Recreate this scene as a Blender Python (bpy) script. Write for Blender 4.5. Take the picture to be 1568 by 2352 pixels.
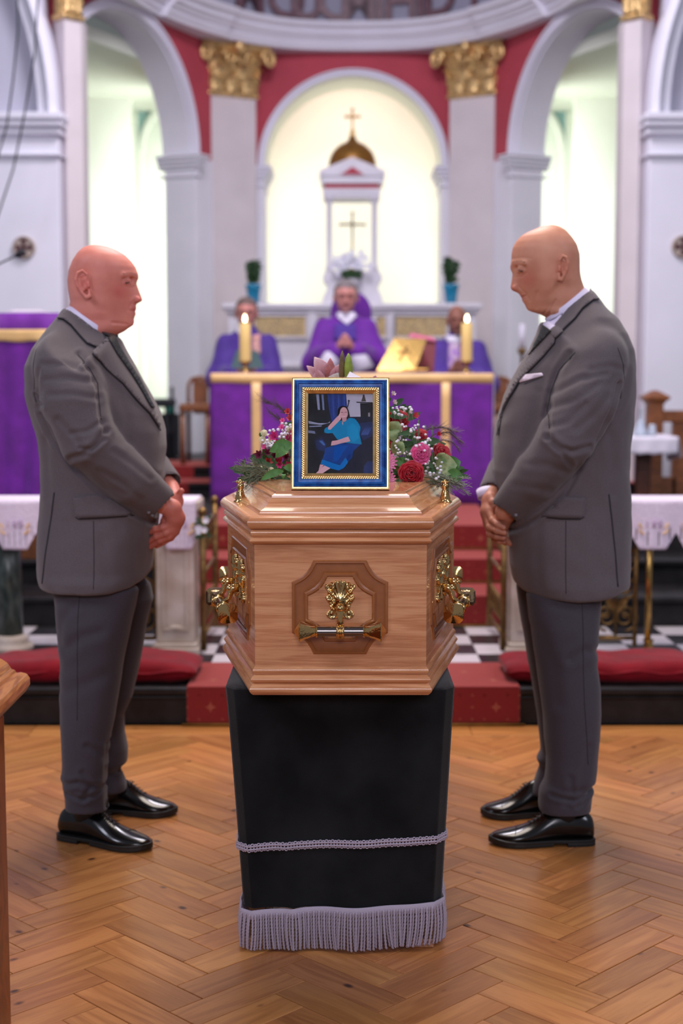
import bpy, bmesh, math, random
import numpy as np
from mathutils import Vector, Matrix, noise
from mathutils.bvhtree import BVHTree
random.seed(7); np.random.seed(7)
for o in list(bpy.data.objects): bpy.data.objects.remove(o)
SC = bpy.context.scene; COL = SC.collection
PI = math.pi; R = math.radians

# ------------------------------------------------------------ camera
F = 3267.0; CX = 784.0; CY = 1176.0; H = 1.39; PITCH = R(5.53)
cam_d = bpy.data.cameras.new('camera'); cam = bpy.data.objects.new('camera', cam_d); COL.objects.link(cam)
cam.location = (0, 0, H); cam.rotation_euler = (PI/2 - PITCH, 0, 0)
cam_d.sensor_fit = 'VERTICAL'; cam_d.sensor_height = 36.0; cam_d.lens = F*36/2352
cam_d.dof.use_dof = True; cam_d.dof.focus_distance = 3.36; cam_d.dof.aperture_fstop = 2.3
cam_d.clip_start = 0.05; cam_d.clip_end = 100
SC.camera = cam
# ------------------------------------------------------------ world, lights, exposure
w = bpy.data.worlds.new('world'); SC.world = w; w.use_nodes = True
bg = w.node_tree.nodes['Background']; bg.inputs[0].default_value = (0.80, 0.84, 1.0, 1); bg.inputs[1].default_value = 0.25
SC.view_settings.view_transform = 'Standard'; SC.view_settings.look = 'None'
SC.view_settings.gamma = 1; SC.view_settings.use_curve_mapping = False; SC.view_settings.exposure = 0.0

def area(name, loc, target, size, power, col, sy=None):
    l = bpy.data.lights.new(name, 'AREA'); l.energy = power; l.color = col
    l.shape = 'RECTANGLE'; l.size = size; l.size_y = sy or size
    o = bpy.data.objects.new(name, l); COL.objects.link(o); o.location = loc
    d = Vector(target) - Vector(loc); o.rotation_euler = d.to_track_quat('-Z', 'Y').to_euler()
    return o
# tall nave windows behind and beside the photographer (cool daylight)
area('nave_window_light', (-4.4, 1.2, 4.8), (0.2, 4.4, 1.0), 1.2, 120, (0.80, 0.82, 1.0), 2.6)
area('nave_window_light', (4.4, 1.2, 4.8), (-0.2, 4.4, 1.0), 1.2, 100, (0.80, 0.82, 1.0), 2.6)
area('west_window_light', (0.0, -5.5, 4.6), (0, 5.5, 1.4), 2.6, 235, (0.92, 0.88, 1.0), 2.0)
# warm lamps hanging over the crossing
area('crossing_lamp_light', (0.0, 5.3, 4.9), (0.0, 4.2, 0.6), 2.4, 170, (1.0, 0.87, 0.76), 2.0)
area('chancel_lamp_light', (0.0, 7.8, 5.4), (0.0, 8.8, 0.5), 1.4, 170, (0.96, 0.9, 1.0), 1.2)
# unseen fill lights added behind the apse piers to brighten ambulatory and niche
for sx in (-1, 1):
    area('ambulatory_fill', (0.1+sx*1.43, 12.78, 2.3), (0.1+sx*3.2, 13.25, 2.1), 0.16, 40, (0.98, 1.0, 0.95), 2.6)
    area('far_ambulatory_fill', (0.1+sx*1.45, 14.2, 2.3), (0.1+sx*2.6, 14.45, 2.2), 0.16, 16, (1.0, 1.0, 0.96), 2.6)
    area('niche_side_fill', (0.1+sx*0.92, 13.12, 2.3), (0.1-sx*0.3, 13.75, 2.2), 0.10, 8, (1.0, 1.0, 0.95), 2.4)
area('niche_top_fill', (0.11, 13.10, 4.2), (0.11, 13.7, 1.0), 0.9, 9, (1.0, 0.99, 0.92), 0.25)

# ------------------------------------------------------------ pixel helpers (a pixel plus a real depth gives a point)
def ray(px, py):
    a = (px-CX)/F; b = -(py-CY)/F
    return a, math.cos(PITCH)+b*math.sin(PITCH), -math.sin(PITCH)+b*math.cos(PITCH)
def P3(px, py, y):
    a, fy, fz = ray(px, py); t = y/fy
    return Vector((a*t, y, H+fz*t))
def PF(px, py, z=0.0):
    a, fy, fz = ray(px, py); t = (z-H)/fz
    return Vector((a*t, fy*t, z))

# ------------------------------------------------------------ materials
def srgb(r, g, b):
    f = lambda c: (c/255/12.92) if c/255 <= 0.04045 else ((c/255+0.055)/1.055)**2.4
    return (f(r), f(g), f(b), 1)
class NT:
    def __init__(s, name):
        s.m = bpy.data.materials.new(name); s.m.use_nodes = True; s.t = s.m.node_tree
        s.b = s.t.nodes['Principled BSDF']
    def n(s, typ, **kw):
        x = s.t.nodes.new(typ)
        for k, v in kw.items():
            if hasattr(x, k) and not k.startswith('i_'): setattr(x, k, v)
        return x
    def l(s, a, b): s.t.links.new(a, b)
def mat(name, col, rough=0.6, metal=0.0, var=0.0, vscale=8.0, bump=0.0, bscale=60.0, col2=None, stretch=None,
        sheen=0.0, coat=0.0, spec=0.5, sss=0.0, rand=0.0, emit=None, estr=0.0, trans=0.0, attr=None, detail=3.0):
    s = NT(name); b = s.b
    c = srgb(*col); b.inputs['Roughness'].default_value = rough; b.inputs['Metallic'].default_value = metal
    b.inputs['Specular IOR Level'].default_value = spec
    b.inputs['Base Color'].default_value = c
    tc = s.n('ShaderNodeTexCoord'); mp = s.n('ShaderNodeMapping'); s.l(tc.outputs['Object'], mp.inputs[0])
    if stretch: mp.inputs['Scale'].default_value = stretch
    vec = mp.outputs[0]
    if rand:
        oi = s.n('ShaderNodeObjectInfo'); ml = s.n('ShaderNodeMath', operation='MULTIPLY'); ml.inputs[1].default_value = 57.0
        s.l(oi.outputs['Random'], ml.inputs[0]); ad = s.n('ShaderNodeVectorMath', operation='ADD')
        s.l(vec, ad.inputs[0]); s.l(ml.outputs[0], ad.inputs[1]); vec = ad.outputs[0]
    out = None
    if var > 0 or col2:
        nz = s.n('ShaderNodeTexNoise'); nz.inputs['Scale'].default_value = vscale; nz.inputs['Detail'].default_value = detail
        s.l(vec, nz.inputs['Vector'])
        cr = s.n('ShaderNodeValToRGB'); s.l(nz.outputs['Fac'], cr.inputs[0])
        c2 = srgb(*col2) if col2 else tuple(min(1, x*(1-var)) for x in c[:3])+(1,)
        c1 = c if col2 else tuple(min(1, x*(1+var)) for x in c[:3])+(1,)
        cr.color_ramp.elements[0].position = 0.35; cr.color_ramp.elements[1].position = 0.68
        cr.color_ramp.elements[0].color = c2; cr.color_ramp.elements[1].color = c1
        out = cr.outputs[0]
    if attr:
        at = s.n('ShaderNodeAttribute'); at.attribute_name = attr
        if out:
            mx = s.n('ShaderNodeMix', data_type='RGBA', blend_type='MULTIPLY'); mx.inputs[0].default_value = 1
            s.l(out, mx.inputs[6]); s.l(at.outputs['Color'], mx.inputs[7]); out = mx.outputs[2]
        else: out = at.outputs['Color']
    if rand and out:
        hs = s.n('ShaderNodeHueSaturation'); mr = s.n('ShaderNodeMapRange')
        mr.inputs[3].default_value = 1-rand; mr.inputs[4].default_value = 1+rand
        s.l(oi.outputs['Random'], mr.inputs[0]); s.l(mr.outputs[0], hs.inputs['Value']); s.l(out, hs.inputs['Color']); out = hs.outputs[0]
    if out: s.l(out, b.inputs['Base Color'])
    if bump > 0:
        nb = s.n('ShaderNodeTexNoise'); nb.inputs['Scale'].default_value = bscale; nb.inputs['Detail'].default_value = 2
        s.l(vec, nb.inputs['Vector']); bp = s.n('ShaderNodeBump'); bp.inputs['Strength'].default_value = bump
        bp.inputs['Distance'].default_value = 0.01; s.l(nb.outputs['Fac'], bp.inputs['Height']); s.l(bp.outputs[0], b.inputs['Normal'])
    if sheen: b.inputs['Sheen Weight'].default_value = sheen; b.inputs['Sheen Roughness'].default_value = 0.4
    if coat: b.inputs['Coat Weight'].default_value = coat; b.inputs['Coat Roughness'].default_value = 0.05
    if sss: b.inputs['Subsurface Weight'].default_value = sss; b.inputs['Subsurface Radius'].default_value = (1, .35, .2); b.inputs['Subsurface Scale'].default_value = 0.006
    if trans: b.inputs['Transmission Weight'].default_value = trans
    if emit: b.inputs['Emission Color'].default_value = srgb(*emit); b.inputs['Emission Strength'].default_value = estr
    return s.m
def wood_mat(name, light, dark, stretch, scale=5.0, rough=0.3, coat=0.0, rand=0.0, knots=False, hue_rand=0.0, fine=0.35, dist=2.2, rings=34.0):
    s = NT(name); b = s.b
    tc = s.n('ShaderNodeTexCoord'); mp = s.n('ShaderNodeMapping'); mp.inputs['Scale'].default_value = stretch
    s.l(tc.outputs['Object'], mp.inputs[0]); vec = mp.outputs[0]; oi = s.n('ShaderNodeObjectInfo')
    if rand:
        ml = s.n('ShaderNodeMath', operation='MULTIPLY'); ml.inputs[1].default_value = 91.0
        s.l(oi.outputs['Random'], ml.inputs[0]); ad = s.n('ShaderNodeVectorMath', operation='ADD')
        s.l(vec, ad.inputs[0]); s.l(ml.outputs[0], ad.inputs[1]); vec = ad.outputs[0]
    n1 = s.n('ShaderNodeTexNoise'); n1.inputs['Scale'].default_value = scale; n1.inputs['Detail'].default_value = 5
    n1.inputs['Distortion'].default_value = dist; s.l(vec, n1.inputs['Vector'])
    # rings: sine of the slow noise gives cathedral grain
    m1 = s.n('ShaderNodeMath', operation='MULTIPLY'); m1.inputs[1].default_value = rings; s.l(n1.outputs['Fac'], m1.inputs[0])
    m2 = s.n('ShaderNodeMath', operation='SINE'); s.l(m1.outputs[0], m2.inputs[0])
    m3 = s.n('ShaderNodeMapRange'); m3.inputs[1].default_value = -1; m3.inputs[2].default_value = 1; s.l(m2.outputs[0], m3.inputs[0])
    n2 = s.n('ShaderNodeTexNoise'); n2.inputs['Scale'].default_value = scale*9; n2.inputs['Detail'].default_value = 4; s.l(vec, n2.inputs['Vector'])
    mx = s.n('ShaderNodeMath', operation='MULTIPLY_ADD'); mx.inputs[1].default_value = 1-fine; 
    m4 = s.n('ShaderNodeMath', operation='MULTIPLY'); m4.inputs[1].default_value = fine; s.l(n2.outputs['Fac'], m4.inputs[0])
    s.l(m3.outputs[0], mx.inputs[0]); s.l(m4.outputs[0], mx.inputs[2])
    cr = s.n('ShaderNodeValToRGB'); cr.color_ramp.elements[0].color = srgb(*dark); cr.color_ramp.elements[1].color = srgb(*light)
    cr.color_ramp.elements[0].position = 0.05; cr.color_ramp.elements[1].position = 0.7
    s.l(mx.outputs[0], cr.inputs[0]); out = cr.outputs[0]
    if knots:
        vo = s.n('ShaderNodeTexVoronoi'); vo.inputs['Scale'].default_value = 5.5
        mpk = s.n('ShaderNodeMapping'); mpk.inputs['Scale'].default_value = (1, 1.6, 1); s.l(tc.outputs['Object'], mpk.inputs[0])
        adk = s.n('ShaderNodeVectorMath', operation='ADD'); s.l(mpk.outputs[0], adk.inputs[0]); s.l(ml.outputs[0], adk.inputs[1])
        s.l(adk.outputs[0], vo.inputs['Vector'])
        kr = s.n('ShaderNodeValToRGB'); kr.color_ramp.elements[0].position = 0.04; kr.color_ramp.elements[1].position = 0.10
        kr.color_ramp.elements[0].color = srgb(70, 38, 22); kr.color_ramp.elements[1].color = (1, 1, 1, 1)
        s.l(vo.outputs['Distance'], kr.inputs[0])
        mk = s.n('ShaderNodeMix', data_type='RGBA', blend_type='MULTIPLY'); mk.inputs[0].default_value = 0.9
        s.l(out, mk.inputs[6]); s.l(kr.outputs[0], mk.inputs[7]); out = mk.outputs[2]
    if rand:
        hs = s.n('ShaderNodeHueSaturation'); mr = s.n('ShaderNodeMapRange'); mr.inputs[3].default_value = 1-rand; mr.inputs[4].default_value = 1+rand
        s.l(oi.outputs['Random'], mr.inputs[0]); s.l(mr.outputs[0], hs.inputs['Value'])
        if hue_rand:
            m5 = s.n('ShaderNodeMath', operation='MULTIPLY'); m5.inputs[1].default_value = 7.3; s.l(oi.outputs['Random'], m5.inputs[0])
            m6 = s.n('ShaderNodeMath', operation='FRACT'); s.l(m5.outputs[0], m6.inputs[0])
            m7 = s.n('ShaderNodeMapRange'); m7.inputs[3].default_value = 0.5-hue_rand; m7.inputs[4].default_value = 0.5+hue_rand
            s.l(m6.outputs[0], m7.inputs[0]); s.l(m7.outputs[0], hs.inputs['Hue'])
        s.l(out, hs.inputs['Color']); out = hs.outputs[0]
    s.l(out, b.inputs['Base Color']); b.inputs['Roughness'].default_value = rough
    if coat: b.inputs['Coat Weight'].default_value = coat; b.inputs['Coat Roughness'].default_value = 0.06
    bp = s.n('ShaderNodeBump'); bp.inputs['Strength'].default_value = 0.12; bp.inputs['Distance'].default_value = 0.002
    s.l(n2.outputs['Fac'], bp.inputs['Height']); s.l(bp.outputs[0], b.inputs['Normal'])
    return s.m

# ------------------------------------------------------------ object helpers
def link_obj(name, me, m=None, parent=None, smooth=False):
    o = bpy.data.objects.new(name, me); COL.objects.link(o)
    if m and not me.materials: me.materials.append(m)
    if parent is not None:
        o.parent = parent; o.matrix_parent_inverse = parent.matrix_basis.inverted()
    if smooth and me.polygons: me.polygons.foreach_set('use_smooth', [True]*len(me.polygons))
    return o
def tag(o, label=None, cat=None, group=None, kind=None):
    if label: o['label'] = label
    if cat: o['category'] = cat
    if group: o['group'] = group
    if kind: o['kind'] = kind
    return o
def thing(name, loc, label, cat, group=None):
    o = bpy.data.objects.new(name, None); COL.objects.link(o); o.location = loc; o.empty_display_size = 0.1
    return tag(o, label, cat, group)
def copy_tree(o, parent=None, delta=(0, 0, 0), label=None):
    c = o.copy(); COL.objects.link(c)
    if parent is not None: c.parent = parent
    else: c.location = o.location + Vector(delta)
    if label: c['label'] = label
    for ch in list(o.children): 
        copy_tree(ch, c)
    return c
class MB:
    def __init__(s): s.v = []; s.f = []; s.T = None
    def _a(s, vs, fs):
        b = len(s.v)
        s.v += [tuple(s.T @ Vector(v)) if s.T is not None else tuple(v) for v in vs]
        s.f += [tuple(b+i for i in f) for f in fs]; return b
    def box(s, x0, x1, y0, y1, z0, z1):
        s._a([(x0,y0,z0),(x1,y0,z0),(x1,y1,z0),(x0,y1,z0),(x0,y0,z1),(x1,y0,z1),(x1,y1,z1),(x0,y1,z1)],
             [(0,3,2,1),(4,5,6,7),(0,1,5,4),(1,2,6,5),(2,3,7,6),(3,0,4,7)])
    def loft(s, rings, closed=True, cap=True):
        n = len(rings[0]); vs = [p for r in rings for p in r]; fs = []
        m = n if closed else n-1
        for i in range(len(rings)-1):
            for j in range(m):
                k = (j+1) % n; fs.append((i*n+j, i*n+k, (i+1)*n+k, (i+1)*n+j))
        if cap and closed: fs.append(tuple(range(n))[::-1]); fs.append(tuple((len(rings)-1)*n+j for j in range(n)))
        s._a(vs, fs)
    def tube(s, pts, rad, n=10, cap=True, sq=1.0):
        pts = [Vector(p) for p in pts]; rads = rad if hasattr(rad, '__len__') else [rad]*len(pts)
        rings = []; up = None
        for i, p in enumerate(pts):
            t = (pts[min(i+1, len(pts)-1)] - pts[max(i-1, 0)]).normalized()
            if up is None: up = Vector((0, 0, 1)) if abs(t.z) < 0.9 else Vector((1, 0, 0))
            a = t.cross(up).normalized(); b2 = a.cross(t).normalized(); up = b2
            rings.append([p + (a*math.cos(2*PI*k/n) + b2*math.sin(2*PI*k/n)*sq)*rads[i] for k in range(n)])
        s.loft(rings, True, cap)
    def lathe(s, prof, c=(0, 0, 0), n=24, axis='z', a0=0.0, a1=2*PI):
        c = Vector(c); rings = []
        full = abs(a1-a0-2*PI) < 1e-6; m = n if full else n+1
        for r, z in prof:
            ring = []
            for k in range(m):
                a = a0+(a1-a0)*k/n; u, v = r*math.cos(a), r*math.sin(a)
                ring.append(c + (Vector((u, v, z)) if axis == 'z' else Vector((u, z, v)) if axis == 'y' else Vector((z, u, v))))
            rings.append(ring)
        s.loft(rings, full, full)
    def prism(s, poly, d, frame=None):
        """poly in (x,z) plane at y=d[0]..d[1]"""
        n = len(poly); vs = [(x, d[0], z) for x, z in poly] + [(x, d[1], z) for x, z in poly]
        s._a(vs, [tuple(range(n)), tuple(range(2*n-1, n-1, -1))] + [(i, i+n, (i+1) % n+n, (i+1) % n) for i in range(n)])
    def ball(s, c, r, nu=8, nv=6, sc=(1, 1, 1)):
        c = Vector(c); rings = []
        for j in range(nv+1):
            a = -PI/2 + PI*j/nv; rr = max(math.cos(a), 0.02)*r
            rings.append([c + Vector((rr*math.cos(2*PI*k/nu)*sc[0], rr*math.sin(2*PI*k/nu)*sc[1], r*math.sin(a)*sc[2])) for k in range(nu)])
        s.loft(rings)
    def build(s, name, m, parent=None, smooth=False, bevel=0.0, kind=None, fix=True, auto=None, seg=2):
        me = bpy.data.meshes.new(name); me.from_pydata([tuple(v) for v in s.v], [], s.f); me.update()
        bm = bmesh.new(); bm.from_mesh(me)
        if fix: bmesh.ops.recalc_face_normals(bm, faces=bm.faces)
        if auto:
            for e in bm.edges:
                if len(e.link_faces) == 2 and e.calc_face_angle(0) > R(auto): e.smooth = False
        bm.to_mesh(me); bm.free()
        o = link_obj(name, me, m, parent, smooth or bool(auto))
        if bevel:
            md = o.modifiers.new('b', 'BEVEL'); md.width = bevel; md.segments = seg; md.limit_method = 'ANGLE'; md.angle_limit = R(35)
        if kind: o['kind'] = kind
        return o
def struct(o, kind='structure'): o['kind'] = kind; return o
def interp(pts, t):
    xs = [p[0] for p in pts]; return tuple(float(np.interp(t, xs, [p[k] for p in pts])) for k in range(1, len(pts[0])))

# ------------------------------------------------------------ implicit modelling (numpy grids + surface nets)
class Field:
    def __init__(s, lo, hi, h):
        s.lo = np.array(lo, np.float32); s.h = h
        s.n = [int(math.ceil((hi[i]-lo[i])/h))+1 for i in range(3)]
        s.a = np.full(s.n, 0.5, np.float32)
    def region(s, lo, hi):
        i0 = [max(0, int((lo[i]-s.lo[i])/s.h)) for i in range(3)]
        i1 = [min(s.n[i], int((hi[i]-s.lo[i])/s.h)+2) for i in range(3)]
        return tuple(slice(a, max(b, a)) for a, b in zip(i0, i1))
    def grid(s, sl):
        g = [s.lo[i]+s.h*np.arange(sl[i].start, sl[i].stop, dtype=np.float32) for i in range(3)]
        return np.meshgrid(*g, indexing='ij', sparse=True)
    def op(s, fn, lo, hi, k=0.0, mode='add'):
        m = k+3*s.h
        sl = s.region([v-m for v in lo], [v+m for v in hi])
        if any(q.stop <= q.start for q in sl): return
        X, Y, Z = s.grid(sl); d = np.asarray(fn(X, Y, Z), np.float32); a = s.a[sl]
        d = np.broadcast_to(d, a.shape)
        if mode == 'add':
            if k > 0:
                hh = np.clip(0.5+0.5*(a-d)/k, 0, 1); s.a[sl] = a+(d-a)*hh-k*hh*(1-hh)
            else: s.a[sl] = np.minimum(a, d)
        else:
            d = -d
            if k > 0:
                hh = np.clip(0.5-0.5*(a-d)/k, 0, 1); s.a[sl] = a+(d-a)*hh+k*hh*(1-hh)
            else: s.a[sl] = np.maximum(a, d)
    def cone(s, p, q, r1, r2=None, k=0.0, mode='add', sy=1.0):
        p = np.array(p, float); q = np.array(q, float); r2 = r1 if r2 is None else r2
        rm = max(r1, r2); lo = np.minimum(p, q)-rm; hi = np.maximum(p, q)+rm
        d = q-p; L = max(float(d@d), 1e-12)
        def fn(X, Y, Z):
            t = np.clip(((X-p[0])*d[0]+(Y-p[1])*d[1]+(Z-p[2])*d[2])/L, 0, 1)
            return np.sqrt((X-p[0]-t*d[0])**2+((Y-p[1]-t*d[1])/sy)**2+(Z-p[2]-t*d[2])**2)-(r1+(r2-r1)*t)
        s.op(fn, lo, hi, k, mode)
    def chain(s, pts, rads, k=0.0, mode='add', k0=None):
        for i in range(len(pts)-1): s.cone(pts[i], pts[i+1], rads[i], rads[i+1], k if (i or k0 is None) else k0, mode)
    def ell(s, c, r, k=0.0, mode='add', rot=None):
        c = np.array(c, float); r = np.array(r, float); rm = float(max(r)) if rot is not None else r
        Rm = np.array(rot.to_matrix() if hasattr(rot, 'to_matrix') else rot).T if rot is not None else None
        def fn(X, Y, Z):
            x, y, z = X-c[0], Y-c[1], Z-c[2]
            if Rm is not None: x, y, z = (Rm[i][0]*x+Rm[i][1]*y+Rm[i][2]*z for i in range(3))
            k0 = np.sqrt((x/r[0])**2+(y/r[1])**2+(z/r[2])**2)
            k1 = np.sqrt((x/r[0]**2)**2+(y/r[1]**2)**2+(z/r[2]**2)**2)
            return k0*(k0-1)/np.maximum(k1, 1e-6)
        s.op(fn, c-rm, c+rm, k, mode)
    def smooth(s, it=1):
        a = s.a
        for _ in range(it):
            for ax in range(3):
                b = a.copy(); sl = [slice(None)]*3; sp = [slice(None)]*3; sm = [slice(None)]*3
                sl[ax] = slice(1, -1); sp[ax] = slice(2, None); sm[ax] = slice(None, -2)
                b[tuple(sl)] = 0.5*a[tuple(sl)]+0.25*(a[tuple(sp)]+a[tuple(sm)]); a = b
        s.a = a
    def mesh(s):
        a = s.a; ins = a < 0
        c = np.zeros([n-1 for n in s.n], np.uint8)
        for i in (0, 1):
            for j in (0, 1):
                for k in (0, 1): c += ins[i:i+s.n[0]-1, j:j+s.n[1]-1, k:k+s.n[2]-1]
        idx = np.argwhere((c > 0) & (c < 8)); N = len(idx)
        cm = np.full(c.shape, -1, np.int32); cm[idx[:, 0], idx[:, 1], idx[:, 2]] = np.arange(N)
        cor = {}
        for i in (0, 1):
            for j in (0, 1):
                for k in (0, 1): cor[(i, j, k)] = a[idx[:, 0]+i, idx[:, 1]+j, idx[:, 2]+k]
        acc = np.zeros((N, 3)); cnt = np.zeros(N)
        for ax in range(3):
            for u in (0, 1):
                for v in (0, 1):
                    p = [0, 0, 0]; o = [x for x in range(3) if x != ax]; p[o[0]] = u; p[o[1]] = v; q = list(p); q[ax] = 1
                    A = cor[tuple(p)]; B = cor[tuple(q)]; m = (A < 0) != (B < 0)
                    t = np.where(m, A/np.where(np.abs(A-B) < 1e-9, 1, A-B), 0)
                    pt = np.zeros((N, 3)); pt[:, o[0]] = u; pt[:, o[1]] = v; pt[:, ax] = t
                    acc += pt*m[:, None]; cnt += m
        V = (idx+acc/np.maximum(cnt, 1)[:, None])*s.h+s.lo
        Fs = []
        for ax in range(3):
            sl0 = [slice(None)]*3; sl1 = [slice(None)]*3; sl0[ax] = slice(None, -1); sl1[ax] = slice(1, None)
            A = ins[tuple(sl0)]; B = ins[tuple(sl1)]; e = np.argwhere(A != B)
            o = [x for x in range(3) if x != ax]
            e = e[(e[:, o[0]] > 0) & (e[:, o[1]] > 0) & (e[:, o[0]] < s.n[o[0]]-1) & (e[:, o[1]] < s.n[o[1]]-1)]
            def g(du, dv):
                q = e.copy(); q[:, o[0]] -= du; q[:, o[1]] -= dv; return cm[q[:, 0], q[:, 1], q[:, 2]]
            quad = np.stack([g(1, 1), g(0, 1), g(0, 0), g(1, 0)], 1)
            fl = A[e[:, 0], e[:, 1], e[:, 2]]
            if ax == 1: fl = ~fl
            quad[~fl] = quad[~fl][:, ::-1]; Fs.append(quad)
        Q = np.concatenate(Fs); Q = Q[(Q >= 0).all(1)]
        return V, Q
def np_mesh(name, V, Q, smooth=True):
    me = bpy.data.meshes.new(name); me.vertices.add(len(V)); me.vertices.foreach_set('co', np.asarray(V, np.float32).ravel())
    k = Q.shape[1]; me.loops.add(len(Q)*k); me.polygons.add(len(Q))
    me.loops.foreach_set('vertex_index', Q.astype(np.int32).ravel())
    me.polygons.foreach_set('loop_start', np.arange(len(Q), dtype=np.int32)*k)
    me.polygons.foreach_set('loop_total', np.full(len(Q), k, np.int32))
    me.polygons.foreach_set('use_smooth', np.full(len(Q), smooth)); me.update(calc_edges=True); me.validate()
    return me
def vnormals(V, Q):
    n = np.cross(V[Q[:, 2]]-V[Q[:, 0]], V[Q[:, 3]]-V[Q[:, 1]]); N = np.zeros_like(V)
    for i in range(4): np.add.at(N, Q[:, i], n)
    return N/np.maximum(np.linalg.norm(N, axis=1), 1e-12)[:, None]
def seg_dist(P, poly):
    """distance in the xz plane from points to a polyline"""
    best = np.full(len(P), 9.0)
    for (x0, z0), (x1, z1) in zip(poly[:-1], poly[1:]):
        dx, dz = x1-x0, z1-z0; L = max(dx*dx+dz*dz, 1e-12)
        t = np.clip(((P[:, 0]-x0)*dx+(P[:, 2]-z0)*dz)/L, 0, 1)
        best = np.minimum(best, np.hypot(P[:, 0]-x0-t*dx, P[:, 2]-z0-t*dz))
    return best
def set_col(me, cols):
    at = me.color_attributes.new('tone', 'FLOAT_COLOR', 'POINT')
    at.data.foreach_set('color', np.concatenate([cols, np.ones((len(cols), 1))], 1).astype(np.float32).ravel())
def project_patch(name, bvh, poly, m, parent, off=0.003, thick=0.002, step=0.006, y0=0.0, direction=(0, 1, 0), smooth=True, inner=None):
    """a sheet of cloth whose outline poly (x,z) is laid on the surface under it"""
    bm = bmesh.new(); vs = [bm.verts.new((x, 0, z)) for x, z in poly]; bm.faces.new(vs)
    xs = [p[0] for p in poly]; zs = [p[1] for p in poly]
    for ax, lo, hi in ((0, min(xs), max(xs)), (2, min(zs), max(zs))):
        k = lo+step
        while k < hi:
            no = [0, 0, 0]; no[ax] = 1; co = [0, 0, 0]; co[ax] = k
            bmesh.ops.bisect_plane(bm, geom=bm.verts[:]+bm.edges[:]+bm.faces[:], plane_co=co, plane_no=no); k += step
    D = Vector(direction); last = None; todo = []; ly = bm.verts.layers.float_vector.new('n')
    cxp_ = sum(p[0] for p in poly)/len(poly) if inner is None else inner
    for v in bm.verts:
        h = bvh.ray_cast(Vector((v.co.x, y0, v.co.z)), D); k = 0; x_ = v.co.x; sg = 1 if cxp_ > x_ else -1
        while (h[0] is None or abs(h[1].y) < .12) and k < 14: k += 1; x_ += sg*.002; h = bvh.ray_cast(Vector((x_, y0, v.co.z)), D)
        if h[0] is not None:
            n = h[1] if h[1].y < 0 else -h[1]; n = (n+Vector((0, -.35, 0))).normalized(); v.co = h[0]+n*off; v[ly] = n; last = h[0].y
        else: todo.append(v)
    for v in todo:
        c = v.co; h = bvh.find_nearest(Vector((c.x, last if last is not None else 4.0, c.z))); n = h[1] if h[1].y < 0 else -h[1]
        n = (n+Vector((0, -.35, 0))).normalized(); v.co = h[0]+n*off; v[ly] = n
    r = bmesh.ops.extrude_face_region(bm, geom=bm.faces[:])
    for g in r['geom']:
        if isinstance(g, bmesh.types.BMVert): g.co += g[ly]*thick
    bmesh.ops.recalc_face_normals(bm, faces=bm.faces)
    me = bpy.data.meshes.new(name); bm.to_mesh(me); bm.free()
    return link_obj(name, me, m, parent, smooth)
def bvh_of(V, Q): return BVHTree.FromPolygons([tuple(v) for v in V], [tuple(int(i) for i in q) for q in Q])
# ============================================================ the church
M = {}
M['white'] = mat('painted_white_plaster', (226, 224, 236), 0.7, var=0.03, vscale=3, bump=0.05, bscale=30)
M['lilac'] = mat('pale_stone_pilaster', (213, 203, 206), 0.7, var=0.04, vscale=4, bump=0.05, bscale=40)
M['red'] = mat('crimson_wall_paint', (178, 62, 78), 0.75, var=0.06, vscale=3, bump=0.06, bscale=40)
M['niche'] = mat('cream_plaster', (243, 243, 226), 0.8, var=0.02, vscale=2)
M['ambul'] = mat('pale_green_plaster', (236, 242, 230), 0.8, var=0.03, vscale=2)
M['teal_shade'] = mat('teal_shaded_plaster', (140, 178, 178), 0.8, var=0.05, vscale=3)  # shadow on the inner arch spandrel, put into the wall colour
M['dome'] = mat('grey_blue_dome_paint', (150, 148, 166), 0.8, var=0.1, vscale=5)
M['letter'] = mat('umber_gilt_lettering', (104, 74, 82), 0.5, var=0.3, vscale=20)
M['gold'] = mat('gilded_plaster', (224, 188, 130), 0.34, 0.8, var=0.3, vscale=30, bump=0.5, bscale=60)
M['brass'] = mat('polished_brass', (184, 148, 86), 0.25, 1.0, var=0.2, vscale=30)
M['oldbrass'] = mat('dull_brass', (128, 98, 58), 0.42, 0.85, var=0.25, vscale=40)
M['blackmarble'] = mat('black_marble', (26, 23, 25), 0.42, var=0.45, vscale=14, detail=8, spec=0.3)
M['whitemarble'] = mat('weathered_white_marble', (206, 192, 182), 0.45, col2=(176, 158, 142), vscale=9, detail=8)
M['greenmarble'] = mat('green_marble', (74, 84, 78), 0.3, col2=(34, 44, 42), vscale=40, detail=8, stretch=(1, 1, 0.5))
M['tilew'] = mat('white_marble_tile', (196, 188, 194), 0.3, rand=0.1, var=0.06, vscale=20)
M['tileb'] = mat('black_marble_tile', (40, 38, 42), 0.28, rand=0.3, var=0.3, vscale=20)
M['floorbase'] = mat('joint_dirt', (44, 28, 18), 0.9)

M['plank'] = wood_mat('pine_block', (184, 124, 70), (148, 90, 46), (0.8, 9.0, 1.0), 1.7, 0.30, rand=0.19, knots=True, hue_rand=0.004, fine=0.62, dist=1.0, rings=22)
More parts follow.
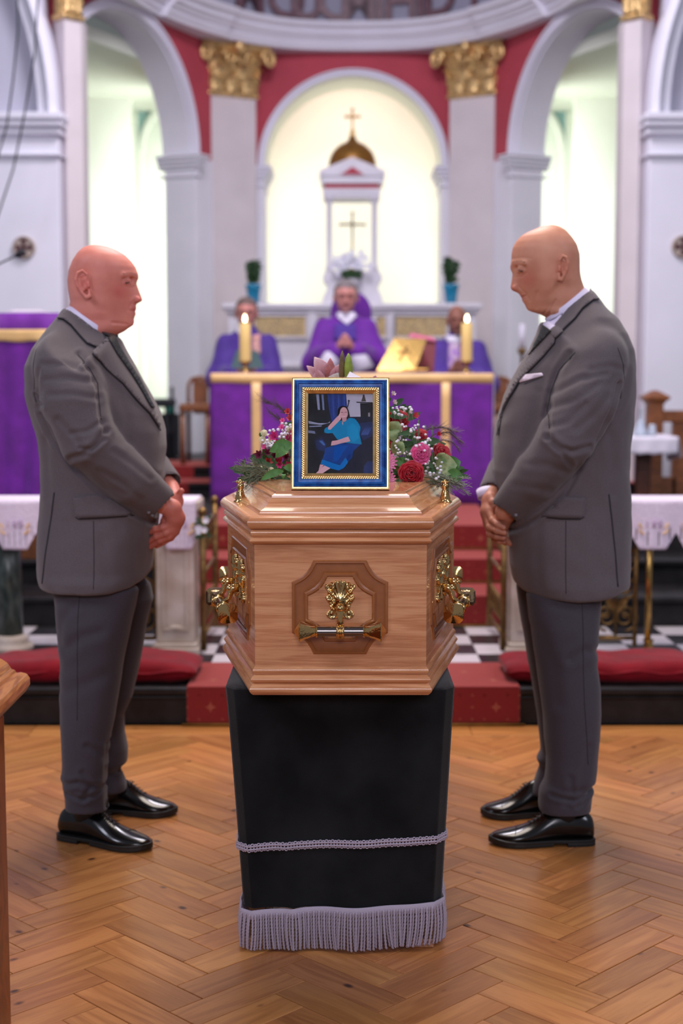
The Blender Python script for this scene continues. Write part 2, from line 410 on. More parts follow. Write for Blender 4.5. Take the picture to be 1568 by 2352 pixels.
# patterned red carpet: bright flecks and small medallions woven in
def carpet_mat():
    s = NT('red_patterned_carpet'); b = s.b
    tc = s.n('ShaderNodeTexCoord')
    n1 = s.n('ShaderNodeTexNoise'); n1.inputs['Scale'].default_value = 220; s.l(tc.outputs['Object'], n1.inputs['Vector'])
    cr = s.n('ShaderNodeValToRGB'); cr.color_ramp.elements[0].color = srgb(92, 8, 10); cr.color_ramp.elements[1].color = srgb(146, 20, 22)
    s.l(n1.outputs['Fac'], cr.inputs[0])
    b.inputs['Roughness'].default_value = 0.9; b.inputs['Sheen Weight'].default_value = 0.75
    b.inputs['Sheen Tint'].default_value = srgb(255, 150, 140); s.l(cr.outputs[0], b.inputs['Base Color']); return s.m
M['carpet'] = carpet_mat()
M['motif'] = mat('woven_motif', (186, 110, 84), 0.95)

AXS = 0.00796
def mx(x): return x  # keep signs readable
# ------------------------------------------------------------ herringbone floor
floor = bpy.data.meshes.new('floor'); fb = MB(); fb.box(-3.4, 3.4, 0.4, 5.75, -0.06, -0.010)
floor = struct(fb.build('floor', M['floorbase']))
L_, W_, G_ = 0.322, 0.0945, 0.0011
def plank_mesh(poly, th=0.011, h=0.0012):
    bm = bmesh.new(); bot = [bm.verts.new((x, y, -th)) for x, y in poly]; top = [bm.verts.new((x, y, 0)) for x, y in poly]
    n = len(poly); bm.faces.new(top)
    for i in range(n): bm.faces.new((bot[i], bot[(i+1) % n], top[(i+1) % n], top[i]))
    bmesh.ops.bevel(bm, geom=[e for e in bm.edges if e.verts[0].co.z == 0 and e.verts[1].co.z == 0], offset=h, segments=1, affect='EDGES')
    bmesh.ops.recalc_face_normals(bm, faces=bm.faces)
    me = bpy.data.meshes.new('plank'); bm.to_mesh(me); bm.free(); me.materials.append(M['plank']); return me
full = plank_mesh([(G_, G_), (L_-G_, G_), (L_-G_, W_-G_), (G_, W_-G_)])
def clip(poly, ymax):
    out = []
    for i in range(len(poly)):
        a, b2 = poly[i], poly[(i+1) % len(poly)]
        if a[1] <= ymax: out.append(a)
        if (a[1] <= ymax) != (b2[1] <= ymax):
            t = (ymax-a[1])/(b2[1]-a[1]); out.append((a[0]+t*(b2[0]-a[0]), ymax))
    return out
planks = []; s2 = math.sqrt(2)
x0 = -0.538; YM = 5.388
for ci in range(-7, 9):
    up = (ci % 2 == 1)      # from a peak line the next column falls away
    for k in range(-40, 60):
        if up:   # A block rises to the right
            o = Vector((x0+ci*L_/s2+0.0, 2.127+k*W_*s2, 0)); ang = PI/4
        else:
            # B block falls to the right; its corner meets the A zigzag
            o = Vector((x0+ci*L_/s2-W_/s2, 2.127+L_/s2+W_/s2-W_*s2+k*W_*s2, 0)); ang = -PI/4
        c, s_ = math.cos(ang), math.sin(ang)
        poly = [(o.x+c*u-s_*v, o.y+s_*u+c*v) for u, v in ((G_, G_), (L_-G_, G_), (L_-G_, W_-G_), (G_, W_-G_))]
        cxp = sum(p[0] for p in poly)/4; cyp = sum(p[1] for p in poly)/4
        if cyp < 1.9 or min(p[1] for p in poly) > YM-0.004 or abs(cxp) > 2.3: continue
        vis = any(-15 < CX+F*p[0]/(p[1]*math.cos(PITCH)+H*math.sin(PITCH)) < 1583 for p in poly) and max(p[1] for p in poly) > 2.98
        planks.append((vis, o, ang, poly))
vis = [p for p in planks if p[0]]; hid = [p for p in planks if not p[0]]
vis.sort(key=lambda p: p[3][0][1]); hid += vis[292:]; vis = vis[:292]
for v_, o, ang, poly in vis:
    if max(p[1] for p in poly) > YM:
        cp = clip(poly, YM)
        if len(cp) < 3: continue
        ca, sa = math.cos(-ang), math.sin(-ang)
        lp = [(ca*(x-o.x)-sa*(y-o.y), sa*(x-o.x)+ca*(y-o.y)) for x, y in cp]
        me = plank_mesh(lp)
    else: me = full
    ob = link_obj('plank', me, None, floor)
    ob.location = o; ob.location.z = random.uniform(-0.0004, 0.0003); ob.rotation_euler = (0, 0, ang)
mb = MB()
for v_, o, ang, poly in hid:
    cp = clip(poly, YM)
    if len(cp) < 3: continue
    n = len(cp); mb._a([(x, y, -0.011) for x, y in cp]+[(x, y, 0) for x, y in cp], [tuple(range(n, 2*n))]+[(i, (i+1) % n, (i+1) % n+n, i+n) for i in range(n)])
mb.build('outer_planks', M['plank'], floor, kind='stuff')
x = -2.3
while x < 2.3:
    l = random.uniform(0.7, 1.1); me = plank_mesh([(0, 0), (l-0.002, 0), (l-0.002, 0.158), (0, 0.158)])
    ob = link_obj('plank', me, None, floor); ob.location = (x, 5.390, 0); x += l
# ------------------------------------------------------------ chancel steps
def step(name, y0, y1, z0, z1, x0=-2.6, x1=2.75, m=None, nose=True):
    b = MB(); b.box(x0, x1, y0+0.012, y1, z0, z1-0.03)
    o = b.build(name, m or M['blackmarble'], bevel=0.002); struct(o)
    if nose:
        n = MB(); n.box(x0, x1, y0-0.008, y1, z1-0.03, z1); n.build('nosing', m or M['blackmarble'], o, bevel=0.008)
        n = MB(); n.tube([(x0, y0+0.010, z1-0.042), (x1, y0+0.010, z1-0.042)], 0.008, 8); n.build('bead', m or M['blackmarble'], o, smooth=True)
    return o
Z1, Z2, Z3, Z4, Z5, Z6 = 0.152, 0.299, 0.427, 0.563, 0.647, 0.737
s1 = step('chancel_step', 5.556, 6.0, 0, Z1)
s2_ = step('chancel_step', 6.935, 7.42, 0.02, Z2)
s3 = step('chancel_step', 7.36, 7.8, 0.02, Z3)
s4 = step('chancel_step', 7.735, 9.8, 0.02, Z4)
s5 = step('chancel_step', 9.72, 10.2, 0.02, Z5)
s6 = step('chancel_step', 10.10, 14.6, 0.02, Z6, -4.6, 4.8)
b = MB(); b.box(-2.6, 2.75, 6.0, 6.935, 0.02, Z1-0.010); tiles = struct(b.build('rail_platform', M['floorbase']))
TS = 0.2335
tm = {}
for key in ('tilew', 'tileb'):
    bm = bmesh.new(); bmesh.ops.create_cube(bm, size=1); bmesh.ops.scale(bm, vec=(TS-0.003, TS-0.003, 0.012), verts=bm.verts)
    bmesh.ops.bevel(bm, geom=bm.edges[:], offset=0.001, segments=1, affect='EDGES')
    me = bpy.data.meshes.new('tile'); bm.to_mesh(me); bm.free(); me.materials.append(M[key]); tm[key] = me
for i in range(-11, 12):
    for j in range(4):
        ob = link_obj('tile', tm['tilew' if (i+j) % 2 == 0 else 'tileb'], None, tiles)
        ob.location = (0.02+i*TS, 6.0+TS*(j+0.5), Z1-0.006+random.uniform(-.0004, .0004))
# carpets, each flight one runner piece with its woven flecks and the rods that hold it
def motif(mb, c, r, plane):
    """small medallion: a cross of diamonds. plane 'f' = riser, 't' = tread"""
    for dx, dz, s in ((0, 0, .22), (.42, 0, .17), (-.42, 0, .17), (0, .42, .17), (0, -.42, .17), (.28, .28, .1), (-.28, .28, .1), (.28, -.28, .1), (-.28, -.28, .1), (0, .75, .1), (0, -.75, .1), (.75, 0, .1), (-.75, 0, .1)):
        ps = [(dx-s, dz), (dx, dz-s), (dx+s, dz), (dx, dz+s)]
        if plane == 'f': mb._a([(c[0]+u*r, c[1]-0.0006, c[2]+v*r) for u, v in ps], [(0, 1, 2, 3)])
        else: mb._a([(c[0]+u*r, c[1]+v*r, c[2]+0.0006) for u, v in ps], [(0, 1, 2, 3)])
def carpet(label, x0, x1, y0, ya, zb, zt, rod=True):
    t = 0.007
    b = MB(); b.box(x0, x1, y0-t-0.009, y0-0.009, zb, zt); 
    b.box(x0, x1, y0-t-0.009, ya, zt, zt+t)
    o = b.build('stair_carpet', M['carpet'], bevel=0.006); tag(o, label, 'carpet')
    mb = MB(); nx = max(1, round((x1-x0)/0.19)); dx = (x1-x0)/nx; yf = y0-t-0.009
    for i in range(nx):
        cx_ = x0+dx*(i+0.5); motif(mb, (cx_, yf, (zb+zt)/2), 0.024, 'f')
        for sx in (-.5, -.25, .25, .5):
            for q in (0.18, 0.82, 0.5 if abs(sx) == .5 else 0.82):
                motif(mb, (cx_+sx*dx*0.98, yf, zb+(zt-zb)*q), 0.007, 'f')
        ny = max(1, int((ya-y0)/0.16))
        for j in range(ny):
            motif(mb, (cx_+(dx/2 if j % 2 else 0)*0.9, y0+0.1+j*0.16, zt+t), 0.026, 't')
    mb.build('woven_motifs', M['motif'], o, fix=False)
    if rod:
        r = MB(); r.tube([(x0-0.02, yf-0.004, zb+0.008), (x1+0.02, yf-0.004, zb+0.008)], 0.007, 8)
        r.build('stair_rod', M['brass'], o, smooth=True)
    return o
cl = carpet('red flecked carpet laid over the lowest black step below the coffin', -0.613, 0.707, 5.556, 6.02, 0.0, Z1)
carpet('red flecked carpet over the step just behind the black and white tiles', -0.75, 0.86, 6.935, 7.36, Z1, Z2)
carpet('red flecked carpet on the second step up behind the tiled strip', -0.75, 0.86, 7.36, 7.735, Z2+0.007, Z3)
carpet('red carpet on the third step and the floor before the purple altar', -0.75, 0.86, 7.735, 9.70, Z3+0.007, Z4)
for lab, y0, ya, zb, zt in (('red carpet on the low dark step behind the altar cloth', 9.72, 10.09, Z4+0.007, Z5), ('red carpet covering the priests raised floor behind the altar', 10.10, 10.75, Z5+0.007, Z6)):
    b = MB(); b.box(-1.9, 2.05, y0-0.014, ya, zt, zt+0.007); b.box(-1.35, -1.05, y0-0.016, y0-0.009, zb, zt)
    tag(b.build('stair_carpet', M['carpet'], bevel=0.004), lab, 'carpet')

# ------------------------------------------------------------ walls
def frame2(origin, u, n):
    """matrix: local x along the wall, local y into the wall, local z up"""
    u = Vector((u[0], u[1], 0)).normalized(); n = Vector((n[0], n[1], 0)).normalized()
    return Matrix(((u.x, n.x, 0, origin[0]), (u.y, n.y, 0, origin[1]), (0, 0, 1, 0), (0, 0, 0, 1)))
def arch_pts(sc, zs, r, n=28): return [(sc+r*math.cos(PI*i/n), zs+r*math.sin(PI*i/n)) for i in range(n+1)]
def arch_wall(name, T, s0, s1, z0, zs, z1, sc, r, t, rm, mats, mould=True, jam=None):
    """spandrel wall with round arch, jambs, soffit lining, archivolt and impost mouldings"""
    up, low, sof = mats
    poly = [(s0, zs), (s0, z1), (s1, z1), (s1, zs), (sc+r, zs)] + arch_pts(sc, zs, r)[1:-1] + [(sc-r, zs)]
    # upper wall as quads strips (robust against concave fills)
    b = MB(); b.T = T; ap = arch_pts(sc, zs, r)[::-1]
    def slab(p):
        n = len(p); b._a([(x, 0, z) for x, z in p]+[(x, t, z) for x, z in p], [tuple(range(n)), tuple(range(2*n-1, n-1, -1))]+[(i, i+n, (i+1) % n+n, (i+1) % n) for i in range(n)])
    slab([(s0, zs), (s0, z1), (sc-r, z1), (sc-r, zs)]); slab([(sc+r, zs), (sc+r, z1), (s1, z1), (s1, zs)])
    for (xa, za), (xb, zb) in zip(ap[:-1], ap[1:]): slab([(xa, za), (xa, z1), (xb, z1), (xb, zb)])
    o = struct(b.build(name, up))
    b = MB(); b.T = T; b.box(s0, sc-r, -0.004, t, z0, zs); b.box(sc+r, s1, -0.004, t, z0, zs)
    b.build('pier', low, o, bevel=0.004)
    rings = []; b = MB(); b.T = T
    for x, z in arch_pts(sc, zs, r-0.001, 40):
        dx, dz = (x-sc)/r, (z-zs)/r
        rings.append([(x, -0.012, z), (x, t+0.01, z), (x-dx*0.012, t+0.01, z-dz*0.012), (x-dx*0.012, -0.012, z-dz*0.012)])
    b.loft(rings); b.build('soffit', sof, o, smooth=False, auto=40)
    b = MB(); b.T = T; rings = []
    prof = [(0.0, 0), (0.0, -0.05), (rm*0.35, -0.05), (rm*0.4, -0.035), (rm*0.7, -0.035), (rm*0.75, -0.06), (rm, -0.06), (rm, 0)]
    for i in range(41):
        a = PI*i/40; rings.append([(sc+(r+d)*math.cos(a), yy, zs+(r+d)*math.sin(a)) for d, yy in prof])
    b.loft(rings); b.build('archivolt', low, o, auto=30)
    for side in jam or (-1, 1):
        b = MB(); b.T = T; e = sc+side*r; w_ = rm*1.15
        for za, zb, ov in ((-0.02, 0.0, 0.075), (-0.05, -0.02, 0.06), (-0.085, -0.05, 0.04), (-0.115, -0.085, 0.02), (-0.175, -0.155, 0.018)):
            xa, xb = (e-ov*0.9*side, e+(w_+ov*0.3)*side); b.box(min(xa, xb), max(xa, xb), -0.06-ov, t+0.05, zs+za, zs+zb)
        xa, xb = e, e+w_*side; b.box(min(xa, xb), max(xa, xb), -0.055, 0, z0, zs-0.1)
        b.build('impost', low, o, bevel=0.006)
    return o
DW = 12.5; XC = AXS*DW
ZS = P3(810, 384, DW).z; ZC = P3(810, 115, 12.4).z
T = frame2((XC, DW), (1, 0), (0, 1))
arch_wall('wall_centre', T, -0.98, 0.98, Z6, ZS, ZC+0.35, 0, 0.765, 0.5, 0.055, (M['red'], M['white'], M['niche']))
aS = R(25)
def side(sgn):
    E0 = Vector((XC+sgn*1.306, 11.87)); u = Vector((sgn*math.sin(aS), -math.cos(aS))); n = Vector((sgn*math.cos(aS), math.sin(aS)))
    return frame2(E0, u, n), E0, u, n
TL, EL, uL, nL = side(-1); TR, ER, uR, nR = side(1)
for T_, nm, Ex in ((TL, 'wall_left', EL), (TR, 'wall_right', ER)):
    arch_wall(nm, T_, -0.50, 2.02, Z6, ZS, ZC+0.5, 1.0, 0.93, 0.24, 0.07, (M['red'], M['white'], M['white']))
# ambulatory behind: near side wall, spandrel wall with inner arch, far wall, ceiling
def mir(x, s): return XC+s*(x-XC) if s > 0 else XC-(x-XC)
for s in (-1, 1):
    f = lambda px, y: (P3(px, 860, y).x if s < 0 else 2*XC-P3(px, 860, y).x)
    zc = P3(250, 193, 12.6).z
    b = MB(); xa, xb = sorted((s*4.2+XC, f(306, 13.2))); b.box(xa, xb, 13.2, 13.35, Z6, zc)
    struct(b.build('wall_ambulatory_'+('left' if s < 0 else 'right'), M['ambul']))
    edge = f(306, 13.35); T_ = frame2((edge, 13.9), (-s, 0), (0, 1))
    r_ = 0.52; zs_ = P3(320, 345, 13.9).z
    arch_wall('wall_inner_'+('left' if s < 0 else 'right'), T_, 0.0, 1.25, Z6, zs_, zc, 0.03+r_, r_, 0.12, 0.02, (M['teal_shade'], M['ambul'], M['ambul']), jam=(1,))
b = MB(); b.box(-4.4, 4.6, 14.5, 14.6, 0.6, 5.2); struct(b.build('wall_back', M['ambul']))
b = MB(); b.box(XC-1.15, XC+1.15, 13.75, 13.85, Z6, 5.0); struct(b.build('wall_niche', M['niche']))
for s in (-1, 1):
    b = MB(); xa, xb = sorted((XC+s*1.15, XC+s*1.02)); b.box(xa, xb, 13.0, 13.85, Z6, 5.0); struct(b.build('wall_niche_side', M['niche']))
b = MB(); b.box(XC-1.1, XC+1.1, 12.98, 13.85, P3(810, 150, 13.3).z+0.25, 5.0); struct(b.build('ceiling_niche', M['niche']))
zc = P3(250, 193, 12.6).z
for s in (-1, 1):
    Ex, ux, nx_ = (EL, uL, nL) if s < 0 else (ER, uR, nR)
    bp_ = [Ex+ux*q-0*nx_+nx_*0.242 for q in (-.5, 2.02)]
    out_ = [(bp_[0].x, bp_[0].y), (bp_[1].x, bp_[1].y), (XC+s*4.3, bp_[1].y), (XC+s*4.3, 14.6), (XC+s*1.15, 14.6), (XC+s*1.15, 12.6)]
    b = MB(); b.loft([[Vector((x, y, zc)) for x, y in out_], [Vector((x, y, zc+.1)) for x, y in out_]]); struct(b.build('ceiling_ambulatory', mat('ambulatory_ceiling', (222, 228, 212), 0.8)))
    b = MB(); xa, xb = sorted((XC+s*4.2, XC+s*4.3)); b.box(xa, xb, 9.5, 14.6, Z6, zc); struct(b.build('wall_outer', M['ambul']))
    # small bracket moulding on the far pier of the ambulatory
    yb = 12.9; xw = P3(200, 265, yb).x if s < 0 else 2*XC-P3(200, 265, yb).x
# nave piers either side (blue white), with impost, archivolt and blind arch panel
for s in (-1, 1):
    nm = 'left' if s < 0 else 'right'
    yp = 9.7; xe = P3(137, 500, yp).x if s < 0 else P3(1487, 500, yp).x
    zt = P3(60, 262, yp).z
    b = MB(); xa, xb = sorted((xe, xe+s*2.6)); b.box(xa, xb, yp, yp+0.5, 0.0, zt-0.1)
    pw = struct(b.build('wall_pier_'+nm, M['white'], bevel=0.01))
    b = MB()
    for za, zb, ov in ((-0.05, 0.0, 0.10), (-0.09, -0.05, 0.08), (-0.14, -0.09, 0.045), (-0.28, -0.255, 0.035)):
        xa, xb = sorted((xe-s*ov*0.5, xe+s*2.6)); b.box(xa, xb, yp-ov, yp+0.5+ov*0.3, zt+za, zt+zb)
    b.build('impost', M['white'], pw, bevel=0.012)
    # arch above: moulded band and recessed panel
    r_ = 2.3; cx_ = xe+s*r_
    b = MB(); n = 24; rings = []
    for i in range(n+1):
        a = PI*0.5*i/n; cx2 = lambda d: cx_-s*(r_-d)*math.cos(a)
        rings.append([(cx2(0), yp+0.3, zt+r_*math.sin(a)), (cx2(0), yp-0.02, zt+r_*math.sin(a)), (cx2(.05), yp-0.05, zt+(r_-.05)*math.sin(a)), (cx2(.07), yp-0.0, zt+(r_-.07)*math.sin(a)), (cx2(.13), yp-0.0, zt+(r_-.13)*math.sin(a)), (cx2(.13), yp+0.3, zt+(r_-.13)*math.sin(a))])
    b.loft(rings); b.build('archivolt', M['white'], pw, auto=30)
    b = MB(); xa, xb = sorted((xe+s*0.1, xe+s*2.6)); b.box(xa, xb, yp+0.10, yp+0.25, zt, zt+2.4)
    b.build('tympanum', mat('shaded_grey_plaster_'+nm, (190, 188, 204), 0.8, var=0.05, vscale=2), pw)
    # spandrel above the archivolt, crimson, reaching to the big pilaster
    b = MB(); xa, xb = sorted((xe-s*0.05, xe+s*2.6)); b.box(xa, xb, yp+0.26, yp+0.4, zt-0.1, zt+3.0)
    b.build('spandrel', M['red'], pw)
# pilasters
def pilaster(name, A, B, z0, z1, dep=0.12, m=None):
    A = Vector(A); B = Vector(B); u = (B-A).normalized(); n = Vector((-u.y, u.x)); T = frame2(A, u, n); wd = (B-A).length
    b = MB(); b.T = T; b.box(0, wd, 0, dep, z0, z1); o = struct(b.build(name, m or M['lilac'], bevel=0.006))
    b = MB(); b.T = T; b.box(-0.03, wd+0.03, -0.03, dep, z0, z0+0.16); b.box(-0.015, wd+0.015, -0.015, dep, z0+0.16, z0+0.2)
    b.build('base', m or M['lilac'], o, bevel=0.01)
    return o, T, wd
def leaf(b, w_, h_, curl, T):
    """acanthus leaf: an upright tongue that curls outward at the tip, ribbed"""
    nu, nv = 7, 8; rings = []
    for j in range(nv+1):
        t = j/nv; ww = w_*(0.75+0.5*math.sin(PI*t*0.8))*(1-0.55*t*t); yy = -curl*(t**3)*1.0; zz = h_*(t if t < 0.85 else 0.85-(t-0.85)*0.9)
        row = []
        for i in range(nu):
            q = -1+2*i/(nu-1); ser = 1+0.14*math.sin(j*2.4)
            row.append((q*ww/2*ser, yy-0.016*(1-q*q)-0.006*math.cos(i*PI), zz))
        rings.append(row+[(x*0.9, y+0.012, z) for x, y, z in reversed(row)])
    old = b.T; b.T = T; b.loft(rings); b.T = old
def capital(T, wd, z0, z1, parent, name='capital'):
    hgt = z1-z0; b = MB(); b.T = T; rings = []
    for t in np.linspace(0, 1, 9):
        ov = 0.0+0.09*t**3; rings.append([(-ov, -ov, z0+hgt*t*0.88), (wd+ov, -ov, z0+hgt*t*0.88), (wd+ov, 0.12, z0+hgt*t*0.88), (-ov, 0.12, z0+hgt*t*0.88)])
    b.loft(rings)
    b.box(-0.10, wd+0.10, -0.10, 0.12, z1-0.075, z1-0.02); b.box(-0.12, wd+0.12, -0.12, 0.12, z1-0.03, z1)
    b.box(-0.02, wd+0.02, -0.025, 0.12, z0-0.01, z0+0.025)
    cap = b.build(name, M['gold'], parent, bevel=0.01)
    b = MB()
    def rep(n, zz, w_, h_, c_, off=0.0):
        for i in range(n):
            x = wd*(i+0.5+off)/n
            leaf(b, w_, h_, c_, T @ Matrix.Translation((x, -0.015-0.02*(zz-z0), zz)))
        for s, xx in ((1, 0.0), (-1, wd)):
            leaf(b, w_, h_, c_, T @ Matrix.Translation((xx, 0.05, zz)) @ Matrix.Rotation(-s*PI/2, 4, 'Z'))
    rep(3, z0+0.02, wd/3*0.95, hgt*0.36, 0.05); rep(2, z0+hgt*0.24, wd/2*0.8, hgt*0.38, 0.07); rep(3, z0+hgt*0.45, wd/3, hgt*0.33, 0.09, 0.0)
    b.build('acanthus_leaves', M['gold'], cap, smooth=True)
    b = MB()
    for sx in (-1, 1):
        for k, (ox, oy) in enumerate(((-0.07, -0.10), (wd*0.36, -0.07))):
            cx_ = ox if sx < 0 else wd-ox
            pts = []
            for i in range(26):
                a = i*0.42; rr = 0.075*(1-i/30)
                pts.append(T @ Vector((cx_+sx*(-1)*(rr*math.cos(a))*0.8*(1 if k == 0 else -1), oy-0.012*i/26, z1-0.14+rr*math.sin(a))))
            b.tube(pts, [0.026-0.0006*i for i in range(26)], 6)
    b.ball(T @ Vector((wd/2, -0.13, z1-0.07)), 0.06, 8, 6); 
    b.build('volutes', M['gold'], cap, smooth=True)
pils = []
for s in (-1, 1):
    pA = P3(484.5, 600, 12.12); pB = P3(590, 600, 12.33)
    if s > 0: pB, pA = P3(1029, 600, 12.33), P3(1132, 600, 12.12)
    A, B = ((pA.x, pA.y), (pB.x, pB.y)) if s < 0 else ((pB.x, pB.y), (pA.x, pA.y))
    zcap = P3(540, 219, 12.2).z
    o, T_, wd = pilaster('trim_pilaster_'+('left' if s < 0 else 'right'), A, B, Z6, zcap+0.01)
    capital(T_, wd, zcap, ZC+0.03, o)
    # great pilasters of the chancel arch
    if s < 0: q = [P3(130, 600, 9.96), P3(157, 600, 9.80), P3(196, 600, 9.90)]
    else: q = [P3(1422, 600, 9.90), P3(1462, 600, 9.80), P3(1494, 600, 9.96)]
    b = MB(); zt = P3(180, 40, 9.87).z; 
    for z0_, z1_, ex in ((0.2, zt, 0.0),):
        ring = [Vector((v.x, v.y, 0)) for v in q]+[Vector((q[2].x, 10.1, 0)), Vector((q[0].x, 10.1, 0))]
        b.loft([[v+Vector((0, 0, z0_)) for v in ring], [v+Vector((0, 0, z1_)) for v in ring]])
    o = struct(b.build('trim_great_pilaster_'+('left' if s < 0 else 'right'), M['lilac'], bevel=0.006))
    a2, b2 = (q[1], q[2]) if s < 0 else (q[0], q[1])
    a3, b3 = (a2.x, a2.y), (b2.x, b2.y); u = (Vector(b3)-Vector(a3)); T2 = frame2(a3, u, Vector((-u.y, u.x)))
    capital(T2, u.length, zt-0.01, zt+0.6, o)
# cornice following the apse, half dome and lettering
cp = [(-2.0, 9.6), (-1.86, 10.2)]
half = []
for px, rr in ((250, .805), (315, .866), (380, .909), (430, .931), (480, .951), (550, .972), (620, .989), (700, .998), (755, 1.0)):
    v = P3(px, 860, 12.4*rr); half.append((v.x-XC, v.y))
half = [(-2.25, 9.5), (-2.0, 9.75)]+half
path = half+[(-x, y) for x, y in reversed(half)]
# smooth resample
def resample(pth, n):
    P_ = np.array(pth); d = np.r_[0, np.cumsum(np.hypot(*np.diff(P_, axis=0).T))]; t = np.linspace(0, d[-1], n)
    x = np.interp(t, d, P_[:, 0]); y = np.interp(t, d, P_[:, 1])
    for _ in range(6): x[1:-1] = .5*x[1:-1]+.25*(x[2:]+x[:-2]); y[1:-1] = .5*y[1:-1]+.25*(y[2:]+y[:-2])
    return list(zip(x, y))
path = resample(path, 90)
def offs(i):
    a = Vector(path[max(i-1, 0)]); b2 = Vector(path[min(i+1, len(path)-1)]); t = (b2-a).normalized(); return Vector((t.y, -t.x))
prof = [(-0.5, 0.0), (0.0, 0.0), (0.015, 0.05), (0.03, 0.055), (0.03, 0.10), (0.055, 0.11), (0.075, 0.15), (0.08, 0.16), (0.10, 0.165), (0.10, 0.21), (0.13, 0.225), (0.155, 0.27), (0.16, 0.30), (0.02, 0.31), (-0.5, 0.31)]
rings = []
for i, (x, y) in enumerate(path):
    n = offs(i); rings.append([(XC+x+n.x*d, y+n.y*d, ZC+z*.68) for d, z in prof])
b = MB(); b.loft(rings); co = struct(b.build('trim_cornice', M['white'], auto=35))
for s in (-1, 1):   # the cornice breaks forward above each pilaster
    b = MB(); i0, i1 = (22, 31) if s < 0 else (len(path)-32, len(path)-23)
    rings = []
    for i in range(i0, i1+1):
        n = offs(i); x, y = path[i]; rings.append([(XC+x+n.x*(d+0.045), y+n.y*(d+0.045), ZC+z*.68-0.006) for d, z in prof[1:-1]]+[(XC+x, y, ZC+0.20), (XC+x, y, ZC)])
    b.loft(rings); b.build('cornice_break', M['white'], co, auto=35)
rings = []; cen = Vector((XC, 9.6))
for j in range(14):
    t = j/13; a = PI/2*t; sc_ = math.cos(a)**0.8 if t < 1 else 0.01
    rings.append([(cen.x+(XC+x-cen.x)*sc_, cen.y+(y+0.02-cen.y)*sc_, ZC+0.20+0.45*min(1, t*4)+1.8*max(0, math.sin(a)-0.1)) for x, y in path])
b = MB(); b.loft(rings, closed=False, cap=False); dome = struct(b.build('ceiling', M['dome'], smooth=True))
# Latin letters painted round the springing of the dome
def letters():
    txt = [('M', 390), ('Q', 535), ('U', 640), ('O', 757), ('M', 882), ('I', 968), ('H', 1055), ('I', 1140), ('D', 1245), ('I', 1365)]
    for ch, zx in txt:
        px = 380+zx*0.51
        i = min(range(len(path)), key=lambda k: abs(CX+F*(XC+path[k][0])/path[k][1]-px)); x, y = path[i]; n = offs(i)
        cu = bpy.data.curves.new('letter', 'FONT'); cu.body = ch; cu.size = 0.42; cu.extrude = 0.008; cu.align_x = 'CENTER'; cu.offset = 0.008
        tmp = bpy.data.objects.new('tmp', cu); COL.objects.link(tmp); me = bpy.data.meshes.new_from_object(tmp.evaluated_get(bpy.context.evaluated_depsgraph_get()))
        bpy.data.objects.remove(tmp)
        o = link_obj('letter', me, M['letter'], dome); ang = math.atan2(-n.y, -n.x)-PI/2
        o.location = (XC+x+n.x*0.03, y+n.y*0.03, ZC+0.245); o.rotation_euler = (PI/2, 0, ang)
letters()
# ============================================================ coffin
M['oak'] = wood_mat('varnished_oak', (218, 156, 110), (176, 106, 62), (1.3, 1.3, 26.0), 1.6, 0.26, coat=0.3, fine=0.66, dist=0.5, rings=24)
M['oak_top'] = wood_mat('varnished_oak_top', (218, 156, 110), (176, 106, 62), (9.0, 1.6, 1.6), 1.5, 0.2, coat=0.5, fine=0.5, dist=0.8)
M['routed'] = mat('dark_routed_mdf', (150, 88, 44), 0.28, var=0.06, vscale=60, coat=0.5)
M['goldplate'] = mat('gold_plated_metal', (212, 174, 116), 0.13, 1.0, bump=0.06, bscale=200)
M['steel'] = mat('smoked_chrome_tube', (128, 118, 116), 0.22, 1.0)
CY0 = 3.25                                  # face of the head end
zb_ = P3(784, 1595, CY0).z; zl_ = P3(784, 1185, CY0).z
xl = P3(585, 1400, CY0).x; xr = P3(979, 1400, CY0).x; cxm = (xl+xr)/2; hw = (xr-xl)/2
SH = 0.50; HS = 0.300; HF = 0.17; LEN = 1.92
plan = [(-hw, 0), (hw, 0), (HS, SH), (HF, LEN), (-HF, LEN), (-HS, SH)]
def inset(poly, d):
    """offset a convex polygon outward by d (negative = inward)"""
    n = len(poly); out = []
    for i in range(n):
        p0, p1, p2 = Vector(poly[i-1]), Vector(poly[i]), Vector(poly[(i+1) % n])
        e1 = (p1-p0).normalized(); e2 = (p2-p1).normalized(); n1 = Vector((e1.y, -e1.x)); n2 = Vector((e2.y, -e2.x))
        k = 1+n1.dot(n2); out.append(p1+(n1+n2)*(d/k))
    return out
def cring(d, z, dfront=None):
    return [(cxm+p.x, CY0+p.y, z) for p in inset(plan, d)]
coffin = thing('coffin', (cxm, CY0+0.95, zb_), 'light oak coffin with gold handles lying lengthwise on the black draped trestle', 'coffin')
def cloft(name, prof, m, parent, cap=True, **kw):
    b = MB(); b.loft([cring(d, z) for d, z in prof], True, cap); return b.build(name, m, parent, **kw)
zr = P3(784, 1250, CY0).z; zp = P3(784, 1531, CY0).z
cloft('box', [(0, zb_+0.01), (0, zr+0.01)], M['oak'], coffin, bevel=0.0015)
def bead(z0, z1, d0, d1, n=6):
    """quarter/half round profile from (d0,z0) bulging to d1 and back"""
    return [(d0+(d1-d0)*math.sin(PI*i/n), z0+(z1-z0)*i/n) for i in range(n+1)]
hp = zp-zb_
base_prof = [(0.0, zb_)]+bead(zb_, zb_+hp*0.40, 0.006, 0.016)+bead(zb_+hp*0.42, zb_+hp*0.70, 0.003, 0.012)+bead(zb_+hp*0.72, zp, 0.001, 0.007)+[(0.0, zp)]
cloft('base_moulding', base_prof, M['oak'], coffin, auto=40)
hr = zl_-zr
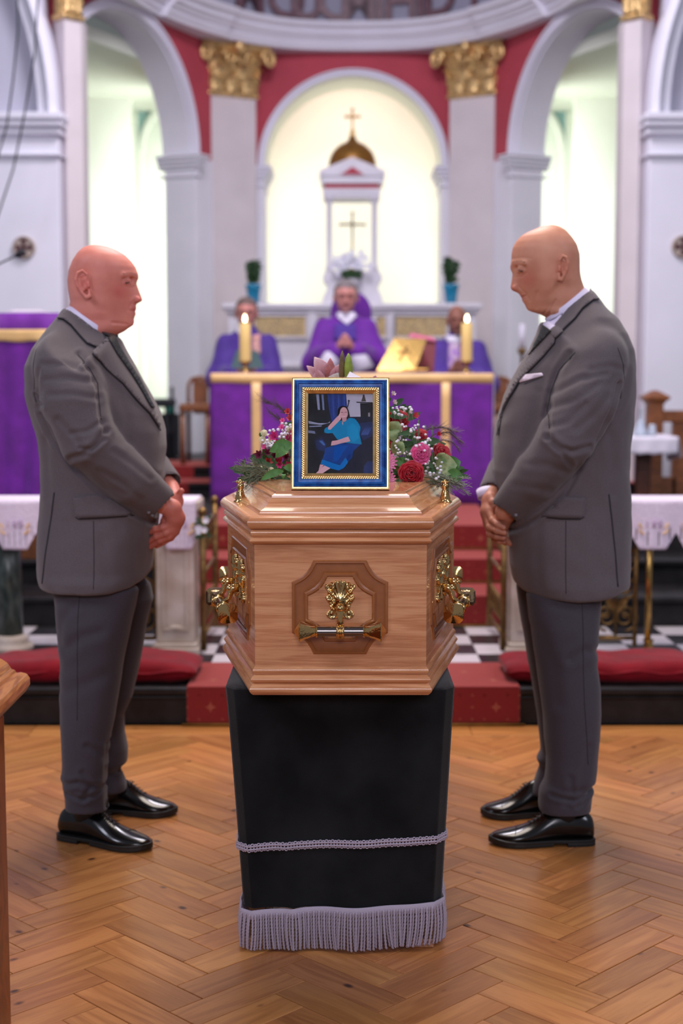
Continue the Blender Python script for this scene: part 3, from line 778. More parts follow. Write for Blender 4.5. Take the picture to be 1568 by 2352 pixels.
rim = [(0.0, zr)]+bead(zr, zr+hr*0.26, 0.004, 0.013)+bead(zr+hr*0.28, zr+hr*0.52, 0.006, 0.010)+[(0.005, zr+hr*0.54)]
cloft('box_rim', rim, M['oak'], coffin, auto=40)
lid_prof = [(0.0, zr+hr*0.55)]+bead(zr+hr*0.555, zl_-0.001, 0.010, 0.019, 8)+[(0.006, zl_)]
lid = cloft('lid', lid_prof, M['oak'], coffin, auto=50)
LT = 0.052    # raised part
rp = [(-0.014, zl_-0.001), (-0.014, zl_+0.006), (-0.016, zl_+0.010), (-0.024, zl_+0.014), (-0.034, zl_+0.022), (-0.041, zl_+0.033), (-0.046, zl_+0.038), (-0.047, zl_+0.043), (-0.056, zl_+0.047), (-0.058, zl_+LT)]
plan_save = plan
cloft('raised_lid', rp, M['oak'], lid, auto=28)
b = MB(); b.loft([cring(-0.060, zl_+LT-0.001), cring(-0.060, zl_+LT+0.0006)]); b.build('lid_top', M['oak_top'], lid)
# mitre joints on the corners of the raised lid
# routed panel: outline with stepped corners
def panel_loop(w_, h_, c, r=0.35, n=5, cx0=0, cz0=0):
    """rectangle w x h with ogee cut corners of size c"""
    pts = []
    for sx, sz in ((1, 1), (-1, 1), (-1, -1), (1, -1)):
        a = Vector((sx*w_/2, sz*(h_/2-c))); d = Vector((sx*(w_/2-c), sz*h_/2)); seq = []
        for i in range(n+1):
            t = i/n; p = a.lerp(d, t); nrm = Vector((-sx, -sz)).normalized(); seq.append(p+nrm*(math.sin(PI*t)**1.0*c*0.17*(1 if 0 < t < 1 else 0)))
        if sx*sz < 0: seq = seq[::-1]
        pts += seq
    return [(cx0+p.x, cz0+p.y) for p in pts]
def routed_panel(T, w_, h_, c, band, parent):
    lv = [(0.0, 0.0012), (0.05, 0.0036), (0.16, 0.0042), (0.22, 0.0010), (0.30, 0.0012), (0.62, 0.0022), (0.76, 0.0010), (0.84, 0.0048), (0.93, 0.0050), (1.0, 0.0014)]
    rings = []
    for t, dp in lv:
        d = band*t; lp = panel_loop(w_-2*d, h_-2*d, c*(1-0.10*t))
        rings.append([T @ Vector((x, -dp, z)) for x, z in lp])
    b = MB(); b.loft([[T @ Vector((x, 0.002, z)) for x, z in panel_loop(w_, h_, c)]]+rings+[[T @ Vector((x, 0.002, z)) for x, z in panel_loop(w_-2*band, h_-2*band, c*.9)]], True, False)
    return b.build('routed_panel', M['routed'], parent, auto=30)
def frame3(p, u):
    u = Vector((u[0], u[1], 0)).normalized(); n = Vector((-u.y, u.x, 0))
    return Matrix(((u.x, n.x, 0, p[0]), (u.y, n.y, 0, p[1]), (0, 0, 1, p[2]), (0, 0, 0, 1)))
pc = P3(780.5, 1395, CY0); sc1 = (P3(891, 1395, CY0).x-P3(670, 1395, CY0).x)
Tf = frame3((pc.x, CY0, pc.z), (1, 0))
routed_panel(Tf, sc1, sc1*0.985, sc1*0.225, sc1*0.17, coffin)
# the pressed back plate of a handle: scrolls, shell flutes, studs
def backplate(T, w_, h_, parent):
    nx, nz = 61, 73; X, Z = np.meshgrid(np.linspace(-1, 1, nx), np.linspace(-1, 1, nz), indexing='ij'); ax_ = np.abs(X)
    hwid = np.interp(Z, [-1, -.92, -.8, -.62, -.5, -.2, 0, .12, .25, .45, .62, .8, .9, 1.0], [.55, .82, .92, .80, .62, .74, .92, .96, .84, .80, .98, .95, .55, .22])
    topc = 0.80+0.20*np.cos(np.clip(X*1.9, -1.57, 1.57))*1.0+0.05*np.cos(X*22)*(np.abs(X) < .75)
    ins = (ax_ < hwid) & (Z < topc) & (Z > -0.98+0.35*(ax_ < 0.22)*(1-ax_/0.22))
    e = np.minimum(np.clip((hwid-ax_)/0.10, 0, 1), np.clip((topc-Z)/0.08, 0, 1))
    r = np.sqrt(X*X*1.0+(Z+0.12)**2); ang = np.arctan2(X, Z+0.12)
    hgt = 0.30*np.sqrt(e)
    shell = (Z > 0.0) & (np.abs(ang) < 1.0)
    hgt += np.where(shell, 0.24*(0.5+0.5*np.cos(ang*21))*np.clip(r*1.3, 0, 1), 0)
    for cx_, cz_, rr in ((.68, .62, .24), (.70, .18, .2), (.62, -.2, .2), (.55, -.72, .30)):
        d = np.hypot(ax_-cx_, (Z-cz_)*1.15); hgt += 0.26*np.exp(-((d-rr)/0.07)**2)+0.2*np.exp(-(d/0.08)**2)
    hgt += 0.10*np.sin(X*34)*np.sin(Z*38)*((ax_ > .4) & (Z < .75) & (Z > -.5))
    hgt += 0.55*np.exp(-((X/0.30)**2+((Z+0.05)/0.34)**2)*1.2)
    ip = np.full(X.shape, -1); vs = []
    for i in range(nx):
        for j in range(nz):
            if ins[i, j]: ip[i, j] = len(vs); vs.append(T @ Vector((X[i, j]*w_/2, -0.0025-hgt[i, j]*0.011, Z[i, j]*h_/2)))
    fs = [(ip[i, j], ip[i+1, j], ip[i+1, j+1], ip[i, j+1]) for i in range(nx-1) for j in range(nz-1) if min(ip[i, j], ip[i+1, j], ip[i+1, j+1], ip[i, j+1]) >= 0]
    n0 = len(vs); ipb = {}
    edges = {}
    for f in fs:
        for a, c in zip(f, f[1:]+f[:1]): edges[(a, c)] = edges.get((a, c), 0)+1
    inv = T.inverted()
    for (a, c) in list(edges):
        if (c, a) not in edges:
            for q in (a, c):
                if q not in ipb: v = inv @ vs[q]; v.y = 0.001; ipb[q] = len(vs); vs.append(T @ v)
            fs.append((c, a, ipb[a], ipb[c]))
    b = MB(); b._a(vs, fs); return b.build('back_plate', M['goldplate'], parent, smooth=True)
def handle_bar(T, half, r, parent, mid=(0,)):
    """round bar with flared square end caps along local x"""
    seg = MB(); seg.tube([T @ Vector((-half*0.52, 0, 0)), T @ Vector((half*0.52, 0, 0))], r, 20); bar = seg.build('bar', M['steel'], parent, auto=40)
    for s in (-1, 1):
        b = MB(); rings = []
        for t, k, q in ((0.50, 1.22, 8), (0.53, 1.28, 8), (0.545, 1.0, 8), (0.57, 1.05, 8), (0.66, 1.12, 4), (0.76, 1.40, 4), (0.88, 1.92, 4), (0.90, 1.90, 4), (1.0, 0.25, 4)):
            ring = []
            for i in range(16):
                a = 2*PI*i/16+PI/16; c, s_ = math.cos(a), math.sin(a)
                e = 1.0 if q == 8 else min(1/abs(c), 1/abs(s_))**0.85
                ring.append(T @ Vector((s*half*t, c*r*k*e, s_*r*k*e)))
            rings.append(ring)
        b.loft(rings); b.build('end_cap', M['goldplate'], bar, auto=25)
    return bar
def stem(T, top, bot, parent):
    """arm hanging from plate to bar, with round boss and ribbed clasp"""
    b = MB(); p0, p1 = Vector(top), Vector(bot)
    pts = [p0+Vector((0, 0.004, 0.0)), p0+Vector((0, -0.012, 0)), p0+Vector((0, -0.016, -0.008)), p0.lerp(p1, 0.5)+Vector((0, -0.004, 0)), p1+Vector((0, -0.002, 0.012))]
    b.tube([T @ p for p in pts], [0.0115, 0.0105, 0.0095, 0.0062, 0.0085], 12)
    b.ball(T @ (p0+Vector((0, -0.018, 0))), 0.0095, 12, 8)
    rings = []
    for t in np.linspace(-1, 1, 9):
        rr = 0.0150+0.0018*math.cos(t*9); xx = t*0.0092
        rings.append([T @ (p1+Vector((xx, rr*math.cos(2*PI*i/16), rr*1.08*math.sin(2*PI*i/16)))) for i in range(16)])
    b.loft(rings); 
    for t in (-.6, 0, .6): b.tube([T @ (p1+Vector((t*.008, -0.014, 0.012))), T @ (p1+Vector((t*.008, -0.0175, 0))), T @ (p1+Vector((t*.003, -0.014, -0.014)))], 0.0022, 6)
    return b.build('stem', M['goldplate'], parent, smooth=True)
m_ = sc1/221.0   # metres per photo pixel on the face
hd = bpy.data.objects.new('end_handle', None); COL.objects.link(hd); hd.parent = coffin; hd.matrix_parent_inverse = coffin.matrix_basis.inverted(); hd.location = (pc.x, CY0, pc.z)
backplate(Tf @ Matrix.Translation((0.5*m_, 0, (1395-1376)*m_)), 72*m_, 90*m_, hd)
stem(Tf, (0.5*m_, -0.016, (1395-1392)*m_), (0.5*m_, -0.034, (1395-1445)*m_), hd)
handle_bar(Tf @ Matrix.Translation((0.5*m_, -0.034, (1395-1445)*m_)), 104*m_, 0.0115, hd)
for s in (-1, 1):
    A = Vector((cxm+s*hw, CY0)); B = Vector((cxm+s*HS, CY0+SH)); C_ = Vector((cxm+s*HF, CY0+LEN))
    for (P_, Q_, wpan, nm) in ((A, B, 0.33, 'side_handle'), (B, C_, 0.50, 'side_handle'), (B, C_, None, 'side_handle')):
        u = (Q_-P_).normalized()
        if s < 0: u = -u
        t = 0.5 if P_ is A else (0.28 if wpan else 0.74); c = P_.lerp(Q_, t); zc_ = pc.z+0.012
        Ts = frame3((c.x, c.y, zc_), (u.x, u.y))
        Ts = Ts @ (Matrix.Identity(4))
        # outward must be -local y
        if (Ts.to_3x3() @ Vector((0, -1, 0))).x*s < 0: Ts = Ts @ Matrix.Rotation(PI, 4, 'Z')
        wp = 0.37 if P_ is A else 0.5
        routed_panel(Ts, wp, 0.222, 0.045, 0.034, coffin)
        h_ = bpy.data.objects.new(nm, None); COL.objects.link(h_); h_.parent = coffin; h_.matrix_parent_inverse = coffin.matrix_basis.inverted(); h_.location = (c.x, c.y, zc_)
        for dx in (-0.055, 0.055):
            backplate(Ts @ Matrix.Translation((dx, 0, 0.022)), 0.075, 0.105, h_)
            stem(Ts, (dx, -0.016, 0.004), (dx, -0.048, -0.045), h_)
        handle_bar(Ts @ Matrix.Translation((0, -0.048, -0.045)), 0.150, 0.0125, h_)
# lid screws (wreath holders) on the corners of the rim
def lid_screw(x, y):
    b = MB(); b.lathe([(0.0, 0), (0.017, 0), (0.018, 0.003), (0.0125, 0.006), (0.0135, 0.010), (0.011, 0.020), (0.0085, 0.030), (0.007, 0.034), (0.0095, 0.038), (0.009, 0.046), (0.006, 0.049), (0.008, 0.053), (0.003, 0.058), (0, 0.058)], (x, y, zl_-0.001), 20)
    for k in range(6): a = k*PI/3; b.ball((x+0.0085*math.cos(a), y+0.0085*math.sin(a), zl_+0.051), 0.0032, 6, 4)
    b.build('lid_screw', M['goldplate'], coffin, smooth=True)
for px in (552, 1022): p = P3(px, 1166, CY0+0.36); lid_screw(p.x, p.y)
for s in (-1, 1): lid_screw(cxm+s*(HF+0.02), CY0+LEN-0.22)

# ------------------------------------------------------------ trestle and its black velvet pall
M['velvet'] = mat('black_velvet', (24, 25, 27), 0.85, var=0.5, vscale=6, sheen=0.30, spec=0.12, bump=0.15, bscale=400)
M['braid'] = mat('silver_grey_braid', (178, 166, 182), 0.75, bump=0.4, bscale=600)
M['lightwood'] = wood_mat('light_ash', (188, 138, 104), (150, 98, 66), (3, 3, 20), 2, 0.5)
yA = CY0+0.075; yB = CY0+0.53
def pall_ring(z):
    """plan outline of the cloth at height z (front-left .. round .. front-right)"""
    t = (zb_-z)/zb_
    wl = P3(515, 1510, yA).x; wr = P3(1046, 1510, yA).x
    bl = PF(563, 2180, 0.02).x; br = PF(1014, 2180, 0.02).x
    e = t**0.9
    x0_, x1_ = wl+(bl-wl)*e-0.0, wr+(br-wr)*e; y0_ = yA-0.01+0.012*t; y1_ = yB-0.04*t
    rr = 0.018; n = 14; pts = []
    def seg(a, b2, m_): return [(a[0]+(b2[0]-a[0])*i/m_, a[1]+(b2[1]-a[1])*i/m_) for i in range(m_)]
    c = [(x0_, y1_), (x0_, y0_+0.03), (x0_+0.025, y0_), (x1_-0.025, y0_), (x1_, y0_+0.03), (x1_, y1_)]
    pts = seg(c[0], c[1], 14)+seg(c[1], c[2], 5)+seg(c[2], c[3], 60)+seg(c[3], c[4], 5)+seg(c[4], c[5], 14)+[c[5]]+seg(c[5], c[0], 30)[1:]
    out = []
    for i, (x, y) in enumerate(pts):
        front = 14 <= i <= 84
        d = 0
        if front:
            u = (x-x0_)/(x1_-x0_)
            d = t*(0.011*math.sin(u*9.4+1.2+t)+0.005*math.sin(u*21+t*3))+0.012*math.exp(-((u-0.82-0.25*(0.45-t))/0.05)**2)*math.exp(-((t-0.35)/0.22)**2)+0.010*math.exp(-((u-0.17-.10*t)/0.03)**2)*t
        out.append((x+(0.006*t*math.sin(y*40) if not front else 0), y-d, z))
    return out
zh = PF(784, 2180, 0.0)
ztop = zb_-0.004; zhem = H+(P3(784, 2085, yA+0.0).z-H)
zs_ = np.linspace(ztop, zhem, 46)
rings = [pall_ring(z) for z in zs_]
b = MB(); b.loft([[(x*0.97+cxm*0.03, y*0.97+0.03*(yA+0.2), ztop+0.003) for x, y, z in rings[0]]]+rings, True, False)
n_ = len(rings[0]); b.f.append(tuple(range(n_)))
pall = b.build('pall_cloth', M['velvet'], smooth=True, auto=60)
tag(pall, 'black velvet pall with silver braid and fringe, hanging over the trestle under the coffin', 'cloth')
def strip_at(z0_, z1_, off, i0=0, i1=99):
    r0 = [Vector(p) for p in pall_ring(z0_)]; r1 = [Vector(p) for p in pall_ring(z1_)]; return r0, r1
def braid_line(zc_, hh):
    b = MB(); rg = [Vector(p) for p in pall_ring(zc_)]; seq = rg[2:98]
    d = [0.0]
    for a, c in zip(seq[:-1], seq[1:]): d.append(d[-1]+(c-a).length)
    tot = d[-1]; n = int(tot/0.0075)
    def at(s_):
        i = min(max(int(np.searchsorted(d, s_))-1, 0), len(seq)-2); f_ = (s_-d[i])/max(d[i+1]-d[i], 1e-6); p = seq[i].lerp(seq[i+1], f_); t = (seq[i+1]-seq[i]).normalized(); return p, t
    zsl = lambda x: 0.010*((x-cxm)/0.25)+0.010*max(0, abs(x-cxm)/0.25-0.82)*0
    for k in range(n):
        p, t = at((k+0.5)*tot/n); o_ = Vector((t.y, -t.x, 0)); up = 0.3 if k % 2 else -0.3
        pts = [p+o_*(0.0035)+t*(0.0048*math.cos(a))+Vector((0, 0, zsl(p.x)+hh*0.5*math.sin(a)+up*hh*0.12)) for a in np.linspace(0, 2*PI, 11)]
        b.tube(pts, 0.0017, 5, cap=False)
    for q in (-.2, .2):
        pts = []
        for k in range(n*2):
            p, t = at((k+.5)*tot/(2*n)); o_ = Vector((t.y, -t.x, 0)); pts.append(p+o_*0.004+Vector((0, 0, zsl(p.x)+hh*q+0.0015*math.sin(k*PI))))
        b.tube(pts, 0.0024, 5)
    return b.build('braid', M['braid'], pall, smooth=True, kind='stuff', fix=False)
zbr = P3(790, 1937, yA).z; braid_line(zbr, 0.019)
# fringe: heading band and hanging twisted cords
b = MB(); r0 = [Vector(p) for p in pall_ring(zhem+0.004)]; r1 = [Vector(p) for p in pall_ring(zhem-0.018)]
hl = lambda x: 0.010*(x-cxm)/0.25
ring_o = [[p+Vector(((p.x-cxm)*0.02, -0.004, hl(p.x))) for p in r0[0:99]], [p+Vector(((p.x-cxm)*0.02, -0.006, hl(p.x))) for p in r1[0:99]]]
for i in range(98):
    for k in range(2):
        pass
vs = []; fs = []
for i in range(99):
    for r_ in ring_o: vs.append(r_[i])
for i in range(98): fs.append((2*i, 2*i+2, 2*i+3, 2*i+1))
b._a(vs, fs); hb = b.build('fringe_heading', M['braid'], pall, smooth=True, fix=False)
sd = hb.modifiers.new('s', 'SOLIDIFY'); sd.thickness = 0.003
b = MB(); seq = ring_o[1]; d = [0.0]
for a, c in zip(seq[:-1], seq[1:]): d.append(d[-1]+(c-a).length)
tot = d[-1]; n = int(tot/0.0066); FL = zhem-0.018-0.012
rng = random.Random(3); sway = 0
for k in range(n):
    s_ = (k+0.5)*tot/n; i = min(max(int(np.searchsorted(d, s_))-1, 0), len(seq)-2); f_ = (s_-d[i])/max(d[i+1]-d[i], 1e-6)
    p = Vector(seq[i]).lerp(Vector(seq[i+1]), f_); t = (Vector(seq[i+1])-Vector(seq[i])).normalized(); o_ = Vector((t.y, -t.x, 0))
    sway = 0.8*sway+rng.uniform(-0.004, 0.004); sw = sway+0.007*math.sin(k*0.23)*math.sin(k*0.061+1); L2 = 0.083+rng.uniform(-0.003, 0.003)
    L2 = min(L2, p.z-0.006)
    pts = []; rr = []
    nseg = 26
    for j in range(nseg+1):
        q = j/nseg; pts.append(p+Vector((0, 0, 0.012-q*(L2+0.012)))+t*(sw*q*q)+o_*(0.004*math.sin(q*PI)*1+0.003*(k % 2)))
    # two strand twist: wobble of the section
    rings = []
    for j, pp in enumerate(pts):
        a0 = j*1.25
        rings.append([pp+t*(0.0027*(1+0.32*math.cos(2*(a-a0)))*math.cos(a))+o_*(0.0027*(1+0.32*math.cos(2*(a-a0)))*math.sin(a)) for a in [2*PI*m2/8 for m2 in range(8)]])
    b.loft(rings)
b.build('fringe_cords', M['braid'], pall, smooth=True, kind='stuff')
# trestle
tr = thing('coffin_trestle', (cxm, CY0+0.3, 0), 'wooden trestle hidden under the black pall, its light wood feet showing at the floor', 'trestle')
for px, py in ((584, 2178), (966, 2180)):
    p = PF(px, py, 0); b = MB(); b.box(p.x-0.032, p.x+0.032, p.y+0.008, p.y+0.42, 0, 0.022); b.build('foot', M['lightwood'], tr, bevel=0.003)
    b = MB(); b.box(p.x-0.02, p.x+0.02, p.y+0.11, p.y+0.15, 0.022, zb_-0.04); b.box(p.x-0.02, p.x+0.02, p.y+0.27, p.y+0.31, 0.022, zb_-0.04); b.build('leg', M['lightwood'], tr)
b = MB(); b.box(cxm-0.24, cxm+0.24, yA+0.06, yB-0.06, zb_-0.04, zb_-0.008); b.build('top_rail', M['lightwood'], tr)

# ------------------------------------------------------------ framed photograph on the lid
yF = 0; 
for _ in range(3): pass
zt_ = zl_+LT+0.0008
bl_ = PF(668, 1126, zt_); br_ = PF(894, 1126, zt_)
wF = br_.x-bl_.x; hF = 0.268; yF = bl_.y; tilt = R(12)
fr = thing('picture_frame', ((bl_.x+br_.x)/2, yF, zt_), 'blue marbled picture frame with gold edges, leaning back on the coffin lid', 'picture frame')
TF = Matrix.Translation(((bl_.x+br_.x)/2, yF, zt_+0.0012)) @ Matrix.Rotation(R(-1.0), 4, 'Z') @ Matrix.Rotation(-tilt, 4, 'X')
M['bluemarb'] = mat('blue_marbled_lacquer', (38, 108, 184), 0.5, col2=(8, 58, 130), vscale=55, detail=8, coat=0.08, spec=0.3)
M['framegold'] = mat('gold_leaf_moulding', (216, 178, 118), 0.28, 0.85, var=0.15, vscale=80)
M['darkgold'] = mat('dark_gold_line', (92, 70, 44), 0.4, 0.6)
def rect(i, y): # inset i from outer edge
    return [(-wF/2+i, y, i), (wF/2-i, y, i), (wF/2-i, y, hF-i), (-wF/2+i, y, hF-i)]
def mould(name, prof, m, **kw):
    b = MB(); b.T = TF; b.loft([rect(i, y) for i, y in prof], True, False); return b.build(name, m, fr, **kw)
u_ = wF/226
mould('outer_gold_edge', [(0, 0.018), (0, -0.001), (0.0008, -0.003), (2.2*u_, -0.003), (2.6*u_, -0.0018), (3.2*u_, -0.0018), (3.6*u_, -0.004), (5.6*u_, -0.004), (6*u_, -0.003)], M['framegold'], auto=30)
mould('black_line', [(1.0*u_, -0.0032), (1.8*u_, -0.0034), (2.2*u_, -0.0030)], M['darkgold'])
mould('blue_moulding', [(5.9*u_, -0.002), (6.6*u_, -0.0065), (9*u_, -0.0085), (11*u_, -0.0070), (12.5*u_, -0.0095), (15*u_, -0.0105), (17*u_, -0.0085), (22*u_, -0.0080), (24*u_, -0.0075), (24.5*u_, -0.002)], M['bluemarb'], auto=35)
mould('inner_gold_slip', [(24*u_, -0.003), (25*u_, -0.0065), (30*u_, -0.0065), (31*u_, -0.0045), (32*u_, -0.0055), (38*u_, -0.001), (38.2*u_, 0.004)], M['framegold'], auto=30)
b = MB(); b.T = TF
ii = 27.5*u_; per = [(-wF/2+ii, ii), (wF/2-ii, ii), (wF/2-ii, hF-ii), (-wF/2+ii, hF-ii)]
for k in range(4):
    a, c = Vector(per[k]), Vector(per[(k+1) % 4]); L3 = (c-a).length; n = int(L3/0.0052); d_ = (c-a).normalized(); nn = Vector((-d_.y, d_.x))
    for j in range(n):
        p = a+d_*(L3*(j+0.5)/n); p1 = p-d_*0.0022-nn*0.0018; p2 = p+d_*0.0022+nn*0.0018
        b.tube([(p1.x, -0.0078, p1.y), ((p1.x+p2.x)/2, -0.0088, (p1.y+p2.y)/2), (p2.x, -0.0078, p2.y)], 0.0014, 5)
b.build('rope_beading', M['framegold'], fr, smooth=True, kind='stuff', fix=False)
b = MB(); b.T = TF; b.box(-wF/2+0.003, wF/2-0.003, 0.012, 0.016, 0.004, hF-0.004); b.build('backing_board', M['darkgold'], fr)
b = MB(); b.T = TF; b._a([(-0.03, 0.015, hF*0.62), (0.03, 0.015, hF*0.62), (0.02, 0.10, 0.030), (-0.02, 0.10, 0.030)], [(0, 1, 2, 3)]); st = b.build('strut', M['darkgold'], fr)
# the photograph itself, a flat print: layered flat shapes a fraction of a millimetre apart
pw, ph = wF-2*38*u_, hF-2*38*u_
def fm(name, c): return mat(name, c, 0.7, spec=0.08)
pr = MB(); pr.T = TF; pr.box(-pw/2-0.002, pw/2+0.002, 0.004, 0.006, 38*u_-0.002, hF-38*u_+0.002)
pho = pr.build('photograph', fm('print_dark', (16, 16, 28)), fr)
tag(pho, 'colour print of a seated woman in a turquoise top and long blue skirt')
# photo crop pixel coordinates (zoomed 5.6x view): left 372..1220, top 265..1280
def L(x, y):
    v = (y-265)/1015; le = 398-(398-366)*v; re = 1222-6*v
    return ((x-le)/(re-le)-0.5)*pw, 38*u_+(1-v)*ph
lay = [0]
def shp(pts, col, nm='print_shape'):
    lay[0] += 1; y = 0.0038-lay[0]*0.00006; b = MB(); b.T = TF
    b._a([(L(*p)[0], y, L(*p)[1]) for p in pts], [tuple(range(len(pts)))]); o = b.build(nm, fm('print_%d' % lay[0], col), pho, fix=False); return o
shp([(880, 266), (1221, 266), (1221, 560), (900, 560)], (178, 172, 190))
shp([(640, 266), (876, 266), (886, 420), (900, 620), (690, 620), (660, 470)], (28, 52, 128))
for i in range(6): x = 668+i*36; shp([(x, 268), (x+12, 268), (x+20, 560), (x+8, 560)], (44, 78, 160) if i % 2 else (20, 40, 104))
shp([(1010, 366), (1215, 372), (1216, 384), (1012, 378)], (26, 22, 30)); shp([(1058, 384), (1218, 384), (1218, 570), (1064, 570)], (28, 24, 34))
shp([(1094, 275), (1116, 275), (1116, 300), (1136, 362), (1070, 362), (1092, 300)], (70, 58, 56)); shp([(1158, 505), (1184, 505), (1184, 556), (1158, 556)], (150, 146, 160))
shp([(886, 440), (908, 376), (918, 380), (900, 440)], (24, 26, 50)); shp([(905, 340), (920, 340), (920, 378), (905, 378)], (24, 26, 50)); shp([(896, 350), (930, 350), (930, 358), (896, 358)], (24, 26, 50))
shp([(498, 270), (534, 270), (544, 468), (516, 470)], (132, 138, 170)); shp([(566, 270), (592, 270), (602, 472), (578, 472)], (104, 116, 160))
shp([(388, 610), (520, 640), (640, 640), (672, 612), (668, 634), (560, 662), (400, 648)], (150, 152, 182)); shp([(402, 676), (560, 668), (560, 684), (404, 690)], (130, 132, 168)); shp([(384, 732), (470, 742), (480, 776), (384, 764)], (120, 124, 160))
# chair
shp([(452, 860), (520, 800), (640, 760), (700, 620), (900, 560), (1218, 556), (1218, 1278), (820, 1278), (560, 1180), (480, 1000)], (20, 22, 48))
shp([(1050, 640), (1216, 620), (1216, 800), (1100, 860), (1050, 780)], (30, 44, 92)); 
for i in range(4): x = 1066+i*24; shp([(x, 780), (x+60, 690), (x+66, 692), (x+14, 800)], (60, 84, 150))
shp([(470, 870), (560, 830), (610, 900), (600, 1000), (500, 980)], (28, 42, 92)); shp([(520, 870), (560, 860), (600, 910), (590, 930)], (70, 104, 170)); shp([(1100, 1180), (1160, 1120), (1216, 1130), (1216, 1278), (1090, 1278)], (34, 50, 104))
# hair, face
def circ(cx_, cy_, rx, ry, n=16, a0=0): return [(cx_+rx*math.cos(2*PI*k/n+a0), cy_+ry*math.sin(2*PI*k/n+a0)) for k in range(n)]
shp([(764, 560), (768, 480), (790, 432), (840, 418), (888, 430), (910, 480), (930, 566), (904, 566), (880, 600), (790, 590)], (18, 12, 20))
shp(circ(848, 512, 52, 76), (206, 156, 160)); shp([(820, 560), (880, 560), (886, 620), (830, 624)], (190, 140, 146))
shp([(812, 498), (838, 502), (838, 508), (814, 506)], (70, 40, 50)); shp([(860, 500), (884, 498), (884, 505), (862, 507)], (70, 40, 50)); shp([(824, 550), (850, 558), (874, 548), (866, 562), (834, 564)], (232, 200, 206)); shp([(846, 505), (854, 534), (842, 536)], (176, 122, 128))
# blouse
shp([(592, 730), (610, 700), (700, 672), (760, 620), (820, 606), (836, 640), (920, 572), (985, 582), (1020, 620), (1062, 690), (1046, 780), (1074, 912), (880, 894), (760, 850), (716, 790), (700, 766), (640, 772), (596, 764)], (0, 128, 176))
shp([(880, 700), (960, 640), (1030, 700), (1040, 840), (960, 880), (900, 800)], (4, 142, 190)); shp([(822, 632), (842, 626), (832, 668)], (206, 156, 160))
shp([(640, 718), (648, 680), (760, 560), (790, 536), (812, 560), (810, 590), (760, 640), (672, 726)], (206, 154, 160)); shp([(776, 560), (790, 520), (800, 520), (812, 590), (790, 606)], (214, 166, 170))
shp([(680, 900), (690, 868), (760, 860), (900, 810), (928, 872), (800, 900), (740, 918), (676, 928)], (208, 158, 166))
# skirt
shp([(600, 960), (740, 920), (830, 898), (1060, 912), (960, 1000), (950, 1080), (880, 1140), (830, 1180), (560, 1110), (590, 1020)], (14, 62, 138))
shp([(720, 940), (900, 920), (840, 1000), (760, 1120), (700, 1120)], (18, 76, 156)); shp([(900, 1040), (955, 1036), (880, 1140), (840, 1160)], (10, 44, 112))
shp([(536, 1158), (560, 1104), (700, 1150), (790, 1176), (862, 1076), (896, 1138), (840, 1210), (770, 1244), (660, 1216)], (20, 106, 178))
shp([(530, 1166), (580, 1172), (520, 1256), (508, 1250)], (204, 156, 164)); shp([(586, 1180), (664, 1214), (560, 1280), (470, 1280)], (212, 166, 174))
b = MB(); b.T = TF; b.box(-pw/2-0.001, pw/2+0.001, 0.0012, 0.0016, 38*u_-0.001, hF-38*u_+0.001)
g = NT('clear_glass'); g.b.inputs['Base Color'].default_value = (1, 1, 1, 1); g.b.inputs['Roughness'].default_value = 0.0; g.b.inputs['Transmission Weight'].default_value = 1.0; g.b.inputs['IOR'].default_value = 1.05
M['glass'] = g.m
b.build('glass', M['glass'], fr)
# ============================================================ people
def skin_mat(name, col):
    s = NT(name); b = s.b
    tc = s.n('ShaderNodeTexCoord'); n1 = s.n('ShaderNodeTexNoise'); n1.inputs['Scale'].default_value = 13; n1.inputs['Detail'].default_value = 6
    s.l(tc.outputs['Object'], n1.inputs['Vector']); cr = s.n('ShaderNodeValToRGB')
    c = srgb(*col); cr.color_ramp.elements[0].position = .3; cr.color_ramp.elements[1].position = .7
    cr.color_ramp.elements[0].color = (c[0]*.84, c[1]*.70, c[2]*.66, 1); cr.color_ramp.elements[1].color = (c[0]*1.06, c[1]*1.06, c[2]*1.04, 1)
    s.l(n1.outputs['Fac'], cr.inputs[0]); at = s.n('ShaderNodeAttribute'); at.attribute_name = 'tone'
    mxx = s.n('ShaderNodeMix', data_type='RGBA', blend_type='MULTIPLY'); mxx.inputs[0].default_value = 1
    s.l(cr.outputs[0], mxx.inputs[6]); s.l(at.outputs['Color'], mxx.inputs[7]); s.l(mxx.outputs[2], b.inputs['Base Color'])
    b.inputs['Roughness'].default_value = 0.5; b.inputs['Specular IOR Level'].default_value = 0.35; b.inputs['Subsurface Weight'].default_value = 0.12
    b.inputs['Subsurface Radius'].default_value = (1, .35, .2); b.inputs['Subsurface Scale'].default_value = 0.006
    n2 = s.n('ShaderNodeTexNoise'); n2.inputs['Scale'].default_value = 350; s.l(tc.outputs['Object'], n2.inputs['Vector'])
    bp = s.n('ShaderNodeBump'); bp.inputs['Strength'].default_value = 0.12; bp.inputs['Distance'].default_value = 0.002
    s.l(n2.outputs['Fac'], bp.inputs['Height']); s.l(bp.outputs[0], b.inputs['Normal']); return s.m
M['suit'] = mat('charcoal_grey_wool', (98, 89, 92), 0.85, var=0.10, vscale=420, bump=0.25, bscale=700, sheen=0.25, spec=0.2, detail=1)
M['suit_t'] = mat('dark_grey_wool_trousers', (74, 70, 78), 0.88, var=0.10, vscale=420, bump=0.25, bscale=700, sheen=0.2, spec=0.2, detail=1)
M['seam'] = mat('seam_thread_and_edge_shade', (44, 42, 46), 0.9)  # also the shadow lines painted under lapel and pocket flap edges
M['shirt'] = mat('white_cotton', (226, 216, 240), 0.7)
M['tie'] = mat('black_silk', (22, 22, 26), 0.5, bump=0.3, bscale=500)
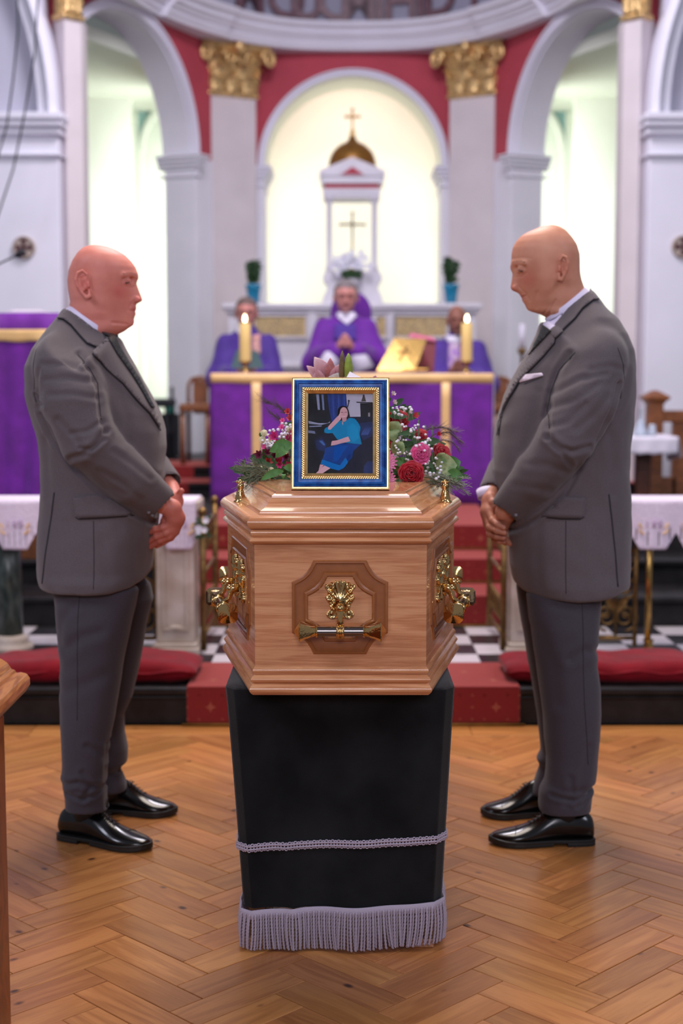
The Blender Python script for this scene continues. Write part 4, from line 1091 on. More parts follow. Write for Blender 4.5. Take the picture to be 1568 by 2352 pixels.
M['leather'] = mat('polished_black_leather', (10, 9, 10), 0.2, coat=0.25, spec=0.45)
M['sole'] = mat('black_rubber_sole', (18, 17, 17), 0.5)
M['lash'] = mat('dark_lashes', (70, 44, 40), 0.8)
M['button'] = mat('grey_horn_button', (120, 112, 120), 0.3)
M['pink_white'] = mat('pale_silk_square', (224, 206, 222), 0.6)

def loft_fn(sl, s, yc, n=2.4):
    """sl rows: z, back x, front x, half width, y centre (ascending z). s = facing sign"""
    sl = sorted(sl); z_ = [r[0] for r in sl]
    def fn(X, Y, Z):
        b_ = np.interp(Z, z_, [r[1] for r in sl]); f_ = np.interp(Z, z_, [r[2] for r in sl]); w_ = np.interp(Z, z_, [r[3] for r in sl]); y_ = np.interp(Z, z_, [r[4] for r in sl])
        cx_ = (b_+f_)/2; a_ = np.maximum(np.abs(f_-b_)/2, 0.004); w_ = np.maximum(w_, 0.004)
        r = ((np.abs(X-cx_)/a_)**n+(np.abs(Y-yc-y_)/w_)**n+1e-9)**(1/n)
        d = (r-1)*np.minimum(a_, w_)
        d = np.maximum(d, np.maximum(z_[0]-Z, Z-z_[-1])); return d
    return fn
def smoothstep(a, b2, x): t = np.clip((x-a)/(b2-a), 0, 1); return t*t*(3-2*t)

def make_head(F_, s, Y0, hp, hw_max=0.076):
    """skull, face and neck from the profile curves; Y0 = mid plane"""
    pf = [P3(x, y, Y0) for x, y in hp['front']]; pb = [P3(x, y, Y0) for x, y in hp['back']]; pq = [P3(x, y, Y0) for x, y in hp['soft']]
    def tab(p): 
        q = sorted(((v.z, v.x) for v in p)); return [a for a, _ in q], [b2 for _, b2 in q]
    zf, xf = tab(pf); zb2, xb = tab(pb); zq, xq = tab(pq)
    ztop = P3(*hp['top'], Y0).z; xtop = P3(*hp['top'], Y0).x
    zear = P3(*hp['ear'], Y0).z; xear = P3(*hp['ear'], Y0).x
    chin = P3(*hp['chin'], Y0); lobe = P3(*hp['lobe'], Y0); eye = P3(*hp['eye'], Y0); tip = P3(*hp['tip'], Y0)
    mouth = P3(*hp['mouth'], Y0); zneck = pf[-1].z
    px = 1/ (F/Y0)
    zt = [zneck-0.05, chin.z-0.015, chin.z+0.01, chin.z+0.05, eye.z-0.03, eye.z+0.01, eye.z+0.05]
    wt = [hp['neckw'], hp['neckw'], hw_max*0.80, hw_max*0.87, hw_max*0.94, hw_max*0.97, hw_max]
    def fn(X, Y, Z):
        b_ = np.interp(Z, zb2, xb); fp = np.interp(Z, zf, xf); fs = np.interp(Z, zq, xq)
        wn = np.interp(Z, [chin.z-0.02, chin.z, mouth.z, tip.z-0.004, tip.z+0.010, eye.z, eye.z+0.02], [.03, .020, .021, .0155, .0125, .0095, .030])
        f_ = fs+(fp-fs)*np.exp(-((Y-Y0)/wn)**2)
        xc = b_+(fs-b_)*0.46; t = (X-xc)*s
        af = np.maximum(np.abs(f_-xc), .003); ab = np.maximum(np.abs(xc-b_), .003)
        w0 = np.interp(Z, zt, wt)
        # crown: the width closes like an ellipse
        q = np.clip((Z-(eye.z+0.03))/(ztop-eye.z-0.03+0.002), 0, 1); w0 = w0*np.sqrt(np.maximum(1-q*q*q**0.4, 0.0004))
        # below the jaw line the neck is narrower
        jl = np.interp(X*s, sorted([lobe.x*s, chin.x*s]), [lobe.z, chin.z+0.004] if lobe.x*s < chin.x*s else [chin.z, lobe.z])
        w0 = np.minimum(w0, hp['neckw']+(w0-hp['neckw'])*smoothstep(-0.016, 0.012, Z-jl))
        u = np.clip(t/af, 0, 1.2); w_ = w0*(1-0.20*u**2)
        r = np.where(t > 0, ((np.clip(t, 0, 9)/af)**2.25+(np.abs(Y-Y0)/w_)**2.25+1e-9)**(1/2.25), ((np.clip(-t, 0, 9)/ab)**2.15+(np.abs(Y-Y0)/w0)**2.15+1e-9)**(1/2.15))
        return np.maximum(np.maximum((r-1)*np.minimum(np.minimum(af, ab), w0)*0.9, zneck-0.06-Z), Z-ztop)
    xs = xb+xf
    F_.op(fn, (min(xs)-.01, Y0-.1, zneck-0.06), (max(xs)+.01, Y0+.1, ztop+.01))
    # crown cap keeps the top round
    F_.smooth(2)
    for m in (-1, 1):
        ex, ez = eye.x, eye.z
        F_.ell((ex+s*0.006, Y0+m*0.036, ez+0.001), (0.020, 0.020, 0.0130), 0.008, 'sub')
        F_.cone((ex+s*.014, Y0+m*.014, ez+0.018), (ex-s*.010, Y0+m*.050, ez+0.014), .0075, .0065, .008)
        F_.ell((ex-s*0.0055, Y0+m*0.031, ez-0.001), (0.0155, 0.0145, 0.0128), 0.004)
        F_.cone((ex+s*.008, Y0+m*.026, ez-0.010), (ex-s*.009, Y0+m*.043, ez-0.0075), .003, .003, .006)   # lower lid bag
        # nose wing and nostril
        F_.ell((tip.x-s*.0135, Y0+m*.0115, tip.z+0.001), (.0115, .0065, .0085), .005)
        F_.ell((tip.x-s*.009, Y0+m*.0065, tip.z-0.0075), (.0055, .0030, .0045), .002, 'sub')
        # ear
        c = Vector((xear, Y0+m*(hw_max*0.99+hp.get('earo', 0.0)), zear)); tl = hp.get('tilt', 0.2)*s
        rx, rz = hp['earw']/2, hp['earh']/2
        def ep(u, v, o=0.0): return (c.x+(u*rx*math.cos(tl)-v*rz*math.sin(tl)), c.y+m*o, c.z+(v*rz*math.cos(tl)+u*rx*math.sin(tl)))
        F_.cone(ep(0.15*s, .35, -.002), ep(0.1*s, -.1, -.002), rx*.55, rx*.5, .006, sy=0.55)
        rim = [ep(.75*s, .18, .002), ep(.72*s, .62, .005), ep(.2*s, .92, .007), ep(-.45*s, .82, .010), ep(-.85*s, .42, .012), ep(-.80*s, -.05, .011), ep(-.45*s, -.5, .008), ep(-.02*s, -.84, .005), ep(.42*s, -.80, .002), ep(.5*s, -.45, .0)]
        F_.chain(rim, [.003, .0035, .004, .0042, .0042, .0042, .0045, .0055, .005, .004], .003)
        F_.cone(ep(-.55*s, .35, .004), ep(-.35*s, -.25, .004), .0055, .0055, .004)
        F_.chain([ep(-.35*s, .45, .007), ep(-.38*s, .0, .008), ep(-.05*s, -.38, .006)], [.003, .003, .003], .002)
        F_.ell(ep(.12*s, .05, .010), (rx*.36, .008, rz*.30), .003, 'sub')
        F_.ell(ep(.05*s, .55, .010), (rx*.34, .006, rz*.16), .002, 'sub')
        F_.cone(ep(.62*s, .05, .003), ep(.6*s, -.18, .003), .004, .004, .003)
    return dict(ztop=ztop, eye=eye, tip=tip, mouth=mouth, chin=chin, ear=Vector((xear, Y0, zear)), lobe=lobe)

def displace(V, N, Y0, lines, ylim):
    """folds: (pixel polyline, width px, depth mm) sunk into the camera side of a garment"""
    m = V[:, 1] < ylim
    for pts, wpx, dep in lines:
        q = [P3(x, y, Y0-0.12) for x, y in pts]; pl = [(v.x, v.z) for v in q]; d = seg_dist(V, pl); w_ = wpx*Y0/F
        g = np.exp(-(d/w_)**2)-0.45*np.exp(-((d-1.9*w_)/(w_*1.1))**2)
        V[m] -= N[m]*(g[m]*dep/1000)[:, None]
    return V
def wrinkle(V, N, amp, sc_, seed, stretch=(1, 1, 1)):
    P_ = V*np.array(stretch)*sc_+seed
    d = np.sin(P_[:, 0]*2.1+1.7*np.sin(P_[:, 2]*1.3))*np.sin(P_[:, 2]*2.3+1.3*np.sin(P_[:, 1]*1.9+P_[:, 0]))
    return V+N*(d*amp)[:, None]

def shoe(parent, heel, toe, label_side, h=0.079, w_=0.055):
    """leather oxford: heel and toe points on the floor"""
    heel = Vector((heel[0], heel[1], 0)); toe = Vector((toe[0], toe[1], 0)); d = (toe-heel); Ls = d.length; d.normalize(); n = Vector((-d.y, d.x, 0))
    sh = bpy.data.objects.new('shoe', None); COL.objects.link(sh); sh.location = heel; sh.parent = parent; sh.matrix_parent_inverse = parent.matrix_basis.inverted()
    tt = [0, .03, .09, .18, .28, .36, .44, .52, .60, .68, .76, .84, .90, .95, .985, 1.0]
    ww = [.30, .52, .62, .66, .66, .66, .70, .78, .88, .96, .96, .84, .68, .49, .27, .05]
    hh = [.80, 1.10, 1.25, 1.34, 1.42, 1.46, 1.32, 1.06, .84, .70, .60, .53, .48, .43, .36, .20]
    tp = [.5, .6, .62, .6, .52, .50, .50, .5, .52, .58, .66, .74, .8, .8, .8, .8]
    rings = []
    for t, a, c, q in zip(tt, ww, hh, tp):
        ring = []; base = 0.018-0.010*smoothstep(.25, .5, t)+0.006*smoothstep(.85, 1, t)
        for k in range(20):
            an = 2*PI*k/20; cu, su = math.cos(an), math.sin(an)
            u = abs(cu)**0.8*(1 if cu > 0 else -1); v = abs(su)**0.8*(1 if su > 0 else -1)
            zz = base+(h*c-base)*0.5*(1+v); wk = w_*a*(1-(1-q)*max(0, v)**1.2)
            ring.append(heel+d*(Ls*t)+n*(u*wk)+Vector((0, 0, zz)))
        rings.append(ring)
    b = MB(); b.loft(rings); up = b.build('upper', M['leather'], sh, smooth=True); ss = up.modifiers.new('s', 'SUBSURF'); ss.levels = 1; ss.render_levels = 2
    def slab(name, t0, t1, z0_, z1_, grow, m):
        b = MB(); left = []; right = []
        for t in np.linspace(t0, t1, 22):
            a = np.interp(t, tt, ww)*w_+grow*(1 if t < .97 else .6); zl = 0.006*smoothstep(.85, 1, t)
            p = heel+d*(Ls*(t+(grow*0.6 if t > .97 else -grow*.6 if t < .02 else 0)))
            left.append((p+n*a, zl)); right.append((p-n*a, zl))
        out = left+right[::-1]
        b.loft([[p+Vector((0, 0, z0_+z)) for p, z in out], [p+Vector((0, 0, z1_+z)) for p, z in out]]); return b.build(name, m, sh, bevel=0.0015)
    slab('sole', 0.0, 1.0, 0.010, 0.020, 0.004, M['sole']); slab('sole_front', 0.40, 1.0, 0.002, 0.011, 0.0035, M['sole']); slab('heel_block', -0.0, 0.27, 0.0, 0.011, 0.004, M['sole'])
    b = MB()
    for k in range(5):
        t = 0.46+0.035*k; hz = np.interp(t, tt, hh)*h+0.001
        for q in (-1, 1): b.tube([heel+d*(Ls*t)+n*(q*.016)+Vector((0, 0, hz-.004)), heel+d*(Ls*(t+.012))+Vector((0, 0, hz+.002)), heel+d*(Ls*(t+.024))+n*(-q*.016)+Vector((0, 0, hz-.005))], 0.0013, 5)
    for q in (-1, 1):
        c = heel+d*(Ls*.44)+Vector((0, 0, h*1.15)); b.tube([c, c+n*(q*.012)+Vector((0, 0, .012)), c+n*(q*.022)+d*.01+Vector((0, 0, .004)), c+n*(q*.008)], 0.0014, 5)
    b.build('laces', M['sole'], sh, smooth=True)
    b = MB()   # toe cap seam
    t = .74; b.tube([heel+d*(Ls*(t+.03*math.cos(a)))+n*(math.cos(a)*.97*np.interp(t, tt, ww)*w_)*0.9+Vector((0, 0, .02+(np.interp(t, tt, hh)*h-.0195)*math.sin(a)**.8)) for a in np.linspace(.25, PI-.25, 12)], .0009, 4)
    b.build('toe_seam', M['sole'], sh)
    return sh

def make_man(D):
    s, Y0 = D['s'], D['Y0']; W3 = lambda x, y, dy=0.0: tuple(P3(x, y, Y0+dy))
    p = thing('person', (P3(*D['root'], Y0).x, Y0, 0), D['label'], 'person')
    # ---- head + neck (fine grid)
    hp = D['head']; allp = [P3(x, y, Y0) for x, y in hp['front']+hp['back']+[hp['top']]]
    lo = (min(v.x for v in allp)-.03, Y0-.115, min(v.z for v in allp)-.055); hi = (max(v.x for v in allp)+.03, Y0+.115, max(v.z for v in allp)+.02)
    Fh = Field(lo, hi, 0.0022); info = make_head(Fh, s, Y0, hp, hp.get('hw', .076)); Fh.smooth(1)
    V1, Q1 = Fh.mesh(); N1 = vnormals(V1, Q1)
    for pts, wpx, dep in D['face_lines']:
        pl = [(P3(x, y, Y0-.06).x, P3(x, y, Y0-.06).z) for x, y in pts]; d = seg_dist(V1, pl); w_ = wpx*Y0/F
        V1 -= N1*(np.exp(-(d/w_)**2)*dep*1.5/1000)[:, None]*(np.abs(V1[:, 1]-Y0) > 0.004)[:, None]
    # ---- hands, arms and the body under the suit
    A = D['arms']; lo = (min(P3(60, 900, Y0).x, P3(x_, 900, Y0).x) if False else P3(D['bx'][0], 900, Y0).x, Y0-.32, P3(700, 1290, Y0).z); hi = (P3(D['bx'][1], 900, Y0).x, Y0+.32, P3(700, 720, Y0).z)
    Fb = Field(lo, hi, 0.004)
    ts = [(P3(0, y, Y0).z, P3(b_, y, Y0).x+s*.03, P3(f_, y, Y0).x-s*.035, max(w_-.045, .03), 0) for y, b_, f_, w_ in D['torso'] if y > 845]
    Fb.op(loft_fn(ts, s, Y0, 2.3), lo, hi)
    for arm in ('near', 'far'):
        a = A[arm]; pts = [W3(x, y, dy) for x, y, dy, r in a]; Fb.chain([tuple(Vector(pts[0])+Vector((0, 0, -.02)))]+pts[1:], [r*0.55 for *_, r in a], .02)
    V2, Q2 = Fb.mesh()
    hl = [W3(x, y, dy) for hnd in D['hands'] for ch in hnd for x, y, dy, r in ch]
    lo = [min(v[i] for v in hl)-.03 for i in range(3)]; hi = [max(v[i] for v in hl)+.03 for i in range(3)]
    Vh = []; Qh = []; off = 0
    for hnd in D['hands']:
        Fk = Field(lo, hi, 0.0019)
        for ci, ch in enumerate(hnd):
            pts = [W3(x, y, dy) for x, y, dy, r in ch]; Fk.chain(pts, [r for *_, r in ch], .0035 if ci else .010, k0=.007)
        for ch in hnd[1:]:   # knuckles
            if len(ch) > 2:
                for q in ch[1:-1]: x, y, dy, r = q; c = W3(x, y, dy); Fk.ell((c[0]+s*.001, c[1]-.002, c[2]+.001), (r*1.08, r*1.05, r*1.08), .003)
        Fk.smooth(1); v, q = Fk.mesh(); Vh.append(v); Qh.append(q+off); off += len(v)
    V3 = np.concatenate(Vh); Q3 = np.concatenate(Qh)
    V = np.concatenate([V1, V2, V3]); Q = np.concatenate([Q1, Q2+len(V1), Q3+len(V1)+len(V2)])
    me = np_mesh('body', V, Q); tone = np.ones((len(V), 3))
    def blob(c, r, t, mix=1.0):
        d = np.sqrt((V[:, 0]-c[0])**2+(V[:, 2]-c[1])**2); g = np.exp(-(d/r)**2)[:, None]*mix; tone[:] = tone*(1-g)+tone*np.array(t)*g
    ey, mo, er, tp_ = info['eye'], info['mouth'], info['ear'], info['tip']
    blob((mo.x+s*.008, mo.z), .010, (.86, .62, .66)); blob((er.x, er.z), .026, (.97, .80, .80)); blob((tp_.x-s*.004, tp_.z), .014, (1.0, .78, .80))
    blob((ey.x-s*.02, ey.z-.032), .022, (.98, .74, .76)); blob((ey.x-s*.002, ey.z), .014, (.86, .80, .80)); blob((info['lobe'].x+s*.03, info['chin'].z+.02), .03, D.get('jaw', (.92, .84, .82)))
    z_top = info['ztop']; tone *= np.where(V[:, 2:3] > z_top-.1, 1.0, 0.98)
    tone[len(V1)+len(V2):] *= np.array(D.get('handtone', (.90, .80, .80)))
    set_col(me, tone); body = link_obj('body', me, skin_mat(D['skinname'], D['skin']), p)
    # eyelashes and brows
    ex, ez = ey.x, ey.z
    for m in (-1, 1):
        b = MB(); b.tube([(ex+s*.0085-s*t*.0225, Y0+m*(.0445+.001*math.cos(t*3)) + m*0.0006 - m*abs(t-.35)*.006, ez-.0062-.003*math.sin(PI*min(1, t*1.1))) for t in np.linspace(0, 1, 7)], [.0008, .0015, .0018, .0018, .0015, .0012, .0006], 5)
        b.build('eyelashes', M['lash'], body, smooth=True)
    b = MB(); rng = random.Random(5)
    bv = bvh_of(V1, Q1)
    for m in (-1, 1):
        for k in range(90):
            t = rng.random(); q0 = Vector((ex+s*(.016-.026*t), Y0+m*(.012+.040*t), ez+.017+.004*math.sin(PI*t)+rng.uniform(-.0025, .0025)))
            h = bv.find_nearest(q0+Vector((s*.01, m*.01, 0)))
            if h[0]: q = h[0]; b.tube([q, q+Vector((-s*.004, m*.003, .0012))], [.0004, .0001], 3)
    b.build('eyebrows', mat('brow_hair', D.get('brow', (150, 110, 96)), .8), body, kind='stuff', fix=False)
    # ---- jacket
    T = [(P3(0, y, Y0).z, P3(b_, y, Y0).x, P3(f_, y, Y0).x, w_, 0) for y, b_, f_, w_ in D['torso']]
    lo = (P3(D['bx'][0]-10, 900, Y0).x, Y0-.34, P3(0, 1375, Y0).z); hi = (P3(D['bx'][1]+15, 900, Y0).x, Y0+.34, P3(0, D['torso'][0][0]-25, Y0).z)
    Fj = Field(lo, hi, 0.0048); Fj.op(loft_fn(T, s, Y0, 2.5), lo, hi); 
    # shoulder pads slope
    for arm in ('far', 'near'):
        a = A[arm]; pts = [W3(x, y, dy) for x, y, dy, r in a]; rr = [r for *_, r in a]
        sh0 = Vector(pts[0]); nk = Vector((sh0.x+s*.03, Y0+math.copysign(.08, sh0.y-Y0), sh0.z+.055)); Fj.cone(nk, sh0+Vector((0, 0, .012)), .045, rr[0]*.72, .04)
        Fj.chain(pts[:-1], rr[:-1], .010, k0=.028)
        # forearm with a flat cuff
        p0, p1 = np.array(pts[-2]), np.array(pts[-1]); r0, r1 = rr[-2], rr[-1]; dd = p1-p0; LL = float(dd@dd)
        def fn(X, Y, Z, p0=p0, dd=dd, LL=LL, r0=r0, r1=r1):
            tu = ((X-p0[0])*dd[0]+(Y-p0[1])*dd[1]+(Z-p0[2])*dd[2])/LL; t = np.clip(tu, 0, 1)
            q = np.sqrt((X-p0[0]-t*dd[0])**2+((Y-p0[1]-t*dd[1])/.88)**2+(Z-p0[2]-t*dd[2])**2)-(r0+(r1-r0)*t)
            return np.maximum(q, (tu-1)*math.sqrt(LL))
        Fj.op(fn, np.minimum(p0, p1)-r0, np.maximum(p0, p1)+r0, .006)
        e = dd/math.sqrt(LL); Fj.cone(p1-e*.012, p1+e*.05, r1-.006, r1-.004, 0, 'sub')
    # neck opening and hem
    hx = [P3(x, y, Y0) for x, y in D['hem']]; hx = sorted((v.x, v.z) for v in hx)
    Fj.op(lambda X, Y, Z: Z-np.interp(X, [a for a, _ in hx], [c for _, c in hx])+0*Y, lo, (hi[0], hi[1], P3(0, 1290, Y0).z), .004, 'sub')
    nb, nf = P3(*D['collar'][0], Y0), P3(*D['collar'][1], Y0); nc = (nb+nf)/2; ax = (nf-nb).normalized(); up = Vector((-ax.z, 0, ax.x)); up = up if up.z > 0 else -up
    Lc = (nf-nb).length/2
    def nfn(X, Y, Z):
        dx, dy, dz = X-nc.x, Y-nc.y, Z-nc.z; h = dx*up.x+dz*up.z; u = dx*ax.x+dz*ax.z
        return np.maximum(np.abs(u)-Lc-.008-.0*h, -(h+.014+.55*np.maximum(np.abs(dy)-.070, 0)))
    Fj.op(nfn, (nc.x-.15, Y0-.24, nc.z-.16), (nc.x+.15, Y0+.24, nc.z+.20), .010, 'sub')
    Fj.cone(tuple(nc-up*.01), tuple(nc+up*.12), .062, .07, .004, 'sub')
    Fj.smooth(1); V, Q = Fj.mesh(); N = vnormals(V, Q); V = wrinkle(V, N, .0014, 17, D['seed']); V = displace(V, N, Y0, D['folds'], Y0-.03)
    jk = link_obj('jacket', np_mesh('jacket', V, Q), M['suit'], p); bj = bvh_of(V, Q)
    P2 = lambda pts, dy=-.12: [(P3(x, y, Y0+dy).x, P3(x, y, Y0+dy).z) for x, y in pts]
    def patch(nm, pts, m, off=.0035, th=.0025, par=jk, bv=bj, dy=-.12, **kw): return project_patch(nm, bv, P2(pts, dy), m, par, off, th, kw.pop('step', 0.012), Y0-.6, inner=p.location.x, **kw)
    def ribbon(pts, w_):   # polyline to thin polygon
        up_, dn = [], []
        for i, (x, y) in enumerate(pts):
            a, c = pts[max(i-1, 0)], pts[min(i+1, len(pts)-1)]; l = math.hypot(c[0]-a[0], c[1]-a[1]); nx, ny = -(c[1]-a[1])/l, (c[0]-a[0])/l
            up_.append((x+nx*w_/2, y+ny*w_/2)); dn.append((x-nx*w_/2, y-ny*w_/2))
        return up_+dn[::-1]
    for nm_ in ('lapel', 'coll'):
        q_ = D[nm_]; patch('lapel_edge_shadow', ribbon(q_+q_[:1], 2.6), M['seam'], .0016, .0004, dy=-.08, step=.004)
    patch('lapel', D['lapel'], M['suit'], .0045, .003, dy=-.08, step=.006)
    patch('collar', D['coll'], M['suit'], .005, .003, dy=-.08, step=.006)
    for ln in D['seams']: patch('seam', ribbon(ln, 1.5), M['seam'], .0006, .0003)
    for ln in D.get('slits', []): patch('vent_slit', ribbon(ln, 3.5), M['seam'], .0008, .0004)
    patch('pocket_flap', D['flap'], M['suit'], .004, .003)
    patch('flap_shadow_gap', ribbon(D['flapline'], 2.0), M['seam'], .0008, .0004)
    if 'square' in D: patch('pocket_square', D['square'], M['pink_white'], .004, .002)
    if 'vent' in D: patch('vent_flap', D['vent'], M['suit'], .006, .003, dy=0.0)
    for x, y in D['buttons']:
        h = bj.ray_cast(Vector((P3(x, y, Y0-.15).x, Y0-.6, P3(x, y, Y0-.15).z)), Vector((0, 1, 0)))
        if h[0]: b = MB(); b.lathe([(0, -.004), (.0045, -.004), (.0055, -.002), (.0055, .002), (0, .002)], h[0], 12, 'y'); b.build('button', M['button'], jk, smooth=True)
    # ---- shirt collar ring, tie
    hwid = D.get('cw', .066); a_ = (nf-nb).length/2
    def cr_(k, upo, o=0.0, drop=0.0):
        ring = []
        for i in range(40):
            an = 2*PI*i/40; fr_ = math.cos(an)
            ring.append(nc+ax*(fr_*(a_*k+o))+Vector((0, math.sin(an)*(hwid*k+o), 0))+up*(upo-drop*max(0, fr_)**3))
        return ring
    b = MB(); b.loft([cr_(.96, -.02), cr_(.97, .002), cr_(1.0, .004), cr_(1.02, .002), cr_(1.05, -.016, .002), cr_(1.07, -.024, .004, .006), cr_(1.0, -.026)], True, False)
    sc_ = b.build('shirt_collar', M['shirt'], p, smooth=True)
    if 'shirtfront' in D: patch('shirt_front', D['shirtfront'], M['shirt'], .003, .002, dy=-.03, step=.005)
    ti = patch('tie', D['tie'], M['tie'], .008, .004, par=p, dy=-.03, step=.006)
    kn = P3(*D['knot'], Y0-.0); b = MB(); b.ball(kn, .013, 12, 8, (1, 1.1, 1.25)); b.build('tie_knot', M['tie'], ti, smooth=True)
    if 'clip' in D:
        q = [P3(x, y, Y0-.03) for x, y in D['clip']]; hh = [bj.ray_cast(Vector((v.x, Y0-.6, v.z)), Vector((0, 1, 0)))[0] or v for v in q]
        b = MB(); b.tube([v+Vector((0, -.012, 0)) for v in hh], .0022, 6); b.build('tie_clip', M['goldplate'], ti, smooth=True)
    for cf in D['cuffs']:
        a, c, r_ = Vector(W3(*cf[0])), Vector(W3(*cf[1])), cf[2]; b = MB(); b.tube([a, c], [r_, r_], 24, cap=False); o = b.build('shirt_cuff', M['shirt'], p, smooth=True)
        sd_ = o.modifiers.new('s', 'SOLIDIFY'); sd_.thickness = .002
    # ---- trousers
    allx = [x for leg in D['legs'] for r in leg for x in r[1:3]]
    lo = (P3(min(allx)-25, 1500, Y0).x, Y0-.26, 0.02); hi = (P3(max(allx)+25, 1500, Y0).x, Y0+.30, P3(0, 1250, Y0).z)
    Ft = Field(lo, hi, 0.0048)
    for leg, ly in zip(D['legs'], D['legy']):
        yy = Y0+ly; rows = [(P3(0, y, yy).z, P3(b_, y, yy).x, P3(f_, y, yy).x, w_, 0) for y, b_, f_, w_ in leg]
        Ft.op(loft_fn(rows, s, yy, 2.3), lo, hi, .008)
    for leg, ly in zip(D['legs'], D['legy']):      # open trouser bottoms
        y, b_, f_, w_ = leg[-1]; yy = Y0+ly; c = (P3((b_+f_)/2, y, yy)); Ft.cone((c.x, yy, c.z-.03), (c.x, yy, c.z+.012), w_-.010, w_-.012, 0, 'sub')
    Ft.smooth(1); V, Q = Ft.mesh(); N = vnormals(V, Q); V = wrinkle(V, N, .0013, 14, D['seed']+3, (1, 1, .6)); V = displace(V, N, Y0, D['tfolds'], Y0+.04)
    tr_ = link_obj('trousers', np_mesh('trousers', V, Q), M['suit_t'], p); bt = bvh_of(V, Q)
    for ln in D['tseams']: patch('seam', ribbon(ln, 1.3), M['seam'], .0006, .0003, par=tr_, bv=bt)
    for hl_, to_ in D['shoes']: shoe(p, hl_, to_, '')
    # ankles inside the trousers
    for (hl_, to_), leg, ly in zip(D['shoes'], D['legs'], D['legy']):
        b = MB(); hh = Vector((hl_[0], hl_[1], 0)); dd = Vector((to_[0], to_[1], 0))-hh; c = hh+dd*.24; y, b_, f_, w_ = leg[-1]; e = P3((b_+f_)/2, y, Y0+ly); b.tube([c+Vector((0, 0, .05)), Vector((e.x, e.y, e.z)), Vector((e.x, e.y, e.z+.12))], [.029, .040, .046], 14)
        b.build('sock', M['tie'], p, smooth=True)
    return p
M['faceL'] = None
